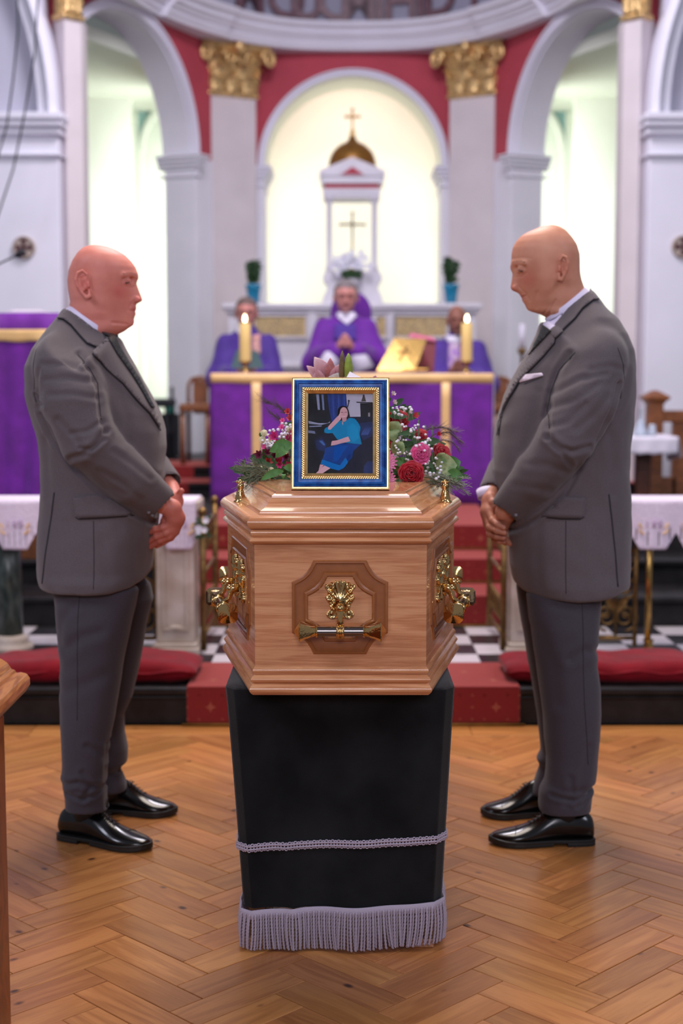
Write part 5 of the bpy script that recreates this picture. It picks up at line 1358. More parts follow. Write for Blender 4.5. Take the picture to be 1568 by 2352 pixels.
left = dict(s=1, Y0=4.25, root=(235, 1900), seed=1.0, bx=(40, 430), skin=(222, 142, 128), skinname='ruddy_skin', handtone=(.88, .78, .76),
  label='bald ruddy person in a grey suit left of the coffin, gold clip on tie',
  head=dict(top=(223, 562.5), ear=(204, 658), earw=.044, earh=.088, tilt=.20, hw=.079, neckw=.066, chin=(300, 745), lobe=(214, 690), eye=(296, 645), tip=(326, 689), mouth=(304, 712),
   front=[(224, 562.7), (231, 562.9), (239, 564.2), (247, 566.4), (267, 574), (287, 586), (301, 600), (311, 614), (317, 630), (318, 640), (314.5, 646), (313.5, 651), (317, 661), (323.5, 677), (328, 688), (327, 692), (322, 695), (313, 697), (312, 704), (313.5, 709), (311, 712.7), (309.5, 715), (312.5, 720.7), (309.5, 727), (307.5, 731), (308.5, 741), (304.5, 749), (296, 752.5), (287, 760), (275, 766), (264, 771), (258, 790), (250, 800)],
   back=[(221, 562.7), (213, 562.9), (205, 564.0), (193.5, 567), (180, 579), (167, 599), (159, 620), (156, 644), (157.5, 664), (160, 681), (162, 692), (160, 705), (158, 730), (160, 800)],
   soft=[(224, 562.7), (231, 562.9), (239, 564.2), (247, 566.4), (267, 574), (287, 586), (300, 600), (309, 614), (313, 630), (311, 645), (308, 660), (306, 676), (304, 690), (304, 700), (303, 712), (302, 725), (301, 738), (298, 748), (288, 758), (275, 766), (262, 773), (258, 790), (250, 800)]),
  face_lines=[([(314, 713), (304, 711.5), (296, 712)], 1.6, 2.2), ([(308, 684), (301, 690), (294, 702), (291, 712)], 2.5, 1.0), ([(287, 744), (272, 742), (258, 741)], 3.5, 2.2), ([(303, 657), (292, 660), (284, 655)], 2, .7), ([(286, 640), (296, 636), (306, 639)], 2.0, 1.0)],
  jaw=(.90, .80, .78),
  torso=[(700, 152, 205, .060), (716, 143, 238, .085), (735, 130, 256, .13), (766, 107, 268, .175), (803, 81, 287, .20), (843, 65, 309, .205), (904, 64, 343, .205), (947, 73, 367, .20), (990, 87, 378, .195), (1023, 94, 380, .19), (1060, 98, 376, .19), (1110, 99, 372, .19), (1180, 96, 364, .195), (1247, 91, 353, .21), (1300, 92, 347, .222), (1318, 95, 345, .235), (1360, 108, 338, .235)],
  arms=dict(near=[(150, 838, -.185, .088), (170, 925, -.215, .088), (203, 1012, -.225, .078), (300, 1102, -.17, .068), (376, 1160, -.10, .050)],
            far=[(170, 838, .185, .085), (210, 925, .215, .078), (270, 1010, .225, .070), (352, 1080, .14, .058), (392, 1118, .06, .044)]),
  hands=[  # near hand, then far hand; first chain of each is the palm
   [[(372, 1158, -.10, .027), (394, 1168, -.095, .027), (403, 1190, -.085, .027), (396, 1214, -.075, .024)],
    [(392, 1205, -.090, .012), (374, 1212, -.095, .0098), (356, 1216, -.088, .0090), (340, 1224, -.075, .0080)],
    [(398, 1214, -.088, .012), (381, 1225, -.092, .0098), (358, 1233, -.085, .0090), (338, 1246, -.070, .0080)],
    [(402, 1220, -.080, .011), (388, 1233, -.084, .0092), (366, 1243, -.078, .0085), (345, 1256, -.065, .0075)],
    [(403, 1222, -.068, .010), (393, 1236, -.070, .0082), (376, 1246, -.066, .0075), (360, 1255, -.058, .0068)],
    [(396, 1166, -.070, .014), (400, 1186, -.055, .0105), (394, 1202, -.050, .009)]],
   [[(394, 1122, .05, .024), (400, 1150, .0, .026), (396, 1180, -.03, .025), (384, 1200, -.04, .022)],
    [(398, 1158, .0, .014), (407, 1143, -.01, .0115), (416, 1128, -.015, .0095)],
    [(392, 1200, -.03, .010), (380, 1222, -.035, .009), (366, 1228, -.03, .008)],
    [(384, 1202, -.02, .010), (372, 1222, -.02, .009), (358, 1230, -.02, .008)],
    [(378, 1198, -.01, .010), (364, 1216, -.01, .009), (352, 1224, -.01, .008)]]],
  hem=[(60, 1322), (95, 1330), (108, 1337), (160, 1341), (223, 1343), (280, 1339), (319, 1332), (338, 1322), (349, 1300), (400, 1296)],
  collar=[(162, 703), (260, 771)], cw=.070,
  lapel=[(228, 800), (230, 815), (254, 846), (291, 881), (318, 917), (346, 950), (361, 978), (366, 990), (367, 980), (351, 939), (331, 902), (306, 862), (275, 816), (259, 786), (243, 790)],
  coll=[(150, 716), (160, 712), (175, 719), (200, 737), (230, 762), (259, 786), (243, 792), (228, 800), (208, 791), (190, 773), (168, 749), (150, 736), (138, 734)],
  seams=[[(99, 803), (93, 840), (88, 880), (86, 905), (91, 922)], [(190, 816), (222, 846), (240, 880), (246, 925), (252, 960)], [(225, 1190), (228, 1260), (230, 1340)]],
  slits=[[(132, 1128), (124, 1190), (114, 1260), (106, 1334)]],
  flap=[(180, 1140), (223, 1133), (262, 1140), (290, 1160), (310, 1178), (260, 1181), (191, 1184), (185, 1179)], flapline=[(184, 1182), (191, 1187), (260, 1184), (312, 1181)],
  buttons=[(342, 1176), (349, 1184), (354, 1190), (361, 1199)],
  tie=[(257, 770), (263, 770), (278, 802), (295, 832), (318, 870), (338, 907), (354, 938), (350, 938), (330, 902), (305, 860), (276, 816), (260, 787)], knot=(262, 774), clip=[(283, 829), (299, 831)],
  cuffs=[],
  folds=[([(90, 905), (98, 918), (120, 930)], 4, 5), ([(112, 850), (100, 900), (96, 940)], 5, 3), ([(192, 814), (225, 850), (243, 895), (250, 950), (262, 985)], 5, 6), ([(120, 838), (170, 838), (215, 852)], 6, 3), ([(128, 872), (180, 868), (228, 876)], 6, 3),
         ([(140, 905), (195, 903), (243, 912)], 6, 3.5), ([(263, 988), (243, 1015), (215, 1036), (185, 1045)], 6, 6), ([(262, 1004), (236, 1024), (208, 1022)], 4, 4), ([(255, 965), (225, 985), (190, 990)], 5, 3), ([(160, 960), (200, 1000), (225, 1040)], 7, 3),
         ([(100, 950), (130, 1010), (180, 1072), (240, 1130), (300, 1170), (345, 1205)], 5, 7), ([(280, 1030), (320, 1062), (355, 1095)], 6, 3), ([(250, 1075), (290, 1100), (330, 1140)], 8, 3), ([(222, 1060), (260, 1110), (300, 1130)], 7, 2.5),
         ([(240, 830), (280, 900), (300, 960), (300, 1010)], 9, 2.5), ([(110, 1010), (112, 1080), (118, 1140)], 10, 3), ([(240, 1200), (250, 1260), (260, 1320)], 12, 2), ([(160, 1200), (150, 1270), (150, 1330)], 12, 2), ([(310, 1200), (320, 1260), (320, 1310)], 8, 2)],
  legs=[[(1332, 135, 288, .060), (1352, 123, 318, .084), (1391, 128, 311, .095), (1439, 131, 300, .098), (1487, 138, 289, .095), (1528, 141, 281, .090), (1592, 138, 273, .085), (1646, 139, 264, .082), (1694, 142, 252, .080), (1756, 143, 249, .078), (1790, 141, 245, .078), (1803, 148, 243, .074), (1840, 151, 248, .070), (1857, 151, 252, .069)],
        [(1318, 180, 318, .060), (1340, 165, 345, .08), (1375, 165, 351, .092), (1439, 170, 335, .092), (1534, 175, 319, .088), (1598, 180, 305, .085), (1640, 180, 284, .08), (1680, 180, 285, .078), (1717, 185, 293, .078), (1750, 190, 292, .076), (1766, 192, 272, .066), (1774, 195, 281, .066), (1797, 200, 291, .062), (1815, 204, 291, .06)]],
  legy=[-.115, .135],
  tfolds=[([(150, 1792), (190, 1782), (240, 1800)], 6, 6), ([(160, 1812), (200, 1822), (245, 1806)], 5, 5), ([(200, 1760), (220, 1790), (200, 1820)], 6, 4), ([(160, 1480), (200, 1450), (240, 1440)], 12, 4), ([(180, 1380), (150, 1420), (145, 1470)], 10, 3), ([(150, 1580), (200, 1560), (250, 1540)], 14, 3), ([(210, 1700), (235, 1715), (250, 1740)], 7, 4), ([(250, 1700), (246, 1780), (248, 1850)], 4, 4)],
  tseams=[[(195, 1345), (192, 1400), (190, 1480), (189, 1560), (188, 1640)]],
  shoes=[((-.848, 4.180), (-.556, 4.055)), ((-.795, 4.430), (-.520, 4.400))])
right = dict(s=-1, Y0=4.25, root=(1300, 1900), seed=5.0, bx=(1080, 1480), skin=(208, 148, 122), skinname='tanned_skin', handtone=(.84, .78, .80), brow=(92, 66, 58),
  label='shaven person in a grey suit right of the coffin, with white pocket square',
  head=dict(top=(1262, 516.8), ear=(1282, 621), earw=.030, earh=.078, tilt=.10, hw=.077, neckw=.064, earo=-.002, chin=(1216, 713), lobe=(1279, 650), eye=(1192, 618), tip=(1173, 662), mouth=(1202, 683),
   front=[(1260, 517), (1252, 517.3), (1241, 519.6), (1228.6, 526), (1211.7, 532.5), (1196, 542), (1183.7, 556), (1176.7, 570), (1174, 587), (1174, 601), (1170.8, 612), (1171.7, 620.7), (1176, 627), (1175, 637.5), (1172.5, 651.5), (1171, 661), (1174.6, 667.7), (1181, 670.5), (1189, 672), (1193.5, 677.5), (1195, 682), (1199.5, 684.5), (1197.5, 688), (1199, 692), (1202.6, 696), (1206, 702), (1209.6, 710.5), (1216, 716), (1229, 718), (1242.6, 722.5), (1253, 728), (1258, 745), (1262, 765)],
   back=[(1264, 517), (1273, 517.3), (1283, 519.8), (1298.7, 530), (1312.8, 545), (1324, 563), (1330, 584), (1330.5, 605), (1331, 626), (1333.8, 641.7), (1339.4, 657), (1345, 675), (1350, 700), (1352, 765)],
   soft=[(1260, 517), (1252, 517.3), (1241, 519.6), (1228.6, 526), (1211.7, 532.5), (1197, 542), (1185, 556), (1179, 570), (1177, 587), (1177, 601), (1178, 612), (1181, 622), (1184, 632), (1187, 645), (1190, 658), (1194, 668), (1199, 676), (1203, 684), (1206, 693), (1210, 702), (1214, 710), (1221, 716), (1232, 720), (1243, 724), (1253, 729), (1258, 745), (1262, 765)]),
  face_lines=[([(1193, 684), (1201, 680.5), (1210, 678)], 1.6, 2.2), ([(1194, 655), (1203, 666), (1213, 676), (1219, 690)], 2.5, 1.6), ([(1234, 672), (1230, 690), (1233, 706)], 4, 1.2), ([(1262, 728), (1265, 710), (1275, 690)], 3, 1.5), ([(1188, 634), (1200, 634), (1210, 626)], 2, .8), ([(1180, 592), (1200, 590), (1220, 594)], 2, .5), ([(1248, 724), (1256, 712), (1262, 700)], 2.5, 1.0)],
  jaw=(.84, .78, .76),
  torso=[(656, 1356, 1300, .055), (670, 1361, 1272, .075), (706, 1384, 1249, .135), (734, 1412, 1245, .175), (768, 1434, 1235, .20), (804, 1448, 1217, .205), (847, 1453, 1190, .205), (908, 1453, 1158, .205), (970, 1449, 1140, .20), (1019, 1444, 1134, .195), (1080, 1441, 1134, .19), (1130, 1443, 1150, .19), (1180, 1444, 1163, .195), (1247, 1443, 1171, .21), (1300, 1441, 1173, .222), (1330, 1439, 1178, .235), (1370, 1430, 1190, .235)],
  arms=dict(near=[(1368, 832, -.185, .088), (1345, 920, -.215, .086), (1300, 1010, -.225, .080), (1228, 1100, -.17, .068), (1158, 1176, -.105, .050)],
            far=[(1340, 832, .185, .085), (1290, 925, .215, .078), (1225, 1005, .215, .068), (1160, 1082, .10, .055), (1124, 1138, .015, .040)]),
  hands=[
   [[(1165, 1180, -.10, .027), (1152, 1196, -.07, .026), (1148, 1216, -.05, .024)],
    [(1150, 1214, -.045, .010), (1160, 1236, -.05, .009), (1171, 1250, -.05, .0075)],
    [(1144, 1214, -.035, .010), (1150, 1236, -.04, .009), (1160, 1248, -.04, .0075)]],
   [[(1128, 1132, .005, .022), (1124, 1152, -.02, .023), (1122, 1176, -.04, .024), (1126, 1200, -.045, .022)],
    [(1122, 1174, -.055, .0115), (1131, 1196, -.085, .0098), (1143, 1205, -.115, .0090), (1156, 1212, -.125, .0080)],
    [(1118, 1186, -.050, .0115), (1124, 1212, -.080, .0098), (1140, 1219, -.110, .0090), (1158, 1224, -.118, .0080)],
    [(1118, 1198, -.045, .011), (1124, 1227, -.070, .0092), (1140, 1233, -.095, .0085), (1156, 1236, -.105, .0076)],
    [(1124, 1210, -.035, .010), (1134, 1239, -.055, .0080), (1146, 1244, -.078, .0075), (1158, 1245, -.088, .0068)],
    [(1126, 1142, -.030, .013), (1132, 1154, -.050, .0108), (1136, 1164, -.060, .0095)]]],
  hem=[(1100, 1290), (1172, 1296), (1176, 1320), (1186, 1343), (1243, 1353), (1300, 1357), (1339, 1356), (1380, 1348), (1402, 1341), (1421, 1341), (1440, 1330), (1480, 1322)],
  collar=[(1343, 662), (1253, 734)], cw=.068,
  lapel=[(1266, 780), (1264, 790), (1241, 820), (1211, 853), (1189, 881), (1168, 918), (1152, 957), (1146, 1002), (1146, 990), (1158, 936), (1177, 888), (1198, 853), (1216, 824), (1239, 791), (1256, 768), (1262, 772)],
  coll=[(1354, 668), (1344, 672), (1338, 678), (1302, 717), (1272, 750), (1254, 766), (1262, 772), (1266, 780), (1285, 762), (1315, 734), (1334, 711), (1358, 692), (1372, 690)],
  seams=[[(1398, 800), (1412, 840), (1418, 880), (1416, 915)], [(1305, 810), (1275, 850), (1256, 900), (1246, 950), (1244, 980)], [(1290, 1190), (1288, 1260), (1286, 1350)], [(1203, 882), (1240, 866)]],
  slits=[[(1390, 1132), (1396, 1190), (1402, 1260), (1406, 1338)]],
  flap=[(1333, 1139), (1290, 1137), (1262, 1158), (1238, 1180), (1280, 1184), (1322, 1184), (1330, 1179)], flapline=[(1331, 1182), (1322, 1187), (1280, 1187), (1238, 1183)],
  square=[(1203, 862), (1240, 857), (1243, 863), (1196, 880)],
  buttons=[(1183, 1182), (1176, 1188), (1169, 1196), (1141, 1060)],
  tie=[(1247, 750), (1257, 765), (1237, 790), (1214, 819), (1224, 800), (1239, 772)], knot=(1249, 752),
  shirtfront=[(1254, 728), (1244, 748), (1256, 766), (1274, 750), (1290, 730), (1270, 722)],
  cuffs=[((1114, 1124, .020), (1117.5, 1142, .008), .0275)],
  folds=[([(1400, 880), (1380, 940), (1350, 1010), (1320, 1075), (1290, 1130), (1230, 1186), (1170, 1230)], 5, 7), ([(1296, 812), (1272, 850), (1254, 900), (1245, 955), (1240, 1000)], 5, 6), ([(1335, 850), (1380, 842), (1415, 850)], 6, 3),
         ([(1260, 900), (1310, 870), (1370, 858)], 6, 4), ([(1250, 935), (1300, 915), (1350, 880)], 6, 3), ([(1246, 975), (1280, 965), (1320, 925)], 6, 3), ([(1240, 1000), (1262, 1020), (1290, 1030), (1330, 1020)], 6, 6), ([(1246, 1010), (1275, 1040), (1290, 1060)], 5, 4),
         ([(1300, 980), (1340, 950), (1370, 910)], 8, 3), ([(1200, 1060), (1240, 1060), (1280, 1075)], 8, 2.5), ([(1180, 1110), (1220, 1115), (1250, 1120)], 8, 2), ([(1400, 950), (1425, 900), (1432, 850)], 8, 3), ([(1230, 900), (1215, 980), (1200, 1040)], 10, 2.5),
         ([(1395, 1000), (1400, 1070), (1396, 1130)], 10, 3), ([(1350, 1200), (1360, 1270), (1365, 1340)], 10, 2), ([(1230, 1200), (1225, 1270), (1230, 1340)], 10, 2)],
  legs=[[(1342, 1366, 1234, .060), (1362, 1382, 1209, .084), (1395, 1379, 1212, .094), (1439, 1374, 1218, .098), (1487, 1370, 1225, .094), (1528, 1370, 1232, .090), (1582, 1377, 1240, .088), (1637, 1379, 1246, .086), (1694, 1376, 1250, .083), (1734, 1372, 1255, .081), (1767, 1369, 1253, .079), (1790, 1366, 1250, .077), (1804, 1354, 1242, .070), (1814, 1360, 1238, .072), (1845, 1357, 1237, .070), (1862, 1355, 1239, .069)],
        [(1320, 1350, 1206, .060), (1343, 1365, 1185, .08), (1400, 1355, 1192, .090), (1455, 1350, 1202, .092), (1566, 1350, 1221, .086), (1640, 1350, 1234, .082), (1690, 1348, 1239, .078), (1723, 1346, 1241, .076), (1742, 1345, 1231, .072), (1758, 1340, 1240, .068), (1767, 1338, 1236, .066), (1790, 1332, 1228, .062), (1822, 1326, 1218, .06)]],
  legy=[-.125, .135],
  tfolds=[([(1350, 1806), (1310, 1822), (1260, 1812)], 5, 6), ([(1355, 1800), (1330, 1830), (1316, 1836)], 5, 4), ([(1300, 1770), (1306, 1810), (1290, 1830)], 7, 3), ([(1300, 1500), (1330, 1480), (1365, 1490)], 10, 4), ([(1230, 1440), (1260, 1520), (1270, 1600)], 14, 3), ([(1340, 1700), (1330, 1760), (1320, 1800)], 8, 3)],
  tseams=[[(1324, 1360), (1326, 1440), (1327, 1520), (1330, 1600), (1336, 1680), (1340, 1740)]],
  shoes=[((.752, 4.125), (.438, 4.120)), ((.700, 4.400), (.440, 4.385))])
man_l = make_man(left)
man_r = make_man(right)
# ============================================================ furniture and ornament of the sanctuary
M['purple'] = mat('purple_brocade', (106, 20, 146), 0.7, var=0.22, vscale=9, sheen=0.5, bump=0.2, bscale=40)
M['purple2'] = mat('violet_robe_cloth', (104, 28, 150), 0.75, var=0.15, vscale=9, sheen=0.3)
M['indigo'] = mat('indigo_robe_cloth', (74, 44, 140), 0.75, var=0.15, vscale=9, sheen=0.3)
M['galloon'] = mat('gold_satin_band', (232, 190, 128), 0.45, var=0.08, vscale=8)
M['linen'] = mat('white_linen', (232, 226, 242), 0.75, var=0.03, vscale=20)
M['lace'] = mat('white_lace_cloth', (226, 212, 232), 0.85, var=0.05, vscale=60, bump=0.4, bscale=120)
M['wax'] = mat('candle_wax', (240, 204, 128), 0.5, sss=0.1)
M['flame'] = mat('candle_flame', (255, 236, 200), 0.5, emit=(255, 226, 176), estr=14.0)
M['marblew'] = mat('white_altar_marble', (216, 212, 222), 0.4, var=0.06, vscale=6, detail=6)
M['mosaic'] = mat('gold_mosaic', (206, 178, 120), 0.3, 0.55, col2=(150, 132, 108), vscale=60, bump=0.8, bscale=70)
M['bronze'] = mat('old_gold_leaf', (150, 106, 46), 0.42, 0.6, var=0.15, vscale=20)
M['brownwood'] = wood_mat('polished_brown_oak', (142, 84, 44), (92, 48, 24), (2, 2, 14), 2, 0.35, coat=0.2)
M['darkred'] = mat('crimson_velvet_cushion', (120, 8, 24), 0.8, sheen=0.12, spec=0.2, var=0.2, vscale=10, bump=0.2, bscale=300)
M['darkwood'] = wood_mat('dark_stained_wood', (92, 46, 26), (50, 22, 12), (2, 2, 14), 2, 0.4)
M['black'] = mat('black_upholstery', (22, 24, 32), 0.8)
M['pot'] = mat('blue_glazed_pot', (20, 128, 168), 0.2, var=0.15, vscale=20, coat=0.5)
M['leaf'] = mat('green_leaf', (52, 96, 48), 0.5, var=0.3, vscale=30)
M['leafdk'] = mat('dark_green_foliage', (42, 74, 40), 0.6, var=0.35, vscale=40)
M['petalw'] = mat('white_petal', (236, 234, 246), 0.6, sss=0.1)
M['hairgrey'] = mat('grey_hair', (128, 118, 120), 0.8, var=0.25, vscale=60)
M['hairbrown'] = mat('greying_brown_hair', (112, 92, 88), 0.8, var=0.25, vscale=60)
M['paper'] = mat('white_paper', (236, 226, 236), 0.7)

def cloth_front(name, x0, x1, y, z0, z1, m, parent, folds, amp=0.012, seed=1, th=0.006, nx=60, nz=10, flare=0.0):
    rng = random.Random(seed); ph = [rng.uniform(0, 6) for _ in range(4)]; b = MB(); vs = []
    for j in range(nz+1):
        t = j/nz; z = z1+(z0-z1)*t
        for i in range(nx+1):
            u = i/nx; x = x0+(x1-x0)*u+(u-.5)*flare*t
            vs.append((x, y-amp*(0.25+0.75*t)*(math.sin(u*folds*6.28+ph[0])+0.5*math.sin(u*folds*15+ph[1]+t)), z+0.003*math.sin(u*30+ph[2])*t))
    b._a(vs, [(j*(nx+1)+i, j*(nx+1)+i+1, (j+1)*(nx+1)+i+1, (j+1)*(nx+1)+i) for j in range(nz) for i in range(nx)])
    o = b.build(name, m, parent, smooth=True); md = o.modifiers.new('s', 'SOLIDIFY'); md.thickness = th; return o

# ---- altar with purple frontal
ya = 8.98
x0, x1 = P3(487, 1000, ya).x, P3(1129, 1000, ya).x; zt = P3(800, 856, ya).z
alt = thing('altar', ((x0+x1)/2, ya+0.4, Z4+.007), 'long altar under a purple cloth with gold bands, the three seated priests behind it', 'altar')
b = MB(); b.box(x0+.03, x1-.03, ya+.03, ya+.70, Z4+.008, zt-.012); b.build('altar_block', M['marblew'], alt)
b = MB(); b.box(x0, x1, ya, ya+.72, zt-.012, zt); tc = b.build('altar_cloth', M['purple'], alt, bevel=.006)
zb1 = P3(800, 1168, ya-.02).z
cloth_front('frontal', x0-.004, x1+.004, ya-.014, max(zb1, Z4+.01), zt-.002, M['purple'], alt, 3, .010, 2, nx=90)
zg0, zg1 = P3(800, 880, ya-.03).z, P3(800, 858, ya-.03).z
cloth_front('gold_band', x0-.006, x1+.006, ya-.022, zg0, zg1+.002, M['galloon'], alt, 2, .006, 2, nx=90, nz=2, th=.003)
for pxa, pxb in ((579, 600), (1012, 1032)):
    cloth_front('gold_stripe', P3(pxa, 1000, ya).x, P3(pxb, 1000, ya).x, ya-.036, max(zb1, Z4+.012), zg0+.004, M['galloon'], alt, .3, .003, 5, nx=4, nz=8, th=.003)
for s in (-1, 1):
    xx = x0-.006 if s < 0 else x1+.006; b = MB(); b.box(min(xx, xx+s*.008), max(xx, xx+s*.008), ya, ya+.70, Z4+.02, zt-.01); b.build('side_fall', M['linen'] if s > 0 else M['purple'], alt, bevel=.003)

def candle(px, lab):
    c = P3(px, 850, ya+.12); z = zt
    t = thing('altar_candle', (c.x, c.y, z), lab, 'candle', None)
    b = MB(); b.lathe([(0, 0), (.042, 0), (.043, .006), (.030, .014), (.016, .022), (.014, .045), (.026, .052), (.030, .060), (.040, .064), (.042, .070), (0, .070)], (c.x, c.y, z), 24); b.build('candlestick', M['brass'], t, smooth=True)
    zc_ = z+.07; zt_ = P3(px, 742, ya+.12).z
    b = MB(); b.lathe([(0, 0), (.037, 0), (.038, .01), (.037, (zt_-zc_)*.5), (.036, (zt_-zc_)-.008), (.030, zt_-zc_), (.008, zt_-zc_-.008), (0, zt_-zc_-.008)], (c.x, c.y, zc_), 24); b.build('wax', M['wax'], t, smooth=True)
    b = MB(); b.tube([(c.x, c.y, zt_-.01), (c.x+.001, c.y, zt_+.012)], .0015, 6); b.build('wick', M['lash'], t)
    b = MB(); b.lathe([(0, 0), (.006, .004), (.0105, .016), (.009, .028), (.004, .042), (0, .050)], (c.x, c.y, zt_+.006), 14); b.build('flame', M['flame'], t, smooth=True)
candle(563, 'lit yellow candle on the altar in front of the left priest')
candle(1071, 'lit yellow candle on the altar in front of the right priest')
# book stand and missal
c = P3(925, 848, ya+.15); st = thing('book_stand', (c.x, c.y, zt), 'brass book stand engraved with a cross on the altar, tilted away', 'book stand')
q = [P3(864, 842, ya+.13), P3(953, 845, ya+.13), P3(980, 778, ya+.32), P3(905, 775, ya+.32)]
for v in q[:2]: v.z = zt+.012
b = MB(); nrm = (q[1]-q[0]).cross(q[3]-q[0]).normalized()*.006; b.loft([[v for v in q], [v-nrm for v in q]]); pl = b.build('plate', M['brass'], st, bevel=.002)
mid = (q[0]+q[1]+q[2]+q[3])/4; ux = (q[1]-q[0]).normalized(); uz = (q[3]-q[0]).normalized(); nn = -nrm.normalized() if nrm.y > 0 else nrm.normalized()
b = MB(); b.tube([mid-uz*.07+nn*.004, mid+uz*.07+nn*.004], .007, 6); b.tube([mid+uz*.02-ux*.045+nn*.004, mid+uz*.02+ux*.045+nn*.004], .007, 6); b.build('cross_relief', M['oldbrass'], pl)
e0, e1 = P3(925, 840, ya+.10), P3(982, 840, ya+.10)
b = MB(); b.box(q[0].x, q[1].x, ya+.11, ya+.36, zt+.001, zt+.012); b.tube([(e0.x, e0.y, zt+.02), (e1.x, e1.y, zt+.02)], .006, 8); b.tube([(e1.x, e1.y, zt+.006), (e1.x, e1.y, zt+.05)], .006, 8); b.tube([(q[2].x-.03, q[2].y+.02, zt+.01), (q[2].x-.03, q[2].y, q[2].z-.02)], .006, 8); b.build('base_frame', M['brass'], st)
bk = thing('missal', (q[2].x, q[2].y, zt+.1), 'open red covered missal leaning on the brass book stand', 'book')
v = [P3(945, 800, ya+.40), P3(996, 838, ya+.37), P3(1002, 782, ya+.44), P3(950, 770, ya+.44)]
v[0].z = zt+.001; v[1].z = zt+.001
b = MB(); d_ = Vector((0, .03, 0)); b.loft([v, [k+d_ for k in v]]); b.build('cover', mat('maroon_leather', (120, 34, 48), .5), bk, bevel=.003)
b = MB(); v2 = [P3(938, 774, ya+.40), P3(1000, 784, ya+.42), P3(994, 778, ya+.50), P3(944, 768, ya+.50)]; b.loft([v2, [k+Vector((0, 0, .008)) for k in v2]]); b.build('pages', mat('pink_page_edge', (222, 110, 150), .6), bk)

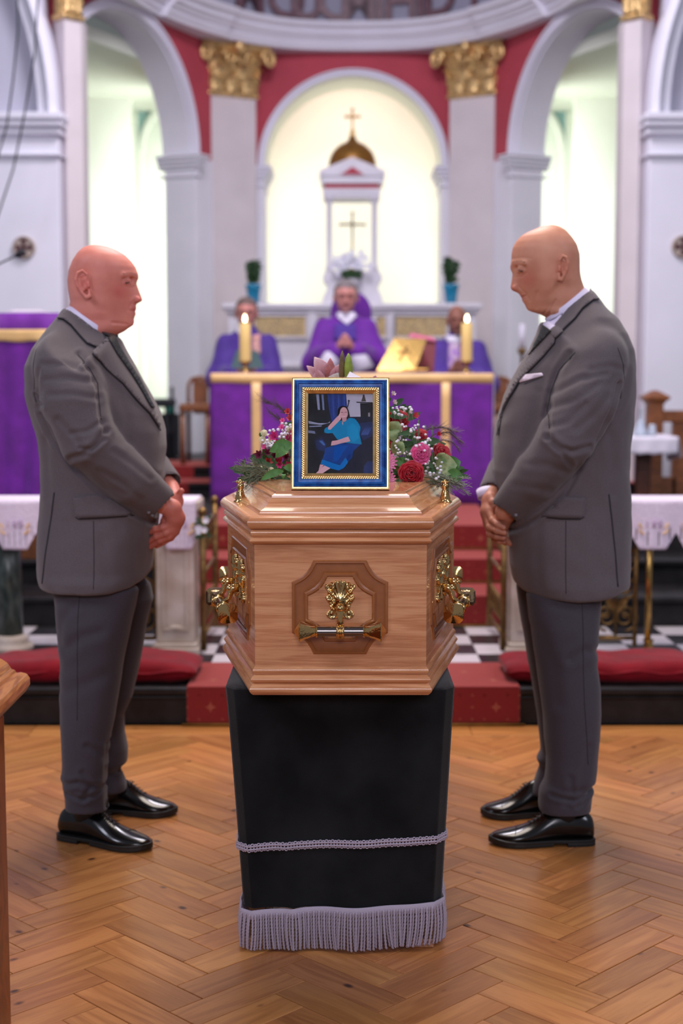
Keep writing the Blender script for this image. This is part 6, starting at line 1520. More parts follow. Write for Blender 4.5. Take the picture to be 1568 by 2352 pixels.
# ---- priests
def priest(name_lab, px, top, chin, wpx, Y, robe, body, skin, hair, style):
    s3 = lambda x, y, dy=0: tuple(P3(x, y, Y+dy)); k = Y/F
    c = P3(px, top, Y); zt_ = c.z; hgt = (chin-top)*k; hw_ = wpx*k/2
    p = thing('person', (c.x, Y+.05, Z6), name_lab, 'person')
    lo = (c.x-.16, Y-.17, zt_-hgt-.13); hi = (c.x+.16, Y+.16, zt_+.02); Fp = Field(lo, hi, .004)
    cz = zt_-hgt*.42
    Fp.ell((c.x, Y+.02, zt_-hgt*.40), (hw_*1.0, .098, hgt*.42))
    Fp.ell((c.x, Y-.018, zt_-hgt*.66), (hw_*.78, .070, hgt*.36), .03)
    Fp.cone((c.x, Y+.015, zt_-hgt*.8), (c.x, Y+.03, zt_-hgt-.12), .052, .058, .02)
    Fp.cone((c.x, Y-.092, zt_-hgt*.50), (c.x, Y-.108, zt_-hgt*.66), .008, .013, .010)
    Fp.ell((c.x, Y-.082, zt_-hgt*.93), (.022, .014, .013), .012)
    Fp.cone((c.x-.022, Y-.083, zt_-hgt*.795), (c.x+.022, Y-.083, zt_-hgt*.795), .006, .006, .005); Fp.cone((c.x-.02, Y-.090, zt_-hgt*.785), (c.x+.02, Y-.090, zt_-hgt*.785), .0018, .0018, .002, 'sub')
    for m in (-1, 1):
        Fp.ell((c.x+m*.030, Y-.085, zt_-hgt*.50), (.018, .014, .012), .008, 'sub'); Fp.ell((c.x+m*.030, Y-.070, zt_-hgt*.50), (.013, .013, .010), .003)
        Fp.cone((c.x+m*.012, Y-.088, zt_-hgt*.42), (c.x+m*.045, Y-.078, zt_-hgt*.43), .007, .005, .006)
        Fp.ell((c.x+m*(hw_+.004), Y+.015, zt_-hgt*.55), (.008, .018, .032), .006); Fp.ell((c.x+m*.011, Y-.10, zt_-hgt*.655), (.007, .009, .007), .005)
    # hands
    hx, hy = body['hands']; hc = Vector(s3(hx, hy, -.33)); lo2 = tuple(hc-Vector((.12, .10, .12))); hi2 = tuple(hc+Vector((.12, .10, .12))); Fq = Field(lo2, hi2, .004)
    for m in (-1, 1):
        Fq.cone(tuple(hc+Vector((m*.062, .04, -.055))), tuple(hc+Vector((m*.026, 0, -.01))), .024, .026, .01)
        for f in range(4):
            a = hc+Vector((m*.022, -.012+.010*f*.4, .012-.019*f+.014)); e = hc+Vector((-m*.014, -.034-.003*m, .026-.019*f+.014+(m*.008))); Fq.cone(tuple(a), tuple(e), .0098, .0085, .003)
        Fq.cone(tuple(hc+Vector((m*.03, -.01, .015))), tuple(hc+Vector((m*.004, -.014, .052))), .012, .009, .006)
    V1, Q1 = Fp.mesh(); V2, Q2 = Fq.mesh(); V = np.concatenate([V1, V2]); Q = np.concatenate([Q1, Q2+len(V1)]); me = np_mesh('body', V, Q)
    tone = np.ones((len(V), 3)); 
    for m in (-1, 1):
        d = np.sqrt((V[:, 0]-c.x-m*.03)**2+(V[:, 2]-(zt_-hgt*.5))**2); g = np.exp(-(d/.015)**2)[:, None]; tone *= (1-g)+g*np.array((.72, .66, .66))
    d = np.sqrt(((V[:, 0]-c.x)/1.6)**2+(V[:, 2]-(zt_-hgt*.79))**2); g = np.exp(-(d/.012)**2)[:, None]; tone *= (1-g)+g*np.array((.84, .62, .64))
    if style.get('beard'):
        d = np.sqrt(((V[:, 0]-c.x)/1.5)**2+(V[:, 2]-(zt_-hgt*.90))**2); g = np.exp(-(d/.034)**4)[:, None]; tone *= (1-g)+g*np.array((.84, .92, 1.02))
    set_col(me, tone); bd = link_obj('body', me, skin_mat('skin_'+str(px), skin), p)
    if hair:
        Fr = Field((c.x-.13, Y-.12, zt_-hgt*.8), (c.x+.13, Y+.16, zt_+.04), .005)
        Fr.ell((c.x, Y+.028, zt_-hgt*.36), (hw_*1.09, .105, hgt*.42)); Fr.op(lambda X, Y_, Z: np.maximum(Y_-(Y-.022), Z-(zt_-hgt*.24))*1.0+0*X, (c.x-.12, Y-.12, zt_-hgt*.8), (c.x+.12, Y, zt_-hgt*.2), .01, 'sub')
        Fr.op(lambda X, Y_, Z: (Z-(zt_-hgt*.55))+0*X+0*Y_, (c.x-.12, Y-.12, zt_-hgt*.8), (c.x+.12, Y+.03, zt_-hgt*.5), .01, 'sub')
        v, q = Fr.mesh(); n_ = vnormals(v, q); v = wrinkle(v, n_, .003, 60, 2); link_obj('hair', np_mesh('hair', v, q), hair, p)
    if style.get('glasses'):
        b = MB(); zg = zt_-hgt*.49
        for m in (-1, 1): b.tube([(c.x+m*.031+.024*math.cos(a), Y-.108, zg+.016*math.sin(a)) for a in np.linspace(0, 2*PI, 17)], .0018, 5, cap=False); b.tube([(c.x+m*.055, Y-.106, zg), (c.x+m*(hw_+.005), Y+.0, zg)], .0016, 5)
        b.tube([(c.x-.008, Y-.110, zg), (c.x+.008, Y-.110, zg)], .0016, 5); b.build('spectacles', mat('thin_dark_frames', (60, 44, 48), .4), p, smooth=True)
    # robe: shoulders, body and sleeves meeting at the hands
    zl = Z6+.02; L_, R_ = body['x']; ys = body['sh']
    a0, b0 = P3(L_, 830, Y).x, P3(R_, 830, Y).x; cx_ = (a0+b0)/2; zsh = P3(px, ys, Y).z
    Fr = Field((a0-.08, Y-.52, zl-.01), (b0+.08, Y+.30, zsh+.14), .009)
    hwb = (b0-a0)/2
    rows = [(zl, cx_-hwb*.95, cx_+hwb*.95, .24, -.04), (zl+.35, cx_-hwb*.92, cx_+hwb*.92, .23, -.03), (zsh-.36, cx_-hwb*.78, cx_+hwb*.78, .17, .03), (zsh-.16, c.x-.20, c.x+.20, .14, .05), (zsh-.05, c.x-.145, c.x+.145, .11, .05), (zsh+.02, c.x-.085, c.x+.085, .085, .04), (zsh+.055, c.x-.06, c.x+.06, .07, .03)]
    Fr.op(loft_fn(rows, 1, Y, 2.4), (a0-.05, Y-.4, zl), (b0+.05, Y+.3, zsh+.06))
    for m in (-1, 1):
        sh = (c.x+m*.155, Y+.04, zsh-.075); el = (cx_+m*hwb*.80, Y-.05, zsh-.33); wr = (hc.x+m*.075, hc.y+.06, hc.z-.065)
        Fr.chain([sh, el, wr], [.070, .095, body.get('sl', .062)], .04)
    Fr.smooth(1); v, q = Fr.mesh(); n_ = vnormals(v, q)
    fold = .007*np.sin(v[:, 0]*38+2*np.sin(v[:, 2]*5))*smoothstep(0, .3, zsh-v[:, 2]); v = v+n_*fold[:, None]; v = wrinkle(v, n_, .004, 9, px*.1)
    rb = link_obj('chasuble', np_mesh('chasuble', v, q), robe, p); bv = bvh_of(v, q)
    def patch(nm, pts, m, off=.006, th=.003, par=p): return project_patch(nm, bv, [(P3(x, y, Y-.2).x, P3(x, y, Y-.2).z) for x, y in pts], m, par, off, th, .025, Y-.9)
    b = MB()      # white alb collar
    b.loft([[Vector((c.x+rr*math.cos(a), Y+.03+rr*1.05*math.sin(a), z)) for a in np.linspace(0, 2*PI, 24, endpoint=False)] for rr, z in ((.050, zt_-hgt-.005), (.056, zt_-hgt-.012), (.064, zsh+.035), (.078, zsh+.015))], True, False); b.build('alb_collar', M['linen'], p, smooth=True)
    for nm, pts, m, off in style['patches']: patch(nm, pts, m, off)
    for m in (-1, 1):
        if style.get('cuffs'):
            b = MB(); w0 = Vector((hc.x+m*.075, hc.y+.06, hc.z-.065)); e0 = Vector((hc.x+m*.13, hc.y+.03, hc.z-.20)); b.tube([hc+Vector((m*.045, .03, -.035)), w0, e0], [.032, .055, .085], 14); b.build('alb_sleeve', M['linen'], p, smooth=True)
    return p
priest('grey-haired person in a purple chasuble seated at the centre, hands joined', 794, 645, 718, 52, 10.35, M['purple2'], dict(hands=(792, 786), x=(706, 882), sh=728, sl=.07), (206, 146, 140), M['hairgrey'],
       dict(glasses=True, beard=True, cuffs=True, patches=[('collar_panel', [(768, 742), (817, 742), (819, 782), (766, 782)], M['indigo'], .008), ('alb_neck', [(776, 716), (812, 716), (818, 726), (797, 746), (774, 727)], M['linen'], .010)]))
priest('brown-haired person in a purple robe and glasses, seated behind the left candle', 565, 685, 752, 47, 10.35, M['indigo'], dict(hands=(566, 838), x=(492, 642), sh=765), (204, 140, 132), M['hairbrown'],
       dict(glasses=True, patches=[('orphrey', [(575, 770), (593, 766), (596, 812), (576, 816)], mat('rose_gold_orphrey', (206, 150, 140), .5, var=.3, vscale=40), .008), ('alb_neck', [(541, 742), (556, 752), (558, 772), (546, 768), (538, 758)], M['linen'], .010)]))
priest('bald person in a purple robe seated behind the right candle and book stand', 1049, 703, 768, 42, 10.35, M['indigo'], dict(hands=(1050, 845), x=(998, 1126), sh=780), (150, 102, 88), None,
       dict(beard=True, patches=[('orphrey', [(1034, 782), (1058, 784), (1060, 848), (1030, 850)], mat('pale_gold_orphrey', (196, 170, 190), .5, col2=(150, 96, 190), vscale=26), .008), ('alb_neck', [(1028, 768), (1062, 776), (1058, 788), (1030, 784)], M['linen'], .010)]))
# green folder held by the left priest
g = MB(); v = [P3(529, 846, 9.72), P3(606, 846, 9.72), P3(592, 806, 9.87), P3(543, 803, 9.87)]; g.loft([v, [k+Vector((0, .012, 0)) for k in v]])
tag(g.build('service_folder', mat('dark_green_cover', (60, 84, 86), .6), bevel=.002), 'dark green folder held up by the left priest behind the candle', 'folder')
# presiding chair behind the centre priest
ch = thing('presider_chair', (P3(806, 800, 10.7).x, 10.7, Z6), 'round-topped chair draped in purple rising behind the centre priest', 'chair')
b = MB(); yc = 10.70; pts = []
for a in np.linspace(0, PI, 16): q_ = P3(806+47*math.cos(a), 716-48*math.sin(a), yc); pts.append((q_.x, q_.z))
pts += [(P3(758, 850, yc).x, Z6+.35), (P3(856, 850, yc).x, Z6+.35)][0:2]
b.prism(pts, (yc, yc+.05)); b.build('chair_back', M['purple2'], ch, bevel=.012)
b = MB(); b.box(pts[8][0]-.26, pts[8][0]+.26, yc-.36, yc, Z6+.40, Z6+.46); b.build('seat', M['purple2'], ch, bevel=.01)
for sx in (-1, 1):
    for sy in (yc-.33, yc+.01): b = MB(); b.box(pts[8][0]+sx*.22-.02, pts[8][0]+sx*.22+.02, sy, sy+.04, Z6+.008, Z6+.41); b.build('leg', M['brownwood'], ch)

# ---- reredos altar
yr = 11.35; rd = thing('high_altar', (XC, yr+.2, Z6), 'white marble high altar with gold mosaic panels behind the priests', 'altar')
xa, xb = P3(508, 700, yr).x, P3(1108, 700, yr).x; zs1 = P3(800, 696, yr).z
b = MB(); b.box(xa, xb, yr, yr+.5, zs1-.045, zs1); b.box(xa+.02, xb-.02, yr+.02, yr+.5, zs1-.075, zs1-.045); b.build('shelf', M['marblew'], rd, bevel=.012)
b = MB(); b.box(xa+.05, xb-.05, yr+.06, yr+.5, Z6+.001, zs1-.075); b.build('altar_body', M['marblew'], rd)
for pa, pb in ((585, 701), (731, 748), (865, 885), (910, 1025)):
    a, c = P3(pa, 727, yr), P3(pb, 772, yr)
    b = MB(); b.box(a.x, c.x, yr+.045, yr+.061, c.z, a.z); m_o = b.build('mosaic_panel', M['mosaic'], rd)
    b = MB(); b.loft([[Vector((x, y, z)) for x, z in ((a.x-d, c.z-d), (c.x+d, c.z-d), (c.x+d, a.z+d), (a.x-d, a.z+d))] for d, y in ((.02, yr+.06), (.02, yr+.03), (.006, yr+.03), (0, yr+.046))], True, False); b.build('panel_frame', M['marblew'], m_o)
for pa in (572, 716, 900, 1040): a = P3(pa, 750, yr); b = MB(); b.box(a.x-.03, a.x+.03, yr+.03, yr+.061, Z6+.3, zs1-.075); b.build('pilaster_strip', M['marblew'], rd, bevel=.005)
for zz in (.72, .55, .40): b = MB(); b.box(xa+.03, xb-.03, yr+.02, yr+.061, Z6+zz-.02, Z6+zz+.02); b.build('ledge', M['marblew'], rd, bevel=.008)
# pedestal and tabernacle canopy
ytb = 11.75; tb = thing('tabernacle_canopy', (XC, ytb, zs1), 'white pedimented tabernacle canopy with gold dome and cross in the central arch', 'canopy')
def BX(px0, px1, py0, py1, y, d): a, c = P3(px0, py0, y), P3(px1, py1, y); return a.x, c.x, y, y+d, c.z, a.z
b = MB(); b.T = None
a, c = P3(808, 698, ytb), P3(808, 622, ytb); k = ytb/F; rings = []
for t, w_ in ((0, 70), (.25, 66), (.45, 58), (.62, 58), (.70, 66), (.82, 68), (1, 60)):
    z = zs1+(c.z-zs1)*t; rings.append([(XC-w_*k-.01, ytb-.02, z), (XC+w_*k-.01, ytb-.02, z), (XC+w_*k-.01, ytb+.36, z), (XC-w_*k-.01, ytb+.36, z)])
b.loft(rings); b.build('pedestal', M['marblew'], tb, bevel=.01)
for (u, v) in ((749, 762), (853, 866)):
    for dy in (0, .28):
        a, c = P3(u, 455, ytb+dy), P3(v, 622, ytb+dy); x_, r_ = (a.x+c.x)/2, (c.x-a.x)/2
        b = MB(); b.lathe([(0, c.z), (r_*1.25, c.z), (r_*1.3, c.z+.03), (r_, c.z+.04), (r_*.95, a.z-.05), (r_*1.0, a.z-.045), (r_*1.15, a.z-.02), (r_*1.6, a.z), (r_*1.7, a.z+.02), (0, a.z+.02)], (x_, ytb+dy+r_, 0), 18); b.build('column', M['marblew'], tb, smooth=True)
for (u, v, w_, h_, m, ex) in ((742, 872, 444, 455, 'marblew', 0), (741, 873, 432, 444, 'marblew', 0.005), (745, 870, 421, 432, 'red', 0), (737, 880, 404, 421, 'marblew', .02), (733, 884, 390, 404, 'marblew', .035)):
    a = BX(u, v, w_, h_, ytb-ex, .34+2*ex); b = MB(); b.box(*a); b.build('entablature', M[m], tb, bevel=.004)
a = [P3(x, y, ytb-.03) for x, y in ((733, 391), (884, 391), (809, 360))]; b = MB(); b.prism([(v.x, v.z) for v in a], (ytb-.03, ytb+.34)); pd = b.build('pediment', M['marblew'], tb, bevel=.006)
a = [P3(x, y, ytb-.034) for x, y in ((782, 389+12), (836, 389+12), (809, 375+8))]; b = MB(); b.prism([(v.x, v.z) for v in a], (ytb-.040, ytb-.034)); b.build('tympanum', M['red'], pd)
def lathe_px(nm, prof, m, par, y, px0=809): 
    z = lambda py: P3(px0, py, y).z; b = MB(); b.lathe([(r*y/F, z(py)) for r, py in prof], (P3(px0, 400, y).x, y, 0), 28); return b.build(nm, m, par, smooth=True)
dm = lathe_px('dome', [(0, 390), (53, 390), (54, 382), (52, 366), (45, 350), (34, 338), (24, 331), (14, 327), (10, 321), (7, 316), (0, 316)], M['bronze'], tb, ytb+.17)
lathe_px('finial', [(0, 318), (6, 318), (7, 310), (5, 306), (5, 300), (4, 297), (0, 297)], M['brass'], tb, ytb+.17)
def cross(nm, px0, top, bot, arm_y, arm_w, th, y, m, par):
    a, c = P3(px0, top, y), P3(px0, bot, y); e = P3(px0, arm_y, y); k = y/F; t = th*k
    b = MB(); b.box(c.x-t, c.x+t, y-.012, y+.012, c.z, a.z); b.box(c.x-arm_w*k, c.x+arm_w*k, y-.012, y+.012, e.z-t, e.z+t)
    for dx, zz in ((-arm_w*k, e.z), (arm_w*k, e.z), (0, a.z)): b.ball((c.x+dx, y, zz), t*1.9, 8, 6)
    b.ball((c.x, y-.004, e.z), t*2.4, 10, 6, (1, .5, 1)); return b.build(nm, m, par)
cross('dome_cross', 809, 252, 300, 268, 14, 2.2, ytb+.17, M['bronze'], tb)
cx2 = thing('altar_crucifix', (P3(809, 560, ytb+.12).x, ytb+.12, P3(809, 622, ytb).z), 'small brass crucifix standing inside the tabernacle canopy', 'crucifix')
cross('cross', 809, 490, 586, 516, 27, 2.0, ytb+.12, M['oldbrass'], cx2)
zb9 = P3(809, 622, ytb).z
b = MB(); yy = ytb+.12; zz = P3(809, 586, yy).z; b.lathe([(0, zb9), (.05, zb9), (.05, zb9+.012), (.02, zb9+.03), (.012, (zb9+zz)/2), (.016, zz-.01), (.010, zz+.01), (0, zz+.01)], (P3(809, 500, yy).x, yy, 0), 16); b.build('stand', M['brass'], cx2, smooth=True)
b = MB(); ce = P3(809, 516, yy-.02); b.tube([(ce.x, yy-.018, ce.z+.02), (ce.x, yy-.018, ce.z-.10)], [.012, .006], 6); b.tube([(ce.x-.06, yy-.016, ce.z+.012), (ce.x, yy-.018, ce.z-.002), (ce.x+.06, yy-.016, ce.z+.012)], .005, 6); b.ball((ce.x, yy-.022, ce.z+.032), .011, 8, 6); b.build('corpus', M['oldbrass'], cx2, smooth=True)

def leafblade(b, base, tip, w_, bend=(0, 0, 0.0), nrm=None, n=6, cup=0.2):
    base, tip = Vector(base), Vector(tip); d = tip-base; s_ = d.cross(Vector(nrm) if nrm is not None else Vector((0, -1, 0.2)))
    s_ = s_.normalized() if s_.length > 1e-6 else Vector((1, 0, 0)); up = s_.cross(d).normalized(); vs = []; fs = []
    for i in range(n+1):
        t = i/n; c = base+d*t+Vector(bend)*(4*t*(1-t)); ww = w_*math.sin(PI*min(1, t*.94+.06))**.8
        vs += [c-s_*ww+up*ww*cup, c, c+s_*ww+up*ww*cup]
    for i in range(n):
        a = 3*i; fs += [(a, a+1, a+4, a+3), (a+1, a+2, a+5, a+4)]
    b._a(vs, fs)
# white flowers in front of the canopy
fl = thing('altar_flowers', (P3(805, 640, ytb-.08).x, ytb-.10, P3(805, 640, ytb).z-.02), 'white flowers over green leaves before the tabernacle crucifix', 'flowers')
rng = random.Random(11); cc = P3(805, 615, ytb-.10)
b = MB(); b.lathe([(0, 0), (.05, 0), (.07, .05), (.06, .09), (0, .09)], (cc.x, cc.y, P3(805, 640, ytb).z-.075+.0), 16); b.build('bowl', M['marblew'], fl, smooth=True)
for i in range(46):
    a = rng.uniform(0, PI); rr = rng.uniform(.3, 1); c = cc+Vector((.16*rr*math.cos(a), rng.uniform(-.06, .04), -.03+.14*rr*math.sin(a)+rng.uniform(-.02, .03)))
    b = MB()
    for k in range(6):
        q = k*PI/3+rng.random(); leafblade(b, c, c+Vector((.032*math.cos(q), -.018, .032*math.sin(q))), .011, nrm=(0, -1, 0), n=3)
    b.ball(c+Vector((0, -.006, 0)), .007, 6, 4); b.build('white_bloom', M['petalw'], fl, smooth=True, fix=False)
b = MB()
for i in range(90):
    a = rng.uniform(0, PI); c = cc+Vector((rng.uniform(-.06, .06), rng.uniform(-.07, -.02), rng.uniform(-.09, -.03))); leafblade(b, c, c+Vector((.05*math.cos(a), -.02, .03*math.sin(a)-.01)), .011)
b.build('foliage', M['leafdk'], fl, smooth=True, kind='stuff', fix=False)
# potted plants on the high altar shelf
def potplant(pxc, pyt, pyb, ptop, halfw, lab, seed):
    y = yr+.14; z0 = zs1; k = y/F; c = P3(pxc, 690, y); zt_ = P3(pxc, pyt, y).z
    t = thing('potted_plant', (c.x, y, z0), lab, 'plant', None); h_ = zt_-z0
    b = MB(); b.lathe([(0, .001), (.040, .001), (.044, .01), (.060, h_*.8), (.066, h_*.86), (.066, h_), (.056, h_), (.055, h_*.9), (0, h_*.9)], (c.x, y, z0), 24); b.build('pot', M['pot'], t, smooth=True)
    rng = random.Random(seed); b = MB(); hp_ = P3(pxc, ptop, y).z-zt_
    for st in range(9):
        x_ = rng.uniform(-1, 1)*halfw*k*.62; hh = hp_*(1-.25*rng.random()-.15*abs(x_)/(halfw*k)); b.tube([(c.x+x_*.3, y+rng.uniform(-.02, .02), zt_-.02), (c.x+x_, y+rng.uniform(-.03, .03), zt_+hh*.95)], .003, 4)
        for j in range(24):
            t_ = rng.uniform(.05, 1); a = rng.uniform(0, 2*PI); p0 = Vector((c.x+x_*(.3+.7*t_), y, zt_+hh*t_)); leafblade(b, p0, p0+Vector((.042*math.cos(a), .03*math.sin(a), rng.uniform(-.008, .03))), .010)
    b.build('foliage', M['leafdk'], t, smooth=True, kind='stuff', fix=False)
potplant(582, 653, 690, 597, 20, 'green plant in a blue pot at the left end of the high altar shelf', 1)
potplant(1035, 653, 688, 588, 22, 'green plant in a blue pot at the right end of the high altar shelf', 2)

# ---- altar rails with lace cloths
yrl = 6.2; zrl = P3(784, 1150, yrl).z
def rail(side, pa, pb):
    xa, xb = P3(pa, 1150, yrl).x, P3(pb, 1150, yrl).x
    t = thing('altar_rail', ((xa+xb)/2, yrl+.1, Z1), 'marble and brass altar rail on the %s, under a white lace cloth' % side, 'railing')
    b = MB(); b.box(xa, xb, yrl, yrl+.24, zrl-.05, zrl-.004); b.build('rail_top', M['whitemarble'], t, bevel=.008)
    return t, xa, xb
def grille(T_, xa, xb, y, z0, z1, mirror=1):
    b = MB()
    for x in (xa, xb): b.tube([(x, y, z0), (x, y, z1)], .009, 8)
    for z in (z0, z1): b.tube([(xa, y, z), (xb, y, z)], .010, 8)
    b.build('frame', M['oldbrass'], T_, smooth=True); b = MB(); w_ = (xb-xa); n = max(1, round(w_/.26)); cw = w_/n
    def spiral(c, r0, turns, a0, dr, th=.0065):
        N = int(18*turns); b.tube([(c[0]+dr*(r0*(1-.8*i/N))*math.cos(a0+2*PI*turns*i/N), y, c[1]+(r0*(1-.8*i/N))*math.sin(a0+2*PI*turns*i/N)) for i in range(N+1)], th, 6)
    H_ = z1-z0
    for i in range(n):
        cx_ = xa+cw*(i+.5)
        for m in (-1, 1):
            for fz, r_ in ((.17, .060), (.42, .052), (.66, .060), (.87, .042)):
                spiral((cx_+m*cw*.25, z0+H_*fz), r_, 1.6, -PI/2, m); spiral((cx_+m*cw*.25, z0+H_*fz+.02), r_*.5, 1.1, PI/2, -m, .005)
            for fz in (.3, .55, .78): leafblade(b, (cx_, y-.004, z0+H_*fz-.04), (cx_+m*cw*.30, y-.004, z0+H_*fz+.03), .018, nrm=(0, -1, 0))
        b.tube([(cx_, y, z0), (cx_, y, z1)], .006, 6)
    b.build('scrollwork', M['oldbrass'], T_, smooth=True, fix=False)
def pillar(T_, pa, pb):
    xa, xb = P3(pa, 1500, yrl).x, P3(pb, 1500, yrl).x; z0 = Z1+.001
    b = MB(); b.box(xa-.025, xb+.02, yrl-.03, yrl+.25, z0, z0+.035); b.box(xa-.012, xb+.01, yrl-.015, yrl+.24, z0+.035, z0+.055); b.box(xa, xb, yrl, yrl+.22, z0+.055, zrl-.05); pl_ = b.build('pillar', M['whitemarble'], T_, bevel=.006)
    b = MB(); cxp = (xa+xb)/2; hwp = (xb-xa)/2-.028; zt_ = zrl-.12
    out = [(cxp-hwp, z0+.11), (cxp+hwp, z0+.11), (cxp+hwp, zt_), (cxp-hwp, zt_)]; ins = [(cxp-hwp+.012, z0+.122), (cxp+hwp-.012, z0+.122), (cxp+hwp-.012, zt_-.012), (cxp-hwp+.012, zt_-.012)]
    b.loft([[Vector((x, yrl+.001, z)) for x, z in out], [Vector((x, yrl-.006, z)) for x, z in out], [Vector((x, yrl-.006, z)) for x, z in ins], [Vector((x, yrl+.001, z)) for x, z in ins]], True, False); b.build('panel_moulding', M['whitemarble'], pl_)
    b = MB(); b.ball((cxp, yrl-.002, z0+.122), hwp*.55, 12, 6, (1, .25, .45)); b.build('boss', M['whitemarble'], pl_, smooth=True)
def lace(lab, xa, xb, lobes, seed=0):
    """cloth over the rail top: flat part and a scalloped, pierced fall"""
    k = yrl/F; drop0 = (1230-1152)*k; b = MB(); nx = 120; top = zrl+.001; yf = yrl-.012
    b.box(xa, xb, yf, yrl+.25, top-.003, top+.002); o = b.build('lace_cloth', M['lace'], None, bevel=.004); tag(o, lab, 'cloth')
    vs = []; nzz = 14; b = MB()
    for i in range(nx+1):
        x = xa+(xb-xa)*i/nx; dp = drop0
        for c, hwid in lobes:
            u = abs(x-c)/hwid
            if u < 1: dp = max(dp, drop0+.062*min(1, (1-u)*2.6)*(1 if u < .62 else 1)+.006*abs(math.sin(i*1.1)))
        for j in range(nzz+1):
            t = j/nzz; vs.append((x, yf-.004-.006*t*math.sin(x*26+seed)-.003, top-dp*t))
    fs = []
    for i in range(nx):
        for j in range(nzz):
            if j >= nzz-5 and j < nzz-1 and (i*7+j*5) % 5 == 0 and i % 2 == 0: continue      # eyelets
            a = i*(nzz+1)+j; fs.append((a, a+1, a+nzz+2, a+nzz+1))
    b._a(vs, fs); f_ = b.build('lace_fall', M['lace'], o, smooth=True, fix=False); md = f_.modifiers.new('s', 'SOLIDIFY'); md.thickness = .002
    for c, hwid in lobes:       # gold rays and pale monogram strokes embroidered in each scallop
        b = MB()
        for m in (-1, 1):
            for (u0, v0, u1, v1) in ((27, 63, 34, 51), (22, 77, 34, 67)):
                b.tube([(c+m*u0*k, yf-.016, top-v0*k), (c+m*u1*k, yf-.016, top-v1*k)], .0045, 5)
        b.build('gold_embroidery', M['galloon'], o, kind='stuff')
        b = MB()
        for m in (-16, -2, 2, 13): b.tube([(c+m*k, yf-.0155, top-42*k), (c+(m+1)*k, yf-.0155, top-62*k)], .0022, 5)
        b.tube([(c+8*k, yf-.0155, top-52*k), (c+17*k, yf-.0155, top-44*k), (c+20*k, yf-.0155, top-56*k), (c+12*k, yf-.0155, top-64*k)], .0022, 5); b.build('monogram', mat('pale_mauve_thread', (196, 170, 204), .8), o, smooth=True, kind='stuff')
    return o
tl, xa, xb = rail('left', -60, 456)
pillar(tl, 360, 448)
xg = P3(20, 1400, yrl)
b = MB(); xg = P3(8, 1400, yrl).x; rr = .058; b.lathe([(0, Z1+.001), (rr*1.75, Z1+.001), (rr*1.75, Z1+.03), (rr*1.3, Z1+.045), (rr*1.45, Z1+.055), (rr*1.05, Z1+.075), (0, Z1+.075)], (xg, yrl+.12, 0), 28); b.build('column_base', M['whitemarble'], tl, smooth=True)
b = MB(); b.lathe([(0, Z1+.075), (rr, Z1+.075), (rr*.93, zrl-.10), (0, zrl-.10)], (xg, yrl+.12, 0), 28); b.build('green_column', M['greenmarble'], tl, smooth=True)
b = MB(); b.lathe([(0, zrl-.10), (rr, zrl-.10), (rr*1.2, zrl-.08), (rr*1.5, zrl-.05), (0, zrl-.05)], (xg, yrl+.12, 0), 28); b.build('column_capital', M['whitemarble'], tl, smooth=True)
grille(tl, P3(250, 1400, yrl+.1).x, P3(358, 1400, yrl+.1).x, yrl+.1, Z1+.06, zrl-.08)
k = yrl/F
lace('white lace cloth over the left altar rail beside the standing person', P3(-60, 1150, yrl).x, P3(100, 1150, yrl).x, [(P3(36, 1200, yrl).x, 46*k), (P3(-50, 1200, yrl).x, 42*k)])
lace('white lace cloth end hanging over the left marble pillar behind the clasped hands', P3(340, 1150, yrl).x, P3(450, 1150, yrl).x, [(P3(412, 1200, yrl).x, 44*k)], 2)
tr2, xa, xb = rail('right', 1166, 1640)
pillar(tr2, 1172, 1252)
grille(tr2, P3(1370, 1400, yrl+.1).x, P3(1458, 1400, yrl+.1).x, yrl+.1, Z1+.06, zrl-.08)
for px_, r_, m_n in ((1458, .010, 'oldbrass'), (1488, .0145, 'brass')):
    x_ = P3(px_, 1400, yrl+.06).x; b = MB(); b.tube([(x_, yrl+.06, Z1+.03), (x_, yrl+.06, zrl-.05)], r_, 14); b.build('post', M[m_n], tr2, smooth=True)
x_ = P3(1488, 1490, yrl+.06).x; b = MB(); b.box(x_-.032, x_+.032, yrl+.03, yrl+.09, Z1+.001, Z1+.014); b.lathe([(0, Z1+.014), (.024, Z1+.014), (.020, Z1+.05), (.026, Z1+.06), (0, Z1+.06)], (x_, yrl+.06, 0), 16); b.build('post_foot', M['brass'], tr2)
lace('white lace cloth over the right altar rail behind the jacket tail', P3(1330, 1150, yrl).x, P3(1640, 1150, yrl).x, [(P3(1498, 1200, yrl).x, 50*k), (P3(1600, 1200, yrl).x, 46*k), (P3(1400, 1200, yrl).x, 46*k)], 4)
# open gates folded back at the ends of the rails
for px_, lab, m in ((466, 'brass rail gate folded back beside the left marble pillar', -1), (1157, 'brass rail gate folded back beside the right marble pillar', 1)):
    x_ = P3(px_, 1400, yrl).x; g = thing('rail_gate', (x_, yrl+.1, Z1), lab, 'gate')
    for yy in (yrl+.02, yrl+.62): b = MB(); b.tube([(x_, yy, Z1+.02), (x_, yy, zrl-.06)], .014, 10); b.ball((x_, yy, zrl-.05), .020, 10, 8); b.build('gate_post', M['oldbrass'], g, smooth=True)
    b = MB()
    for z_ in (Z1+.08, Z1+.36, zrl-.12): b.tube([(x_, yrl+.02, z_), (x_, yrl+.62, z_)], .009, 8)
    for j in range(5):
        yy = yrl+.12+.1*j
        for z_ in (Z1+.18, Z1+.50): b.tube([(x_+m*.006*0, yy+.045*(1-.7*i/22)*math.cos(i*.45), z_+.07*(1-.7*i/22)*math.sin(i*.45)) for i in range(23)], .006, 5)
    b.build('scrollwork', M['oldbrass'], g, smooth=True)
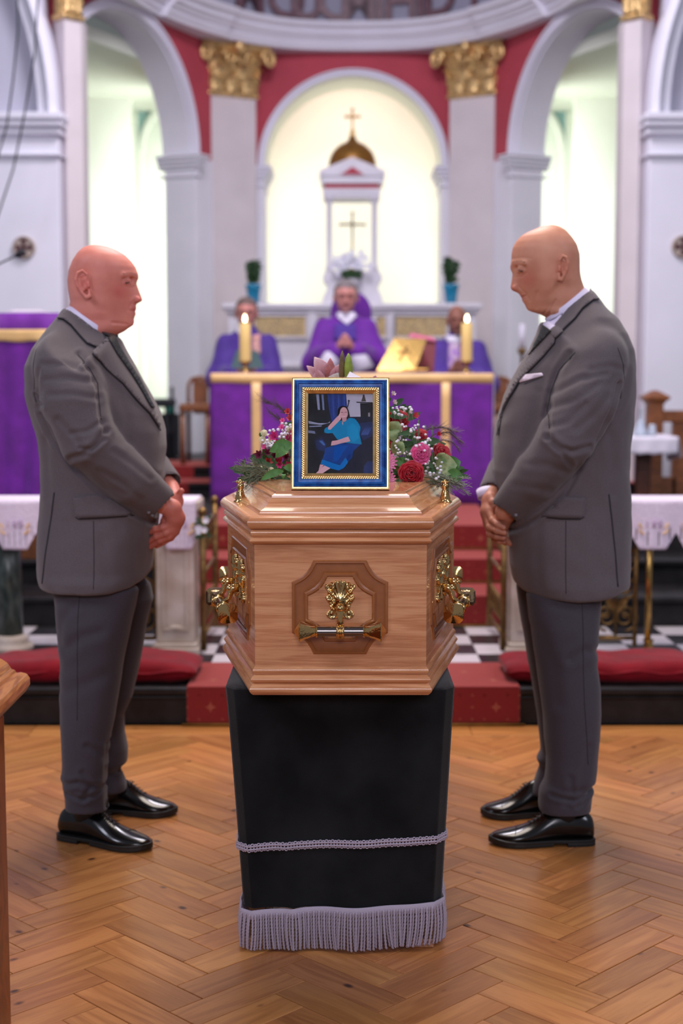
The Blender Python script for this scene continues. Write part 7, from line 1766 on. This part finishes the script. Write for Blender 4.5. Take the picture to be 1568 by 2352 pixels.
# small posy tied at the left gate
c = P3(463, 1208, yrl-.02); ps = thing('gate_posy', tuple(c), 'small posy of white flowers tied to the left rail gate', 'flowers'); rng = random.Random(4)
for i in range(7):
    v = c+Vector((rng.uniform(-.02, .022), rng.uniform(-.02, .0), rng.uniform(-.04, .045))); b = MB()
    for q in range(6): a = q*PI/3; leafblade(b, v, v+Vector((.016*math.cos(a), -.008, .016*math.sin(a))), .006, nrm=(0, -1, 0), n=3)
    b.build('white_bloom', M['petalw'], ps, fix=False)
b = MB()
for i in range(26): v = c+Vector((rng.uniform(-.02, .02), rng.uniform(-.01, .01), rng.uniform(-.05, .04))); a = rng.uniform(0, 6.28); leafblade(b, v, v+Vector((.03*math.cos(a), -.006, .03*math.sin(a))), .006)
b.build('foliage', M['leafdk'], ps, kind='stuff', fix=False)

# ---- kneeler cushions
def cushion(lab, pa, pb, ptop, pbot, y0_=5.60, y1_=5.95, tilt_=0.0):
    xa, xb = P3(pa, 1540, y0_).x, P3(pb, 1540, y0_).x; z0 = Z1+.001; hh = .085
    lo = (xa-.03, y0_-.03, z0-.01); hi = (xb+.03, y1_+.03, z0+hh+.04); Fc = Field(lo, hi, .011); cy_ = (y0_+y1_)/2; w_ = (y1_-y0_)/2
    def fn(X, Y, Z):
        ex = np.minimum(X-xa, xb-X); e = np.clip(ex/.10, 0, 1)**.5
        q = np.maximum(np.abs(Y-cy_)-w_+.045, 0)**2+np.maximum(np.abs(Z-(z0+hh*.5))-hh*.5*e+.040, 0)**2
        return np.maximum(np.sqrt(q)-.042, -ex)
    Fc.op(fn, lo, hi); Fc.smooth(2); v, q = Fc.mesh(); n_ = vnormals(v, q)
    v = wrinkle(v, n_, .004, 11, pa*.01); m_ = (v[:, 2] > z0+hh*.6); v[:, 2] += .006*np.sin(v[:, 0]*17+pa)*m_; v[:, 2] = np.maximum(v[:, 2], z0)
    o = link_obj('kneeler_cushion', np_mesh('kneeler_cushion', v, q), M['darkred']); tag(o, lab, 'cushion')
    b = MB()
    b.tube([(xa+.02+(xb-xa-.04)*t, y0_+.004+.003*math.sin(t*40), z0+hh*.56+.006*math.sin(t*22)) for t in np.linspace(0, 1, 60)], .006, 6); b.build('piping', M['darkred'], o, smooth=True)
cushion('long crimson velvet kneeler cushion on the black step at the left', -60, 452, 1500, 1570)
cushion('long crimson velvet kneeler cushion on the black step at the right', 1160, 1640, 1500, 1570)

# ---- lectern with purple fall, left edge
yl = 7.35; xa, xb = P3(-190, 900, yl).x, P3(140, 900, yl).x
lc = thing('lectern', ((xa+xb)/2, yl+.2, Z1), 'lectern hung with a purple cloth and gold band at the left edge', 'lectern')
zt_ = P3(60, 717, yl).z
b = MB(); b.box(xa+.06, xb-.05, yl+.06, yl+.42, .30, zt_-.05); b.build('lectern_body', M['brownwood'], lc)
b = MB(); b.box(xa, xb, yl, yl+.5, zt_-.04, zt_-.005); b.build('top_board', M['purple'], lc, bevel=.012)
zb_l = P3(60, 1152, yl-.02).z
cloth_front('purple_fall', xa-.005, xb+.005, yl-.02, P3(60, 1195, yl-.02).z, zt_-.004, M['purple'], lc, 2.2, .022, 3, nx=60, flare=-.16)
cloth_front('gold_band', xa-.007, xb+.007, yl-.036, P3(60, 785, yl).z, P3(60, 757, yl).z, M['galloon'], lc, 2.2, .010, 3, nx=60, nz=3, th=.003)
b = MB(); a, c = P3(29, 712, yl+.15), P3(110, 718, yl+.15); b.box(a.x, c.x, yl+.03, yl+.34, zt_-.004, zt_+.008); b.box(a.x+.02, c.x-.02, yl+.05, yl+.33, zt_+.008, zt_+.013)
tag(b.build('papers', M['paper'], bevel=.001), 'white papers lying on the purple lectern', 'papers')
# microphone on its boom over the lectern
ym = 7.6; a, c = P3(-40, 624, ym), P3(44, 584, ym); mc = thing('microphone', tuple(a), 'thin microphone boom reaching in from the left above the lectern', 'microphone')
b = MB(); b.tube([a, c], .005, 8); b.tube([(a.x, ym, zt_-.01), a], .007, 8); b.build('boom', M['black'], mc, smooth=True)
b = MB(); b.tube([c-Vector((.02, 0, .010)), c, c+Vector((.03, 0, .014))], [.010, .020, .017], 12); b.build('microphone_head', M['black'], mc, smooth=True)
# consecration crosses on the piers
for px_, py_, lab in ((56, 569, 'round consecration cross plaque on the left white pier above the lectern'), (1567, 567, 'round consecration cross plaque on the right white pier at the frame edge')):
    v = P3(px_, py_, 9.7); t = thing('wall_plaque', tuple(v), lab, 'plaque'); r_ = 26*9.7/F
    b = MB(); b.lathe([(0, 0), (r_, 0), (r_, -.02), (r_*.9, -.03), (r_*.82, -.022), (0, -.018)], (v.x, 9.699, v.z), 32, 'y'); b.build('disc', mat('cream_painted_disc', (176, 160, 150), .6), t, auto=40)
    b = MB()
    for q in range(4):
        a = q*PI/2; d = Vector((math.cos(a), 0, math.sin(a))); n_ = Vector((-d.z, 0, d.x)); c0 = v+Vector((0, -.026, 0))
        b.loft([[c0+n_*(r_*.07)+d*0.002, c0-n_*(r_*.07)+d*0.002, c0-n_*(r_*.30)+d*(r_*.74), c0+n_*(r_*.30)+d*(r_*.74)], [p_+Vector((0, .008, 0)) for p_ in (c0+n_*(r_*.07)+d*0.002, c0-n_*(r_*.07)+d*0.002, c0-n_*(r_*.30)+d*(r_*.74), c0+n_*(r_*.30)+d*(r_*.74))]])
    b.build('cross', mat('dark_red_brown_cross', (76, 34, 40), .5), t)
# hanging cords far left
for i, (pt, pb) in enumerate((((38, 0), (0, 330)), ((88, 30), (4, 450)))):
    a, c = P3(pt[0], pt[1]-60, 9.2), P3(pb[0]-14, pb[1]+60, 9.2); mid = (a+c)/2+Vector((.05, 0, -.04)); b = MB(); b.tube([a, (a*.5+mid*.5)+Vector((.02, 0, -.02)), mid, (c*.5+mid*.5)+Vector((.02, 0, -.01)), c], .006, 6)
    tag(b.build('hanging_cord', M['black'], smooth=True), ('thin dark cord crossing the left pier, nearer the corner', 'thin dark cord crossing the left pier, the lower one')[i], 'cord')

# ---- wooden armchairs and a black chair beside the altar
def armchair(px_back, lab, m, Y=10.62):
    x = lambda px: P3(px, 950, Y).x; z = lambda py: P3(450, py, Y).z
    a = {'l': 433, 'r': 488} if m < 0 else {'l': 1124, 'r': 1172}
    t = thing('armchair', ((x(a['l'])+x(a['r']))/2, Y, Z6), lab, 'chair')
    xl_, xr_ = x(a['l']), x(a['r']); zf = Z6+.008
    b = MB(); b.tube([(xl_, Y, zf+.40), (xl_, Y, z(900)), (xl_+.004, Y, z(882)), (xl_+.03, Y, z(870)), (xl_+.07, Y, z(868)), ((xl_+xr_)/2, Y, z(866)), (xr_-.07, Y, z(868)), (xr_-.03, Y, z(870)), (xr_, Y, z(882)), (xr_, Y, z(900)), (xr_, Y, zf+.40)], .014, 8); b.build('back_frame', M['brownwood'], t, smooth=True)
    b = MB(); cx_ = (xl_+xr_)/2; b.box(cx_-.055, cx_+.055, Y-.008, Y+.010, z(950), z(872)); b.build('splat', M['brownwood'], t, bevel=.003)
    b = MB(); b.box(xl_-.02, xr_+.02, Y-.44, Y+.01, zf+.38, zf+.435); b.build('seat', M['brownwood'], t, bevel=.01)
    for sx in (xl_, xr_):
        b = MB(); b.tube([(sx, Y, zf), (sx, Y, zf+.38)], .016, 8); b.build('leg', M['darkwood'], t, smooth=True)
        b = MB(); b.tube([(sx, Y-.40, zf), (sx, Y-.40, zf+.38)], .018, 8); b.build('leg', M['brownwood'], t, smooth=True)
        s_ = -1 if sx == xl_ else 1; b = MB(); b.tube([(sx, Y-.01, z(932)), (sx+s_*.02, Y-.2, z(930)), (sx+s_*.02, Y-.38, z(936)), (sx, Y-.39, zf+.42)], .014, 8); b.build('arm', M['brownwood'], t, smooth=True)
armchair(0, 'brown wooden armchair left of the altar, its curved back half showing', -1)
armchair(0, 'brown wooden armchair right of the altar, mostly hidden behind the cloth', 1)
Y = 11.0; t = thing('side_chair', (P3(386, 1000, Y).x, Y, Z6), 'black upholstered chair by the left arch, behind the armchair', 'chair'); cx_ = P3(380, 1000, Y).x; zf = Z6+.008
b = MB(); a, c = P3(362, 950, Y), P3(402, 1000, Y); b.box(cx_-.17, c.x, Y, Y+.05, c.z, a.z); b.build('backrest', M['black'], t, bevel=.03, seg=3)
b = MB(); b.box(cx_-.2, c.x+.01, Y-.42, Y+.02, zf+.40, zf+.46); b.build('seat', M['black'], t, bevel=.02)
for sx in (cx_-.17, c.x-.02):
    for yy in (Y-.38, Y+.01): b = MB(); b.tube([(sx, yy, zf), (sx, yy, zf+.55 if yy > Y else zf+.40)], .011, 8); b.build('leg', M['black'], t, smooth=True)
# bottles of green on the ledge by the black chair
v = P3(393, 948, 11.25)
b = MB(); b.lathe([(0, 0), (.03, 0), (.032, .01), (.032, .06), (.012, .09), (.012, .11), (0, .11)], (v.x, 11.25, P3(393, 950, 11.25).z+.0), 14)
tag(b.build('green_bottle', mat('green_glass_bottle', (50, 128, 118), .2), smooth=True), 'small green bottle behind the black chair', 'bottle')
b = MB(); b.box(v.x-.12, v.x+.06, 11.15, 11.32, Z6+.008, P3(393, 950, 11.25).z); tag(b.build('side_cabinet', M['black'], bevel=.005), 'low black cabinet standing behind the black chair', 'cabinet')

# ---- right side: credence table, wooden stall, cruet, tall candle
Y = 8.7; zf = Z4+.001
a, c = P3(1444, 1003, Y), P3(1556, 1043, Y); tt_ = thing('credence_table', ((a.x+c.x)/2, Y+.2, Z4), 'small wooden table with a white cloth at the right edge', 'table')
b = MB(); b.box(a.x-.10, c.x-.02, Y+.02, Y+.42, a.z-.035, a.z-.006); b.build('tabletop', M['darkwood'], tt_)
b = MB(); b.box(a.x-.08, c.x-.30, Y+.04, Y+.40, a.z-.16, a.z-.035); b.build('apron', M['darkwood'], tt_)
b = MB(); xm = P3(1492, 1100, Y).x; b.box(xm-.045, xm+.045, Y+.18, Y+.26, zf+.05, a.z-.03); b.build('column', M['darkwood'], tt_, bevel=.01)
b = MB(); b.box(xm-.15, xm+.15, Y+.05, Y+.39, zf, zf+.06); b.build('foot', M['darkwood'], tt_, bevel=.02)
b = MB(); b.box(a.x-.12, c.x, Y, Y+.44, a.z-.006, a.z-.001); cl = b.build('table_cloth', M['linen'], None, bevel=.003); tag(cl, 'white cloth on the small wooden table at the right edge', 'cloth')
cloth_front('front_fall', a.x-.12, c.x, Y-.004, c.z, a.z-.001, M['linen'], cl, 1.5, .006, 7, nx=40, nz=5, th=.003)
b = MB(); vs_ = [(c.x+.002, Y, a.z-.002), (c.x+.002, Y+.42, a.z-.002), (c.x+.004, Y+.30, c.z-.06), (c.x+.03, Y+.02, c.z-.02)]; b._a(vs_, [(0, 1, 2, 3)]); o = b.build('side_fall', M['linen'], cl, fix=False); md = o.modifiers.new('s', 'SOLIDIFY'); md.thickness = .003
v = P3(1474, 1000, Y+.15)
M['crystal'] = mat('clear_cut_glass', (214, 226, 240), .1, spec=.8, trans=.55)
b = MB(); b.lathe([(0, 0), (.040, 0), (.043, .01), (.036, .04), (.020, .085), (.010, .11), (.008, .15), (.011, .155), (.004, .17), (0, .18)], (v.x-.01, Y+.15, a.z), 16); tag(b.build('glass_cruet', M['crystal'], smooth=True), 'tall glass cruet standing on the white cloth', 'cruet')
b = MB(); b.lathe([(0, 0), (.025, 0), (.028, .03), (.020, .05), (.024, .07), (0, .07)], (v.x+.055, Y+.12, a.z), 16); tag(b.build('glass_bowl', M['crystal'], smooth=True), 'small glass beside the tall cruet on the white cloth', 'glass')
# choir stall with newel post
Y = 9.22; t = thing('choir_stall', (P3(1540, 1100, Y).x, Y, Z4), 'brown oak choir stall with a square capped post at the right edge', 'stall')
xa, xb = P3(1487, 1000, Y).x, P3(1523, 1000, Y).x; zc_ = P3(1500, 928, Y).z
b = MB(); b.box(xa, xb, Y, Y+.10, zf, zc_); b.build('post', M['brownwood'], t, bevel=.006)
b = MB(); mx_, my_ = (xa+xb)/2, Y+.05; rings = []
for h_, w_ in ((0, .052), (.012, .060), (.02, .064), (.03, .082), (.045, .084), (.052, .076), (.085, .020), (.09, .0)): rings.append([(mx_-w_, my_-w_, zc_+h_), (mx_+w_, my_-w_, zc_+h_), (mx_+w_, my_+w_, zc_+h_), (mx_-w_, my_+w_, zc_+h_)])
b.loft(rings); b.build('post_cap', M['brownwood'], t)
xe = P3(1640, 1000, Y).x
b = MB(); b.box(xb, xe, Y+.01, Y+.09, P3(1540, 970, Y).z, P3(1540, 943, Y).z); b.build('top_rail', M['brownwood'], t, bevel=.008)
b = MB(); b.box(P3(1553, 1000, Y).x, xe, Y+.03, Y+.07, zf, P3(1540, 970, Y).z); b.build('back_panel', M['brownwood'], t)
b = MB(); b.box(xb-.01, P3(1556, 1000, Y).x, Y+.02, Y+.08, zf, zf+.16); b.build('lower_rail', M['brownwood'], t, bevel=.005)
b = MB(); b.box(P3(1547, 1000, Y).x, P3(1556, 1000, Y).x, Y+.02, Y+.08, zf, P3(1540, 970, Y).z); b.build('stile', M['brownwood'], t, bevel=.004)
# processional candle on a stand by the right arch
Y = 10.9; v = P3(1198, 840, Y); t = thing('tall_candlestick', (v.x, Y, Z6), 'tall white candle in a glass holder beside the right arch pier', 'candlestick')
b = MB(); b.lathe([(0, Z6+.008), (.11, Z6+.008), (.10, Z6+.03), (.02, Z6+.06), (.014, Z6+.10), (.013, P3(1198, 815, Y).z), (.034, P3(1198, 810, Y).z), (.034, P3(1198, 800, Y).z), (0, P3(1198, 800, Y).z)], (v.x, Y, 0), 18); b.build('stand', M['oldbrass'], t, smooth=True)
b = MB(); b.lathe([(0, P3(1198, 800, Y).z), (.022, P3(1198, 800, Y).z), (.022, P3(1198, 745, Y).z), (0, P3(1198, 743, Y).z)], (v.x, Y, 0), 18); b.build('wax', M['linen'], t, smooth=True)

# ---- pew end at the near left edge
ye = 2.95; xe0 = P3(70, 1560, ye).x; zc_ = P3(40, 1560, ye).z
M['pewoak'] = wood_mat('honey_oak_rail', (188, 120, 62), (140, 76, 30), (8, 1.2, 8), 1.6, 0.3, coat=0.3)
M['pewpanel'] = wood_mat('red_brown_panel', (128, 58, 22), (86, 32, 10), (3, 3, 1.0), 2, 0.35)
t = thing('pew_front', (xe0-.1, 2.2, 0), 'honey oak moulded end of a pew at the near left edge', 'pew')
k = ye/F
pr_ = [(70, 1570), (69, 1556), (62, 1546), (48, 1543), (38, 1545), (36, 1538), (27, 1536), (24, 1530), (18, 1522), (6, 1514), (-6, 1508), (-60, 1502), (-60, 1640), (8, 1640), (14, 1630), (12, 1608), (30, 1600), (44, 1594), (60, 1588)]
b = MB(); b.loft([[Vector((P3(x, y, ye).x, yy, P3(x, y, ye).z)) for x, y in pr_] for yy in (0.9, ye)]); b.build('book_rail', M['pewoak'], t, bevel=.003)
xp = P3(10, 1650, ye-.03).x
b = MB(); b.box(xp-.16, xp, 0.9, ye-.03, .0, P3(0, 1632, ye).z); b.build('side_panel', M['pewpanel'], t, bevel=.004)
# ============================================================ funeral spray on the coffin lid
YS = 3.72
sp = thing('flower_spray', (cxm, 3.85, zl_+LT), 'large spray of red, pink and white flowers on the coffin behind the frame', 'flowers')
PC = {}
def pm(nm, c, **kw):
    if nm not in PC: PC[nm] = mat(nm, c, kw.pop('rough', .55), var=kw.pop('var', .18), vscale=kw.pop('vscale', 60), sheen=.15, **kw)
    return PC[nm]
RED, PINK, HOT, MAG, WINE, CORAL, CREAM, LILY = (pm('red_petal', (176, 8, 36)), pm('pink_petal', (232, 96, 158)), pm('hot_pink_petal', (206, 44, 122)), pm('magenta_petal', (190, 50, 110)),
    pm('wine_petal', (104, 16, 52)), pm('coral_petal', (206, 66, 76)), pm('cream_petal', (226, 216, 176)), pm('pale_pink_lily', (232, 190, 196), col2=(206, 136, 146), vscale=14))
GRN, GRN2, VAR, GREY = pm('spray_leaf', (74, 126, 56)), pm('dark_spray_leaf', (54, 92, 46)), pm('variegated_leaf', (170, 182, 128), col2=(86, 124, 70), vscale=34), pm('grey_green_grass', (128, 136, 112))
frg = random.Random(21)
def petal(b, c, az, el, ln, w_, cup, fwd, n=5, ruffle=.0):
    """curved petal: starts at c, leans by el from the forward axis fwd, turned by az round it"""
    fwd = Vector(fwd).normalized(); a = fwd.orthogonal().normalized(); bb = fwd.cross(a); r = a*math.cos(az)+bb*math.sin(az); tt = fwd.cross(r); vs = []; p = Vector(c)
    st = ln/n
    for i in range(n+1):
        t = i/n; e = el+cup*t; d = (fwd*math.cos(e)+r*math.sin(e)); nn = (r*math.cos(e)-fwd*math.sin(e)); ww = w_*(math.sin(PI*(.12+.80*t))**.7)
        for q in (-1, -.5, 0, .5, 1): vs.append(p+tt*(q*ww)-nn*(abs(q)**2*ww*.38)+nn*(ruffle*math.sin(q*7+t*5)*t))
        p = p+d*st
    b._a(vs, [(5*i+j, 5*i+j+1, 5*i+5+j+1, 5*i+5+j) for i in range(n) for j in range(4)])
def rose(px, py, rpx, Y, m, lab=None, fwd=(0.05, -1, .25)):
    c = P3(px, py, Y); r = rpx*1.16*Y/F; b = MB(); fwd = Vector(fwd).normalized(); core = c-fwd*r*.35
    for k in range(26):
        t = k/25; az = k*2.4; rad = r*(.10+.52*t**.9); a = fwd.orthogonal().normalized(); bb = fwd.cross(a); dr = a*math.cos(az)+bb*math.sin(az)
        base = core+dr*rad*.62-fwd*(r*.25*t); petal(b, base, az, .04+.30*t, r*(.80-.04*t), r*(.30+.38*t), .15+1.15*t*t, fwd, 6, r*.03)
    b.ball(core+fwd*r*.12, r*.20, 8, 6)
    o = b.build('rose_bloom', m, sp, smooth=True, fix=False); md = o.modifiers.new('s', 'SOLIDIFY'); md.thickness = .0008
    if lab: o['label'] = lab
    return o
def trumpet(px, py, rpx, Y, m, fwd, lab=None, n=6, name='alstroemeria_bloom', el=.35, cup=.7, wf=.34):
    c = P3(px, py, Y); r = rpx*Y/F; b = MB()
    for k in range(n): petal(b, c, 2*PI*k/n+.2, el, r*1.25, r*wf*(1 if k % 2 else .8), cup, fwd, 5)
    f = Vector(fwd).normalized()
    for k in range(4): a = f.orthogonal().normalized()*math.cos(k*1.6)+f.cross(f.orthogonal().normalized())*math.sin(k*1.6); b.tube([c, c+f*r*.7+a*r*.15], r*.025, 4)
    o = b.build(name, m, sp, smooth=True, fix=False)
    if lab: o['label'] = lab
    return o
# mound of greenery underneath
b = MB()
for i in range(620):
    px = frg.uniform(556, 1058); lim = np.interp(px, [556, 600, 640, 690, 720, 900, 960, 1000, 1058], [1108, 1020, 985, 950, 900, 900, 980, 1020, 1100]); py = frg.uniform(lim+18, 1120); Y = frg.uniform(3.66, 4.1)
    c = P3(px, py, Y); c.z = max(c.z, zl_+LT+.003); a = frg.uniform(0, 6.28); ln = frg.uniform(.03, .055); leafblade(b, c, c+Vector((ln*math.cos(a), -frg.uniform(0, .02), max(ln*.6*math.sin(a), -.002))), frg.uniform(.006, .011), n=4)
b.build('under_foliage', GRN2, sp, smooth=True, kind='stuff', fix=False)
b = MB()
for i in range(70): 
    px = frg.uniform(600, 1020); Y = frg.uniform(3.75, 4.2); c = P3(px, 1120, Y); c.z = zl_+LT+.002; top = P3(px+frg.uniform(-8, 8), frg.uniform(960, 1080), Y); b.tube([c, top], .0018, 4)
b.build('stems', GRN2, sp, smooth=True, kind='stuff', fix=False)
# roses and gerberas
rose(944, 1090, 31, 3.60, RED, 'large red rose at the front right'); rose(966, 1042, 24, 3.64, PINK, 'pink rose above the large red one')
rose(914, 966, 27, 3.72, RED, 'red rose high beside the frame', (.2, -1, .5)); rose(1014, 1040, 24, 3.76, RED, None, (.5, -.8, .5)); rose(966, 1000, 17, 3.8, RED, None, (.1, -1, .6))
rose(890, 1030, 18, 3.70, RED)
def gerbera(px, py, rpx, Y, m, fwd):
    c = P3(px, py, Y); r = rpx*Y/F; b = MB()
    for ring, rr in ((0, 1.0), (1, .82)):
        for k in range(18): petal(b, c, 2*PI*k/18+ring*.17, 1.15-.15*ring, r*rr, r*.13, .35, fwd, 4)
    o = b.build('gerbera_bloom', m, sp, smooth=True, fix=False); b = MB(); f = Vector(fwd).normalized(); b.ball(c+f*r*.04, r*.22, 10, 6); b.build('flower_centre', CREAM, o, smooth=True)
LP = pm('light_pink_gerbera', (232, 140, 180))
gerbera(884, 1062, 29, 3.62, LP, (.15, -1, .2)); gerbera(886, 1102, 24, 3.60, LP, (.2, -1, .1))
# left cluster
for px, py, r, m, f in ((634, 1006, 17, HOT, (-.4, -1, .4)), (640, 1020, 15, HOT, (0, -1, .2)), (660, 1010, 15, MAG, (.3, -1, .4)), (598, 1046, 15, WINE, (-.3, -1, .2)), (612, 1042, 12, WINE, (.3, -1, .4)), (632, 1048, 14, WINE, (.1, -1, .3)), (655, 1050, 13, WINE, (.2, -1, .1)),
                        (616, 1062, 15, CORAL, (0, -1, .1)), (640, 1066, 12, MAG, (.2, -1, -.1)), (662, 1070, 15, MAG, (.1, -1, .1)), (648, 984, 10, PINK, (-.2, -1, .5)), (668, 965, 12, CORAL, (-.3, -1, .7)), (610, 1030, 10, PINK, (-.5, -.8, .5)), (676, 1050, 12, WINE, (0, -1, 0)), (920, 992, 12, HOT, (.2, -1, .3)), (948, 956, 12, CORAL, (.7, -.8, .3)), (1004, 1000, 9, RED, (.5, -.8, .5)), (900, 908, 9, pm('blush_petal', (226, 200, 200)), (.5, -.8, .7)), (902, 926, 9, pm('blush_petal', (226, 200, 200)), (.6, -.8, .4))):
    trumpet(px, py, r, frg.uniform(3.62, 3.74), m, f)
rose(640, 1054, 9, 3.66, RED); rose(664, 988, 11, 3.72, CREAM); rose(655, 1030, 10, 3.66, PINK)
for q in ((662, 948, 11, CORAL), (650, 968, 9, PINK), (672, 998, 12, HOT), (622, 1012, 9, CREAM)): trumpet(q[0], q[1], q[2], 3.72, q[3], (-.2, -1, .4))
# cream buds and small flowers
for px, py, r in ((588, 1066, 9), (596, 1076, 7), (606, 995, 8), (602, 1010, 8), (632, 1098, 8), (640, 1092, 6), (622, 1080, 7)):
    rose(px, py, r, frg.uniform(3.62, 3.72), CREAM)
# gypsophila
def gyp(name, regs, n, Y0_, Y1_):
    b = MB(); pts = []
    for i in range(n):
        x0_, x1_, y0_, y1_ = frg.choice(regs); px, py = frg.uniform(x0_, x1_), frg.uniform(y0_, y1_); c = P3(px, py, frg.uniform(Y0_, Y1_)); r = frg.uniform(.0028, .0048); b.ball(c, r, 6, 4, (1, 1, .85)); pts.append(c)
    b.build(name, M['petalw'], sp, smooth=True, kind='stuff', fix=False)
    b = MB()
    for c in pts[::2]: b.tube([c, c+Vector((frg.uniform(-.01, .01), .01, -.03))], .0006, 3)
    b.build('fine_stems', GREY, sp, kind='stuff', fix=False)
gyp('gypsophila', [(612, 660, 985, 1015), (644, 674, 972, 1000), (600, 630, 1012, 1030), (900, 945, 935, 955), (910, 990, 975, 1012), (905, 960, 1008, 1062), (960, 1002, 1006, 1036), (975, 1016, 1052, 1100), (1000, 1026, 1070, 1112), (890, 940, 1030, 1060)], 240, 3.60, 3.78)
# big leaves
for i, (p0, p1, w_, m, Y) in enumerate((((672, 1022), (618, 1038), .017, GRN, 3.6), ((662, 1030), (632, 1052), .013, GRN, 3.59), ((650, 1082), (598, 1104), .010, GRN, 3.6), ((676, 1082), (650, 1074), .010, GRN, 3.6), ((652, 1090), (650, 1102), .006, GRN, 3.58),
        ((1000, 1078), (1050, 1068), .030, VAR, 3.66), ((1020, 1096), (1066, 1098), .018, GRN, 3.64), ((1026, 1076), (1058, 1060), .020, GRN, 3.68), ((1012, 1062), (1020, 1040), .016, VAR, 3.66), ((905, 1045), (925, 1015), .020, VAR, 3.66), ((900, 1000), (915, 968), .022, VAR, 3.70), ((896, 985), (905, 1015), .02, VAR, 3.7),
        ((915, 1080), (900, 1050), .016, GRN, 3.66), ((940, 1068), (905, 1066), .014, GRN, 3.66), ((590, 1090), (566, 1112), .012, GRN2, 3.66), ((604, 1008), (598, 992), .008, GRN, 3.7), ((905, 1108), (930, 1122), .014, GRN2, 3.62))):
    b = MB(); leafblade(b, P3(*p0, Y), P3(*p1, Y-.02), w_, (0, -.012, .006), n=8, cup=.35); b.build('broad_leaf', m, sp, smooth=True, fix=False)
# trailing grasses and feathery ferns
b = MB()
for i in range(70):
    if i < 34: a = P3(frg.uniform(960, 1010), frg.uniform(1085, 1118), 3.66); e = P3(frg.uniform(1030, 1088), frg.uniform(1095, 1140), 3.60)
    else: a = P3(frg.uniform(590, 640), frg.uniform(1080, 1112), 3.66); e = P3(frg.uniform(536, 590), frg.uniform(1050, 1140), 3.60)
    mid = (a+e)/2+Vector((0, -.01, .012)); b.tube([a, mid, e], [.0012, .001, .0004], 4)
    for k in range(10):
        t = .25+.07*k; p = a.lerp(e, t)+Vector((0, -.006, .012*4*t*(1-t))); q = frg.uniform(0, 6.28); b.tube([p, p+(e-a).normalized()*.012+Vector((.007*math.cos(q), .0, .007*math.sin(q)))], .0006, 3)
b.build('trailing_grass', GREY, sp, kind='stuff', fix=False)
b = MB()
def plume(pts, n, spread, Y):
    P_ = [P3(x, y, Y) for x, y in pts]; b.tube(P_, [.0012]*len(P_), 4)
    for k in range(n):
        t = frg.random()*(len(P_)-1); i = int(t); p = P_[i].lerp(P_[i+1], t-i); d = (P_[i+1]-P_[i]).normalized(); q = frg.uniform(-1, 1); b.tube([p, p+d*spread*.8+Vector((0, frg.uniform(-.01, .01), q*spread*.6))], [.0005, .0002], 3)
plume([(690, 990), (665, 955), (640, 935), (606, 922)], 150, .035, 3.9); plume([(690, 1000), (660, 975), (640, 962), (622, 950)], 110, .03, 3.9)
plume([(960, 1005), (985, 985), (1012, 980), (1052, 992)], 130, .026, 3.86); plume([(970, 1020), (1000, 996), (1030, 992), (1062, 1016)], 110, .026, 3.86); plume([(990, 1030), (1016, 1010), (1040, 1016), (1054, 1032)], 80, .02, 3.86)
b.build('smoke_grass', pm('dusky_plume', (92, 70, 76)), sp, kind='stuff', fix=False)
# lilies on top, above the frame
def lily(base, ang, ln, w_, m, Y, el=.18):
    c = P3(*base, Y); f = Vector((math.sin(ang), -.25, math.cos(ang))); b = MB()
    petal(b, c, 0, .02, ln, w_, el, f, 8); petal(b, c, 2.1, .02, ln*.96, w_*.9, el, f, 8); petal(b, c, 4.2, .02, ln*.96, w_*.9, el, f, 8); b.build('lily_petal_cup', m, sp, smooth=True, fix=False)
for p0, p1, w_, m in (((758, 880), (722, 820), .016, LILY), ((752, 884), (704, 840), .010, LILY), ((760, 882), (758, 822), .010, pm('rose_lily', (206, 130, 130))), ((764, 882), (782, 836), .012, LILY), ((735, 886), (728, 848), .012, LILY), ((770, 884), (776, 856), .018, pm('white_lily', (232, 222, 214))), ((858, 884), (862, 862), .008, LILY)):
    c = P3(*p0, 3.78); e = P3(*p1, 3.74); b = MB(); leafblade(b, c, e, w_*1.35, (0, -.01, 0), n=8, cup=.5); o = b.build('lily_petal', m, sp, smooth=True, fix=False); md = o.modifiers.new('s', 'SOLIDIFY'); md.thickness = .002
LB = pm('green_lily_bud', (146, 168, 66)); LB2 = pm('brown_green_bud', (112, 92, 60))
for p0, p1, r, m in (((800, 884), (800, 812), .0115, LB), ((784, 884), (786, 806), .008, LB2)):
    a, e = P3(*p0, 3.74), P3(*p1, 3.72); b = MB(); b.tube([a, a.lerp(e, .3), a.lerp(e, .6), a.lerp(e, .85), e], [r*.5, r, r*1.05, r*.7, r*.15], 10); b.build('lily_bud', m, sp, smooth=True, fix=False)
b = MB(); v = [P3(784, 888, 3.66), P3(866, 888, 3.66), P3(842, 874, 3.67), P3(803, 853, 3.69)]; b.loft([v, [q+Vector((0, .0015, 0)) for q in v]]); b.build('message_card', M['paper'], sp)
b = MB()
for x in (740, 760, 785, 800, 830): c = P3(x, 960, 3.80); c.z = zl_+LT+.002; b.tube([c, P3(x, 884, 3.78)], .003, 6)
b.build('lily_stems', GRN, sp, smooth=True, kind='stuff', fix=False)
b = MB(); q = (cxm, 3.88); b.box(q[0]-.13, q[0]+.13, 3.66, 4.1, zl_+LT+.001, zl_+LT+.03); b.build('foam_tray', GRN2, sp, bevel=.008)
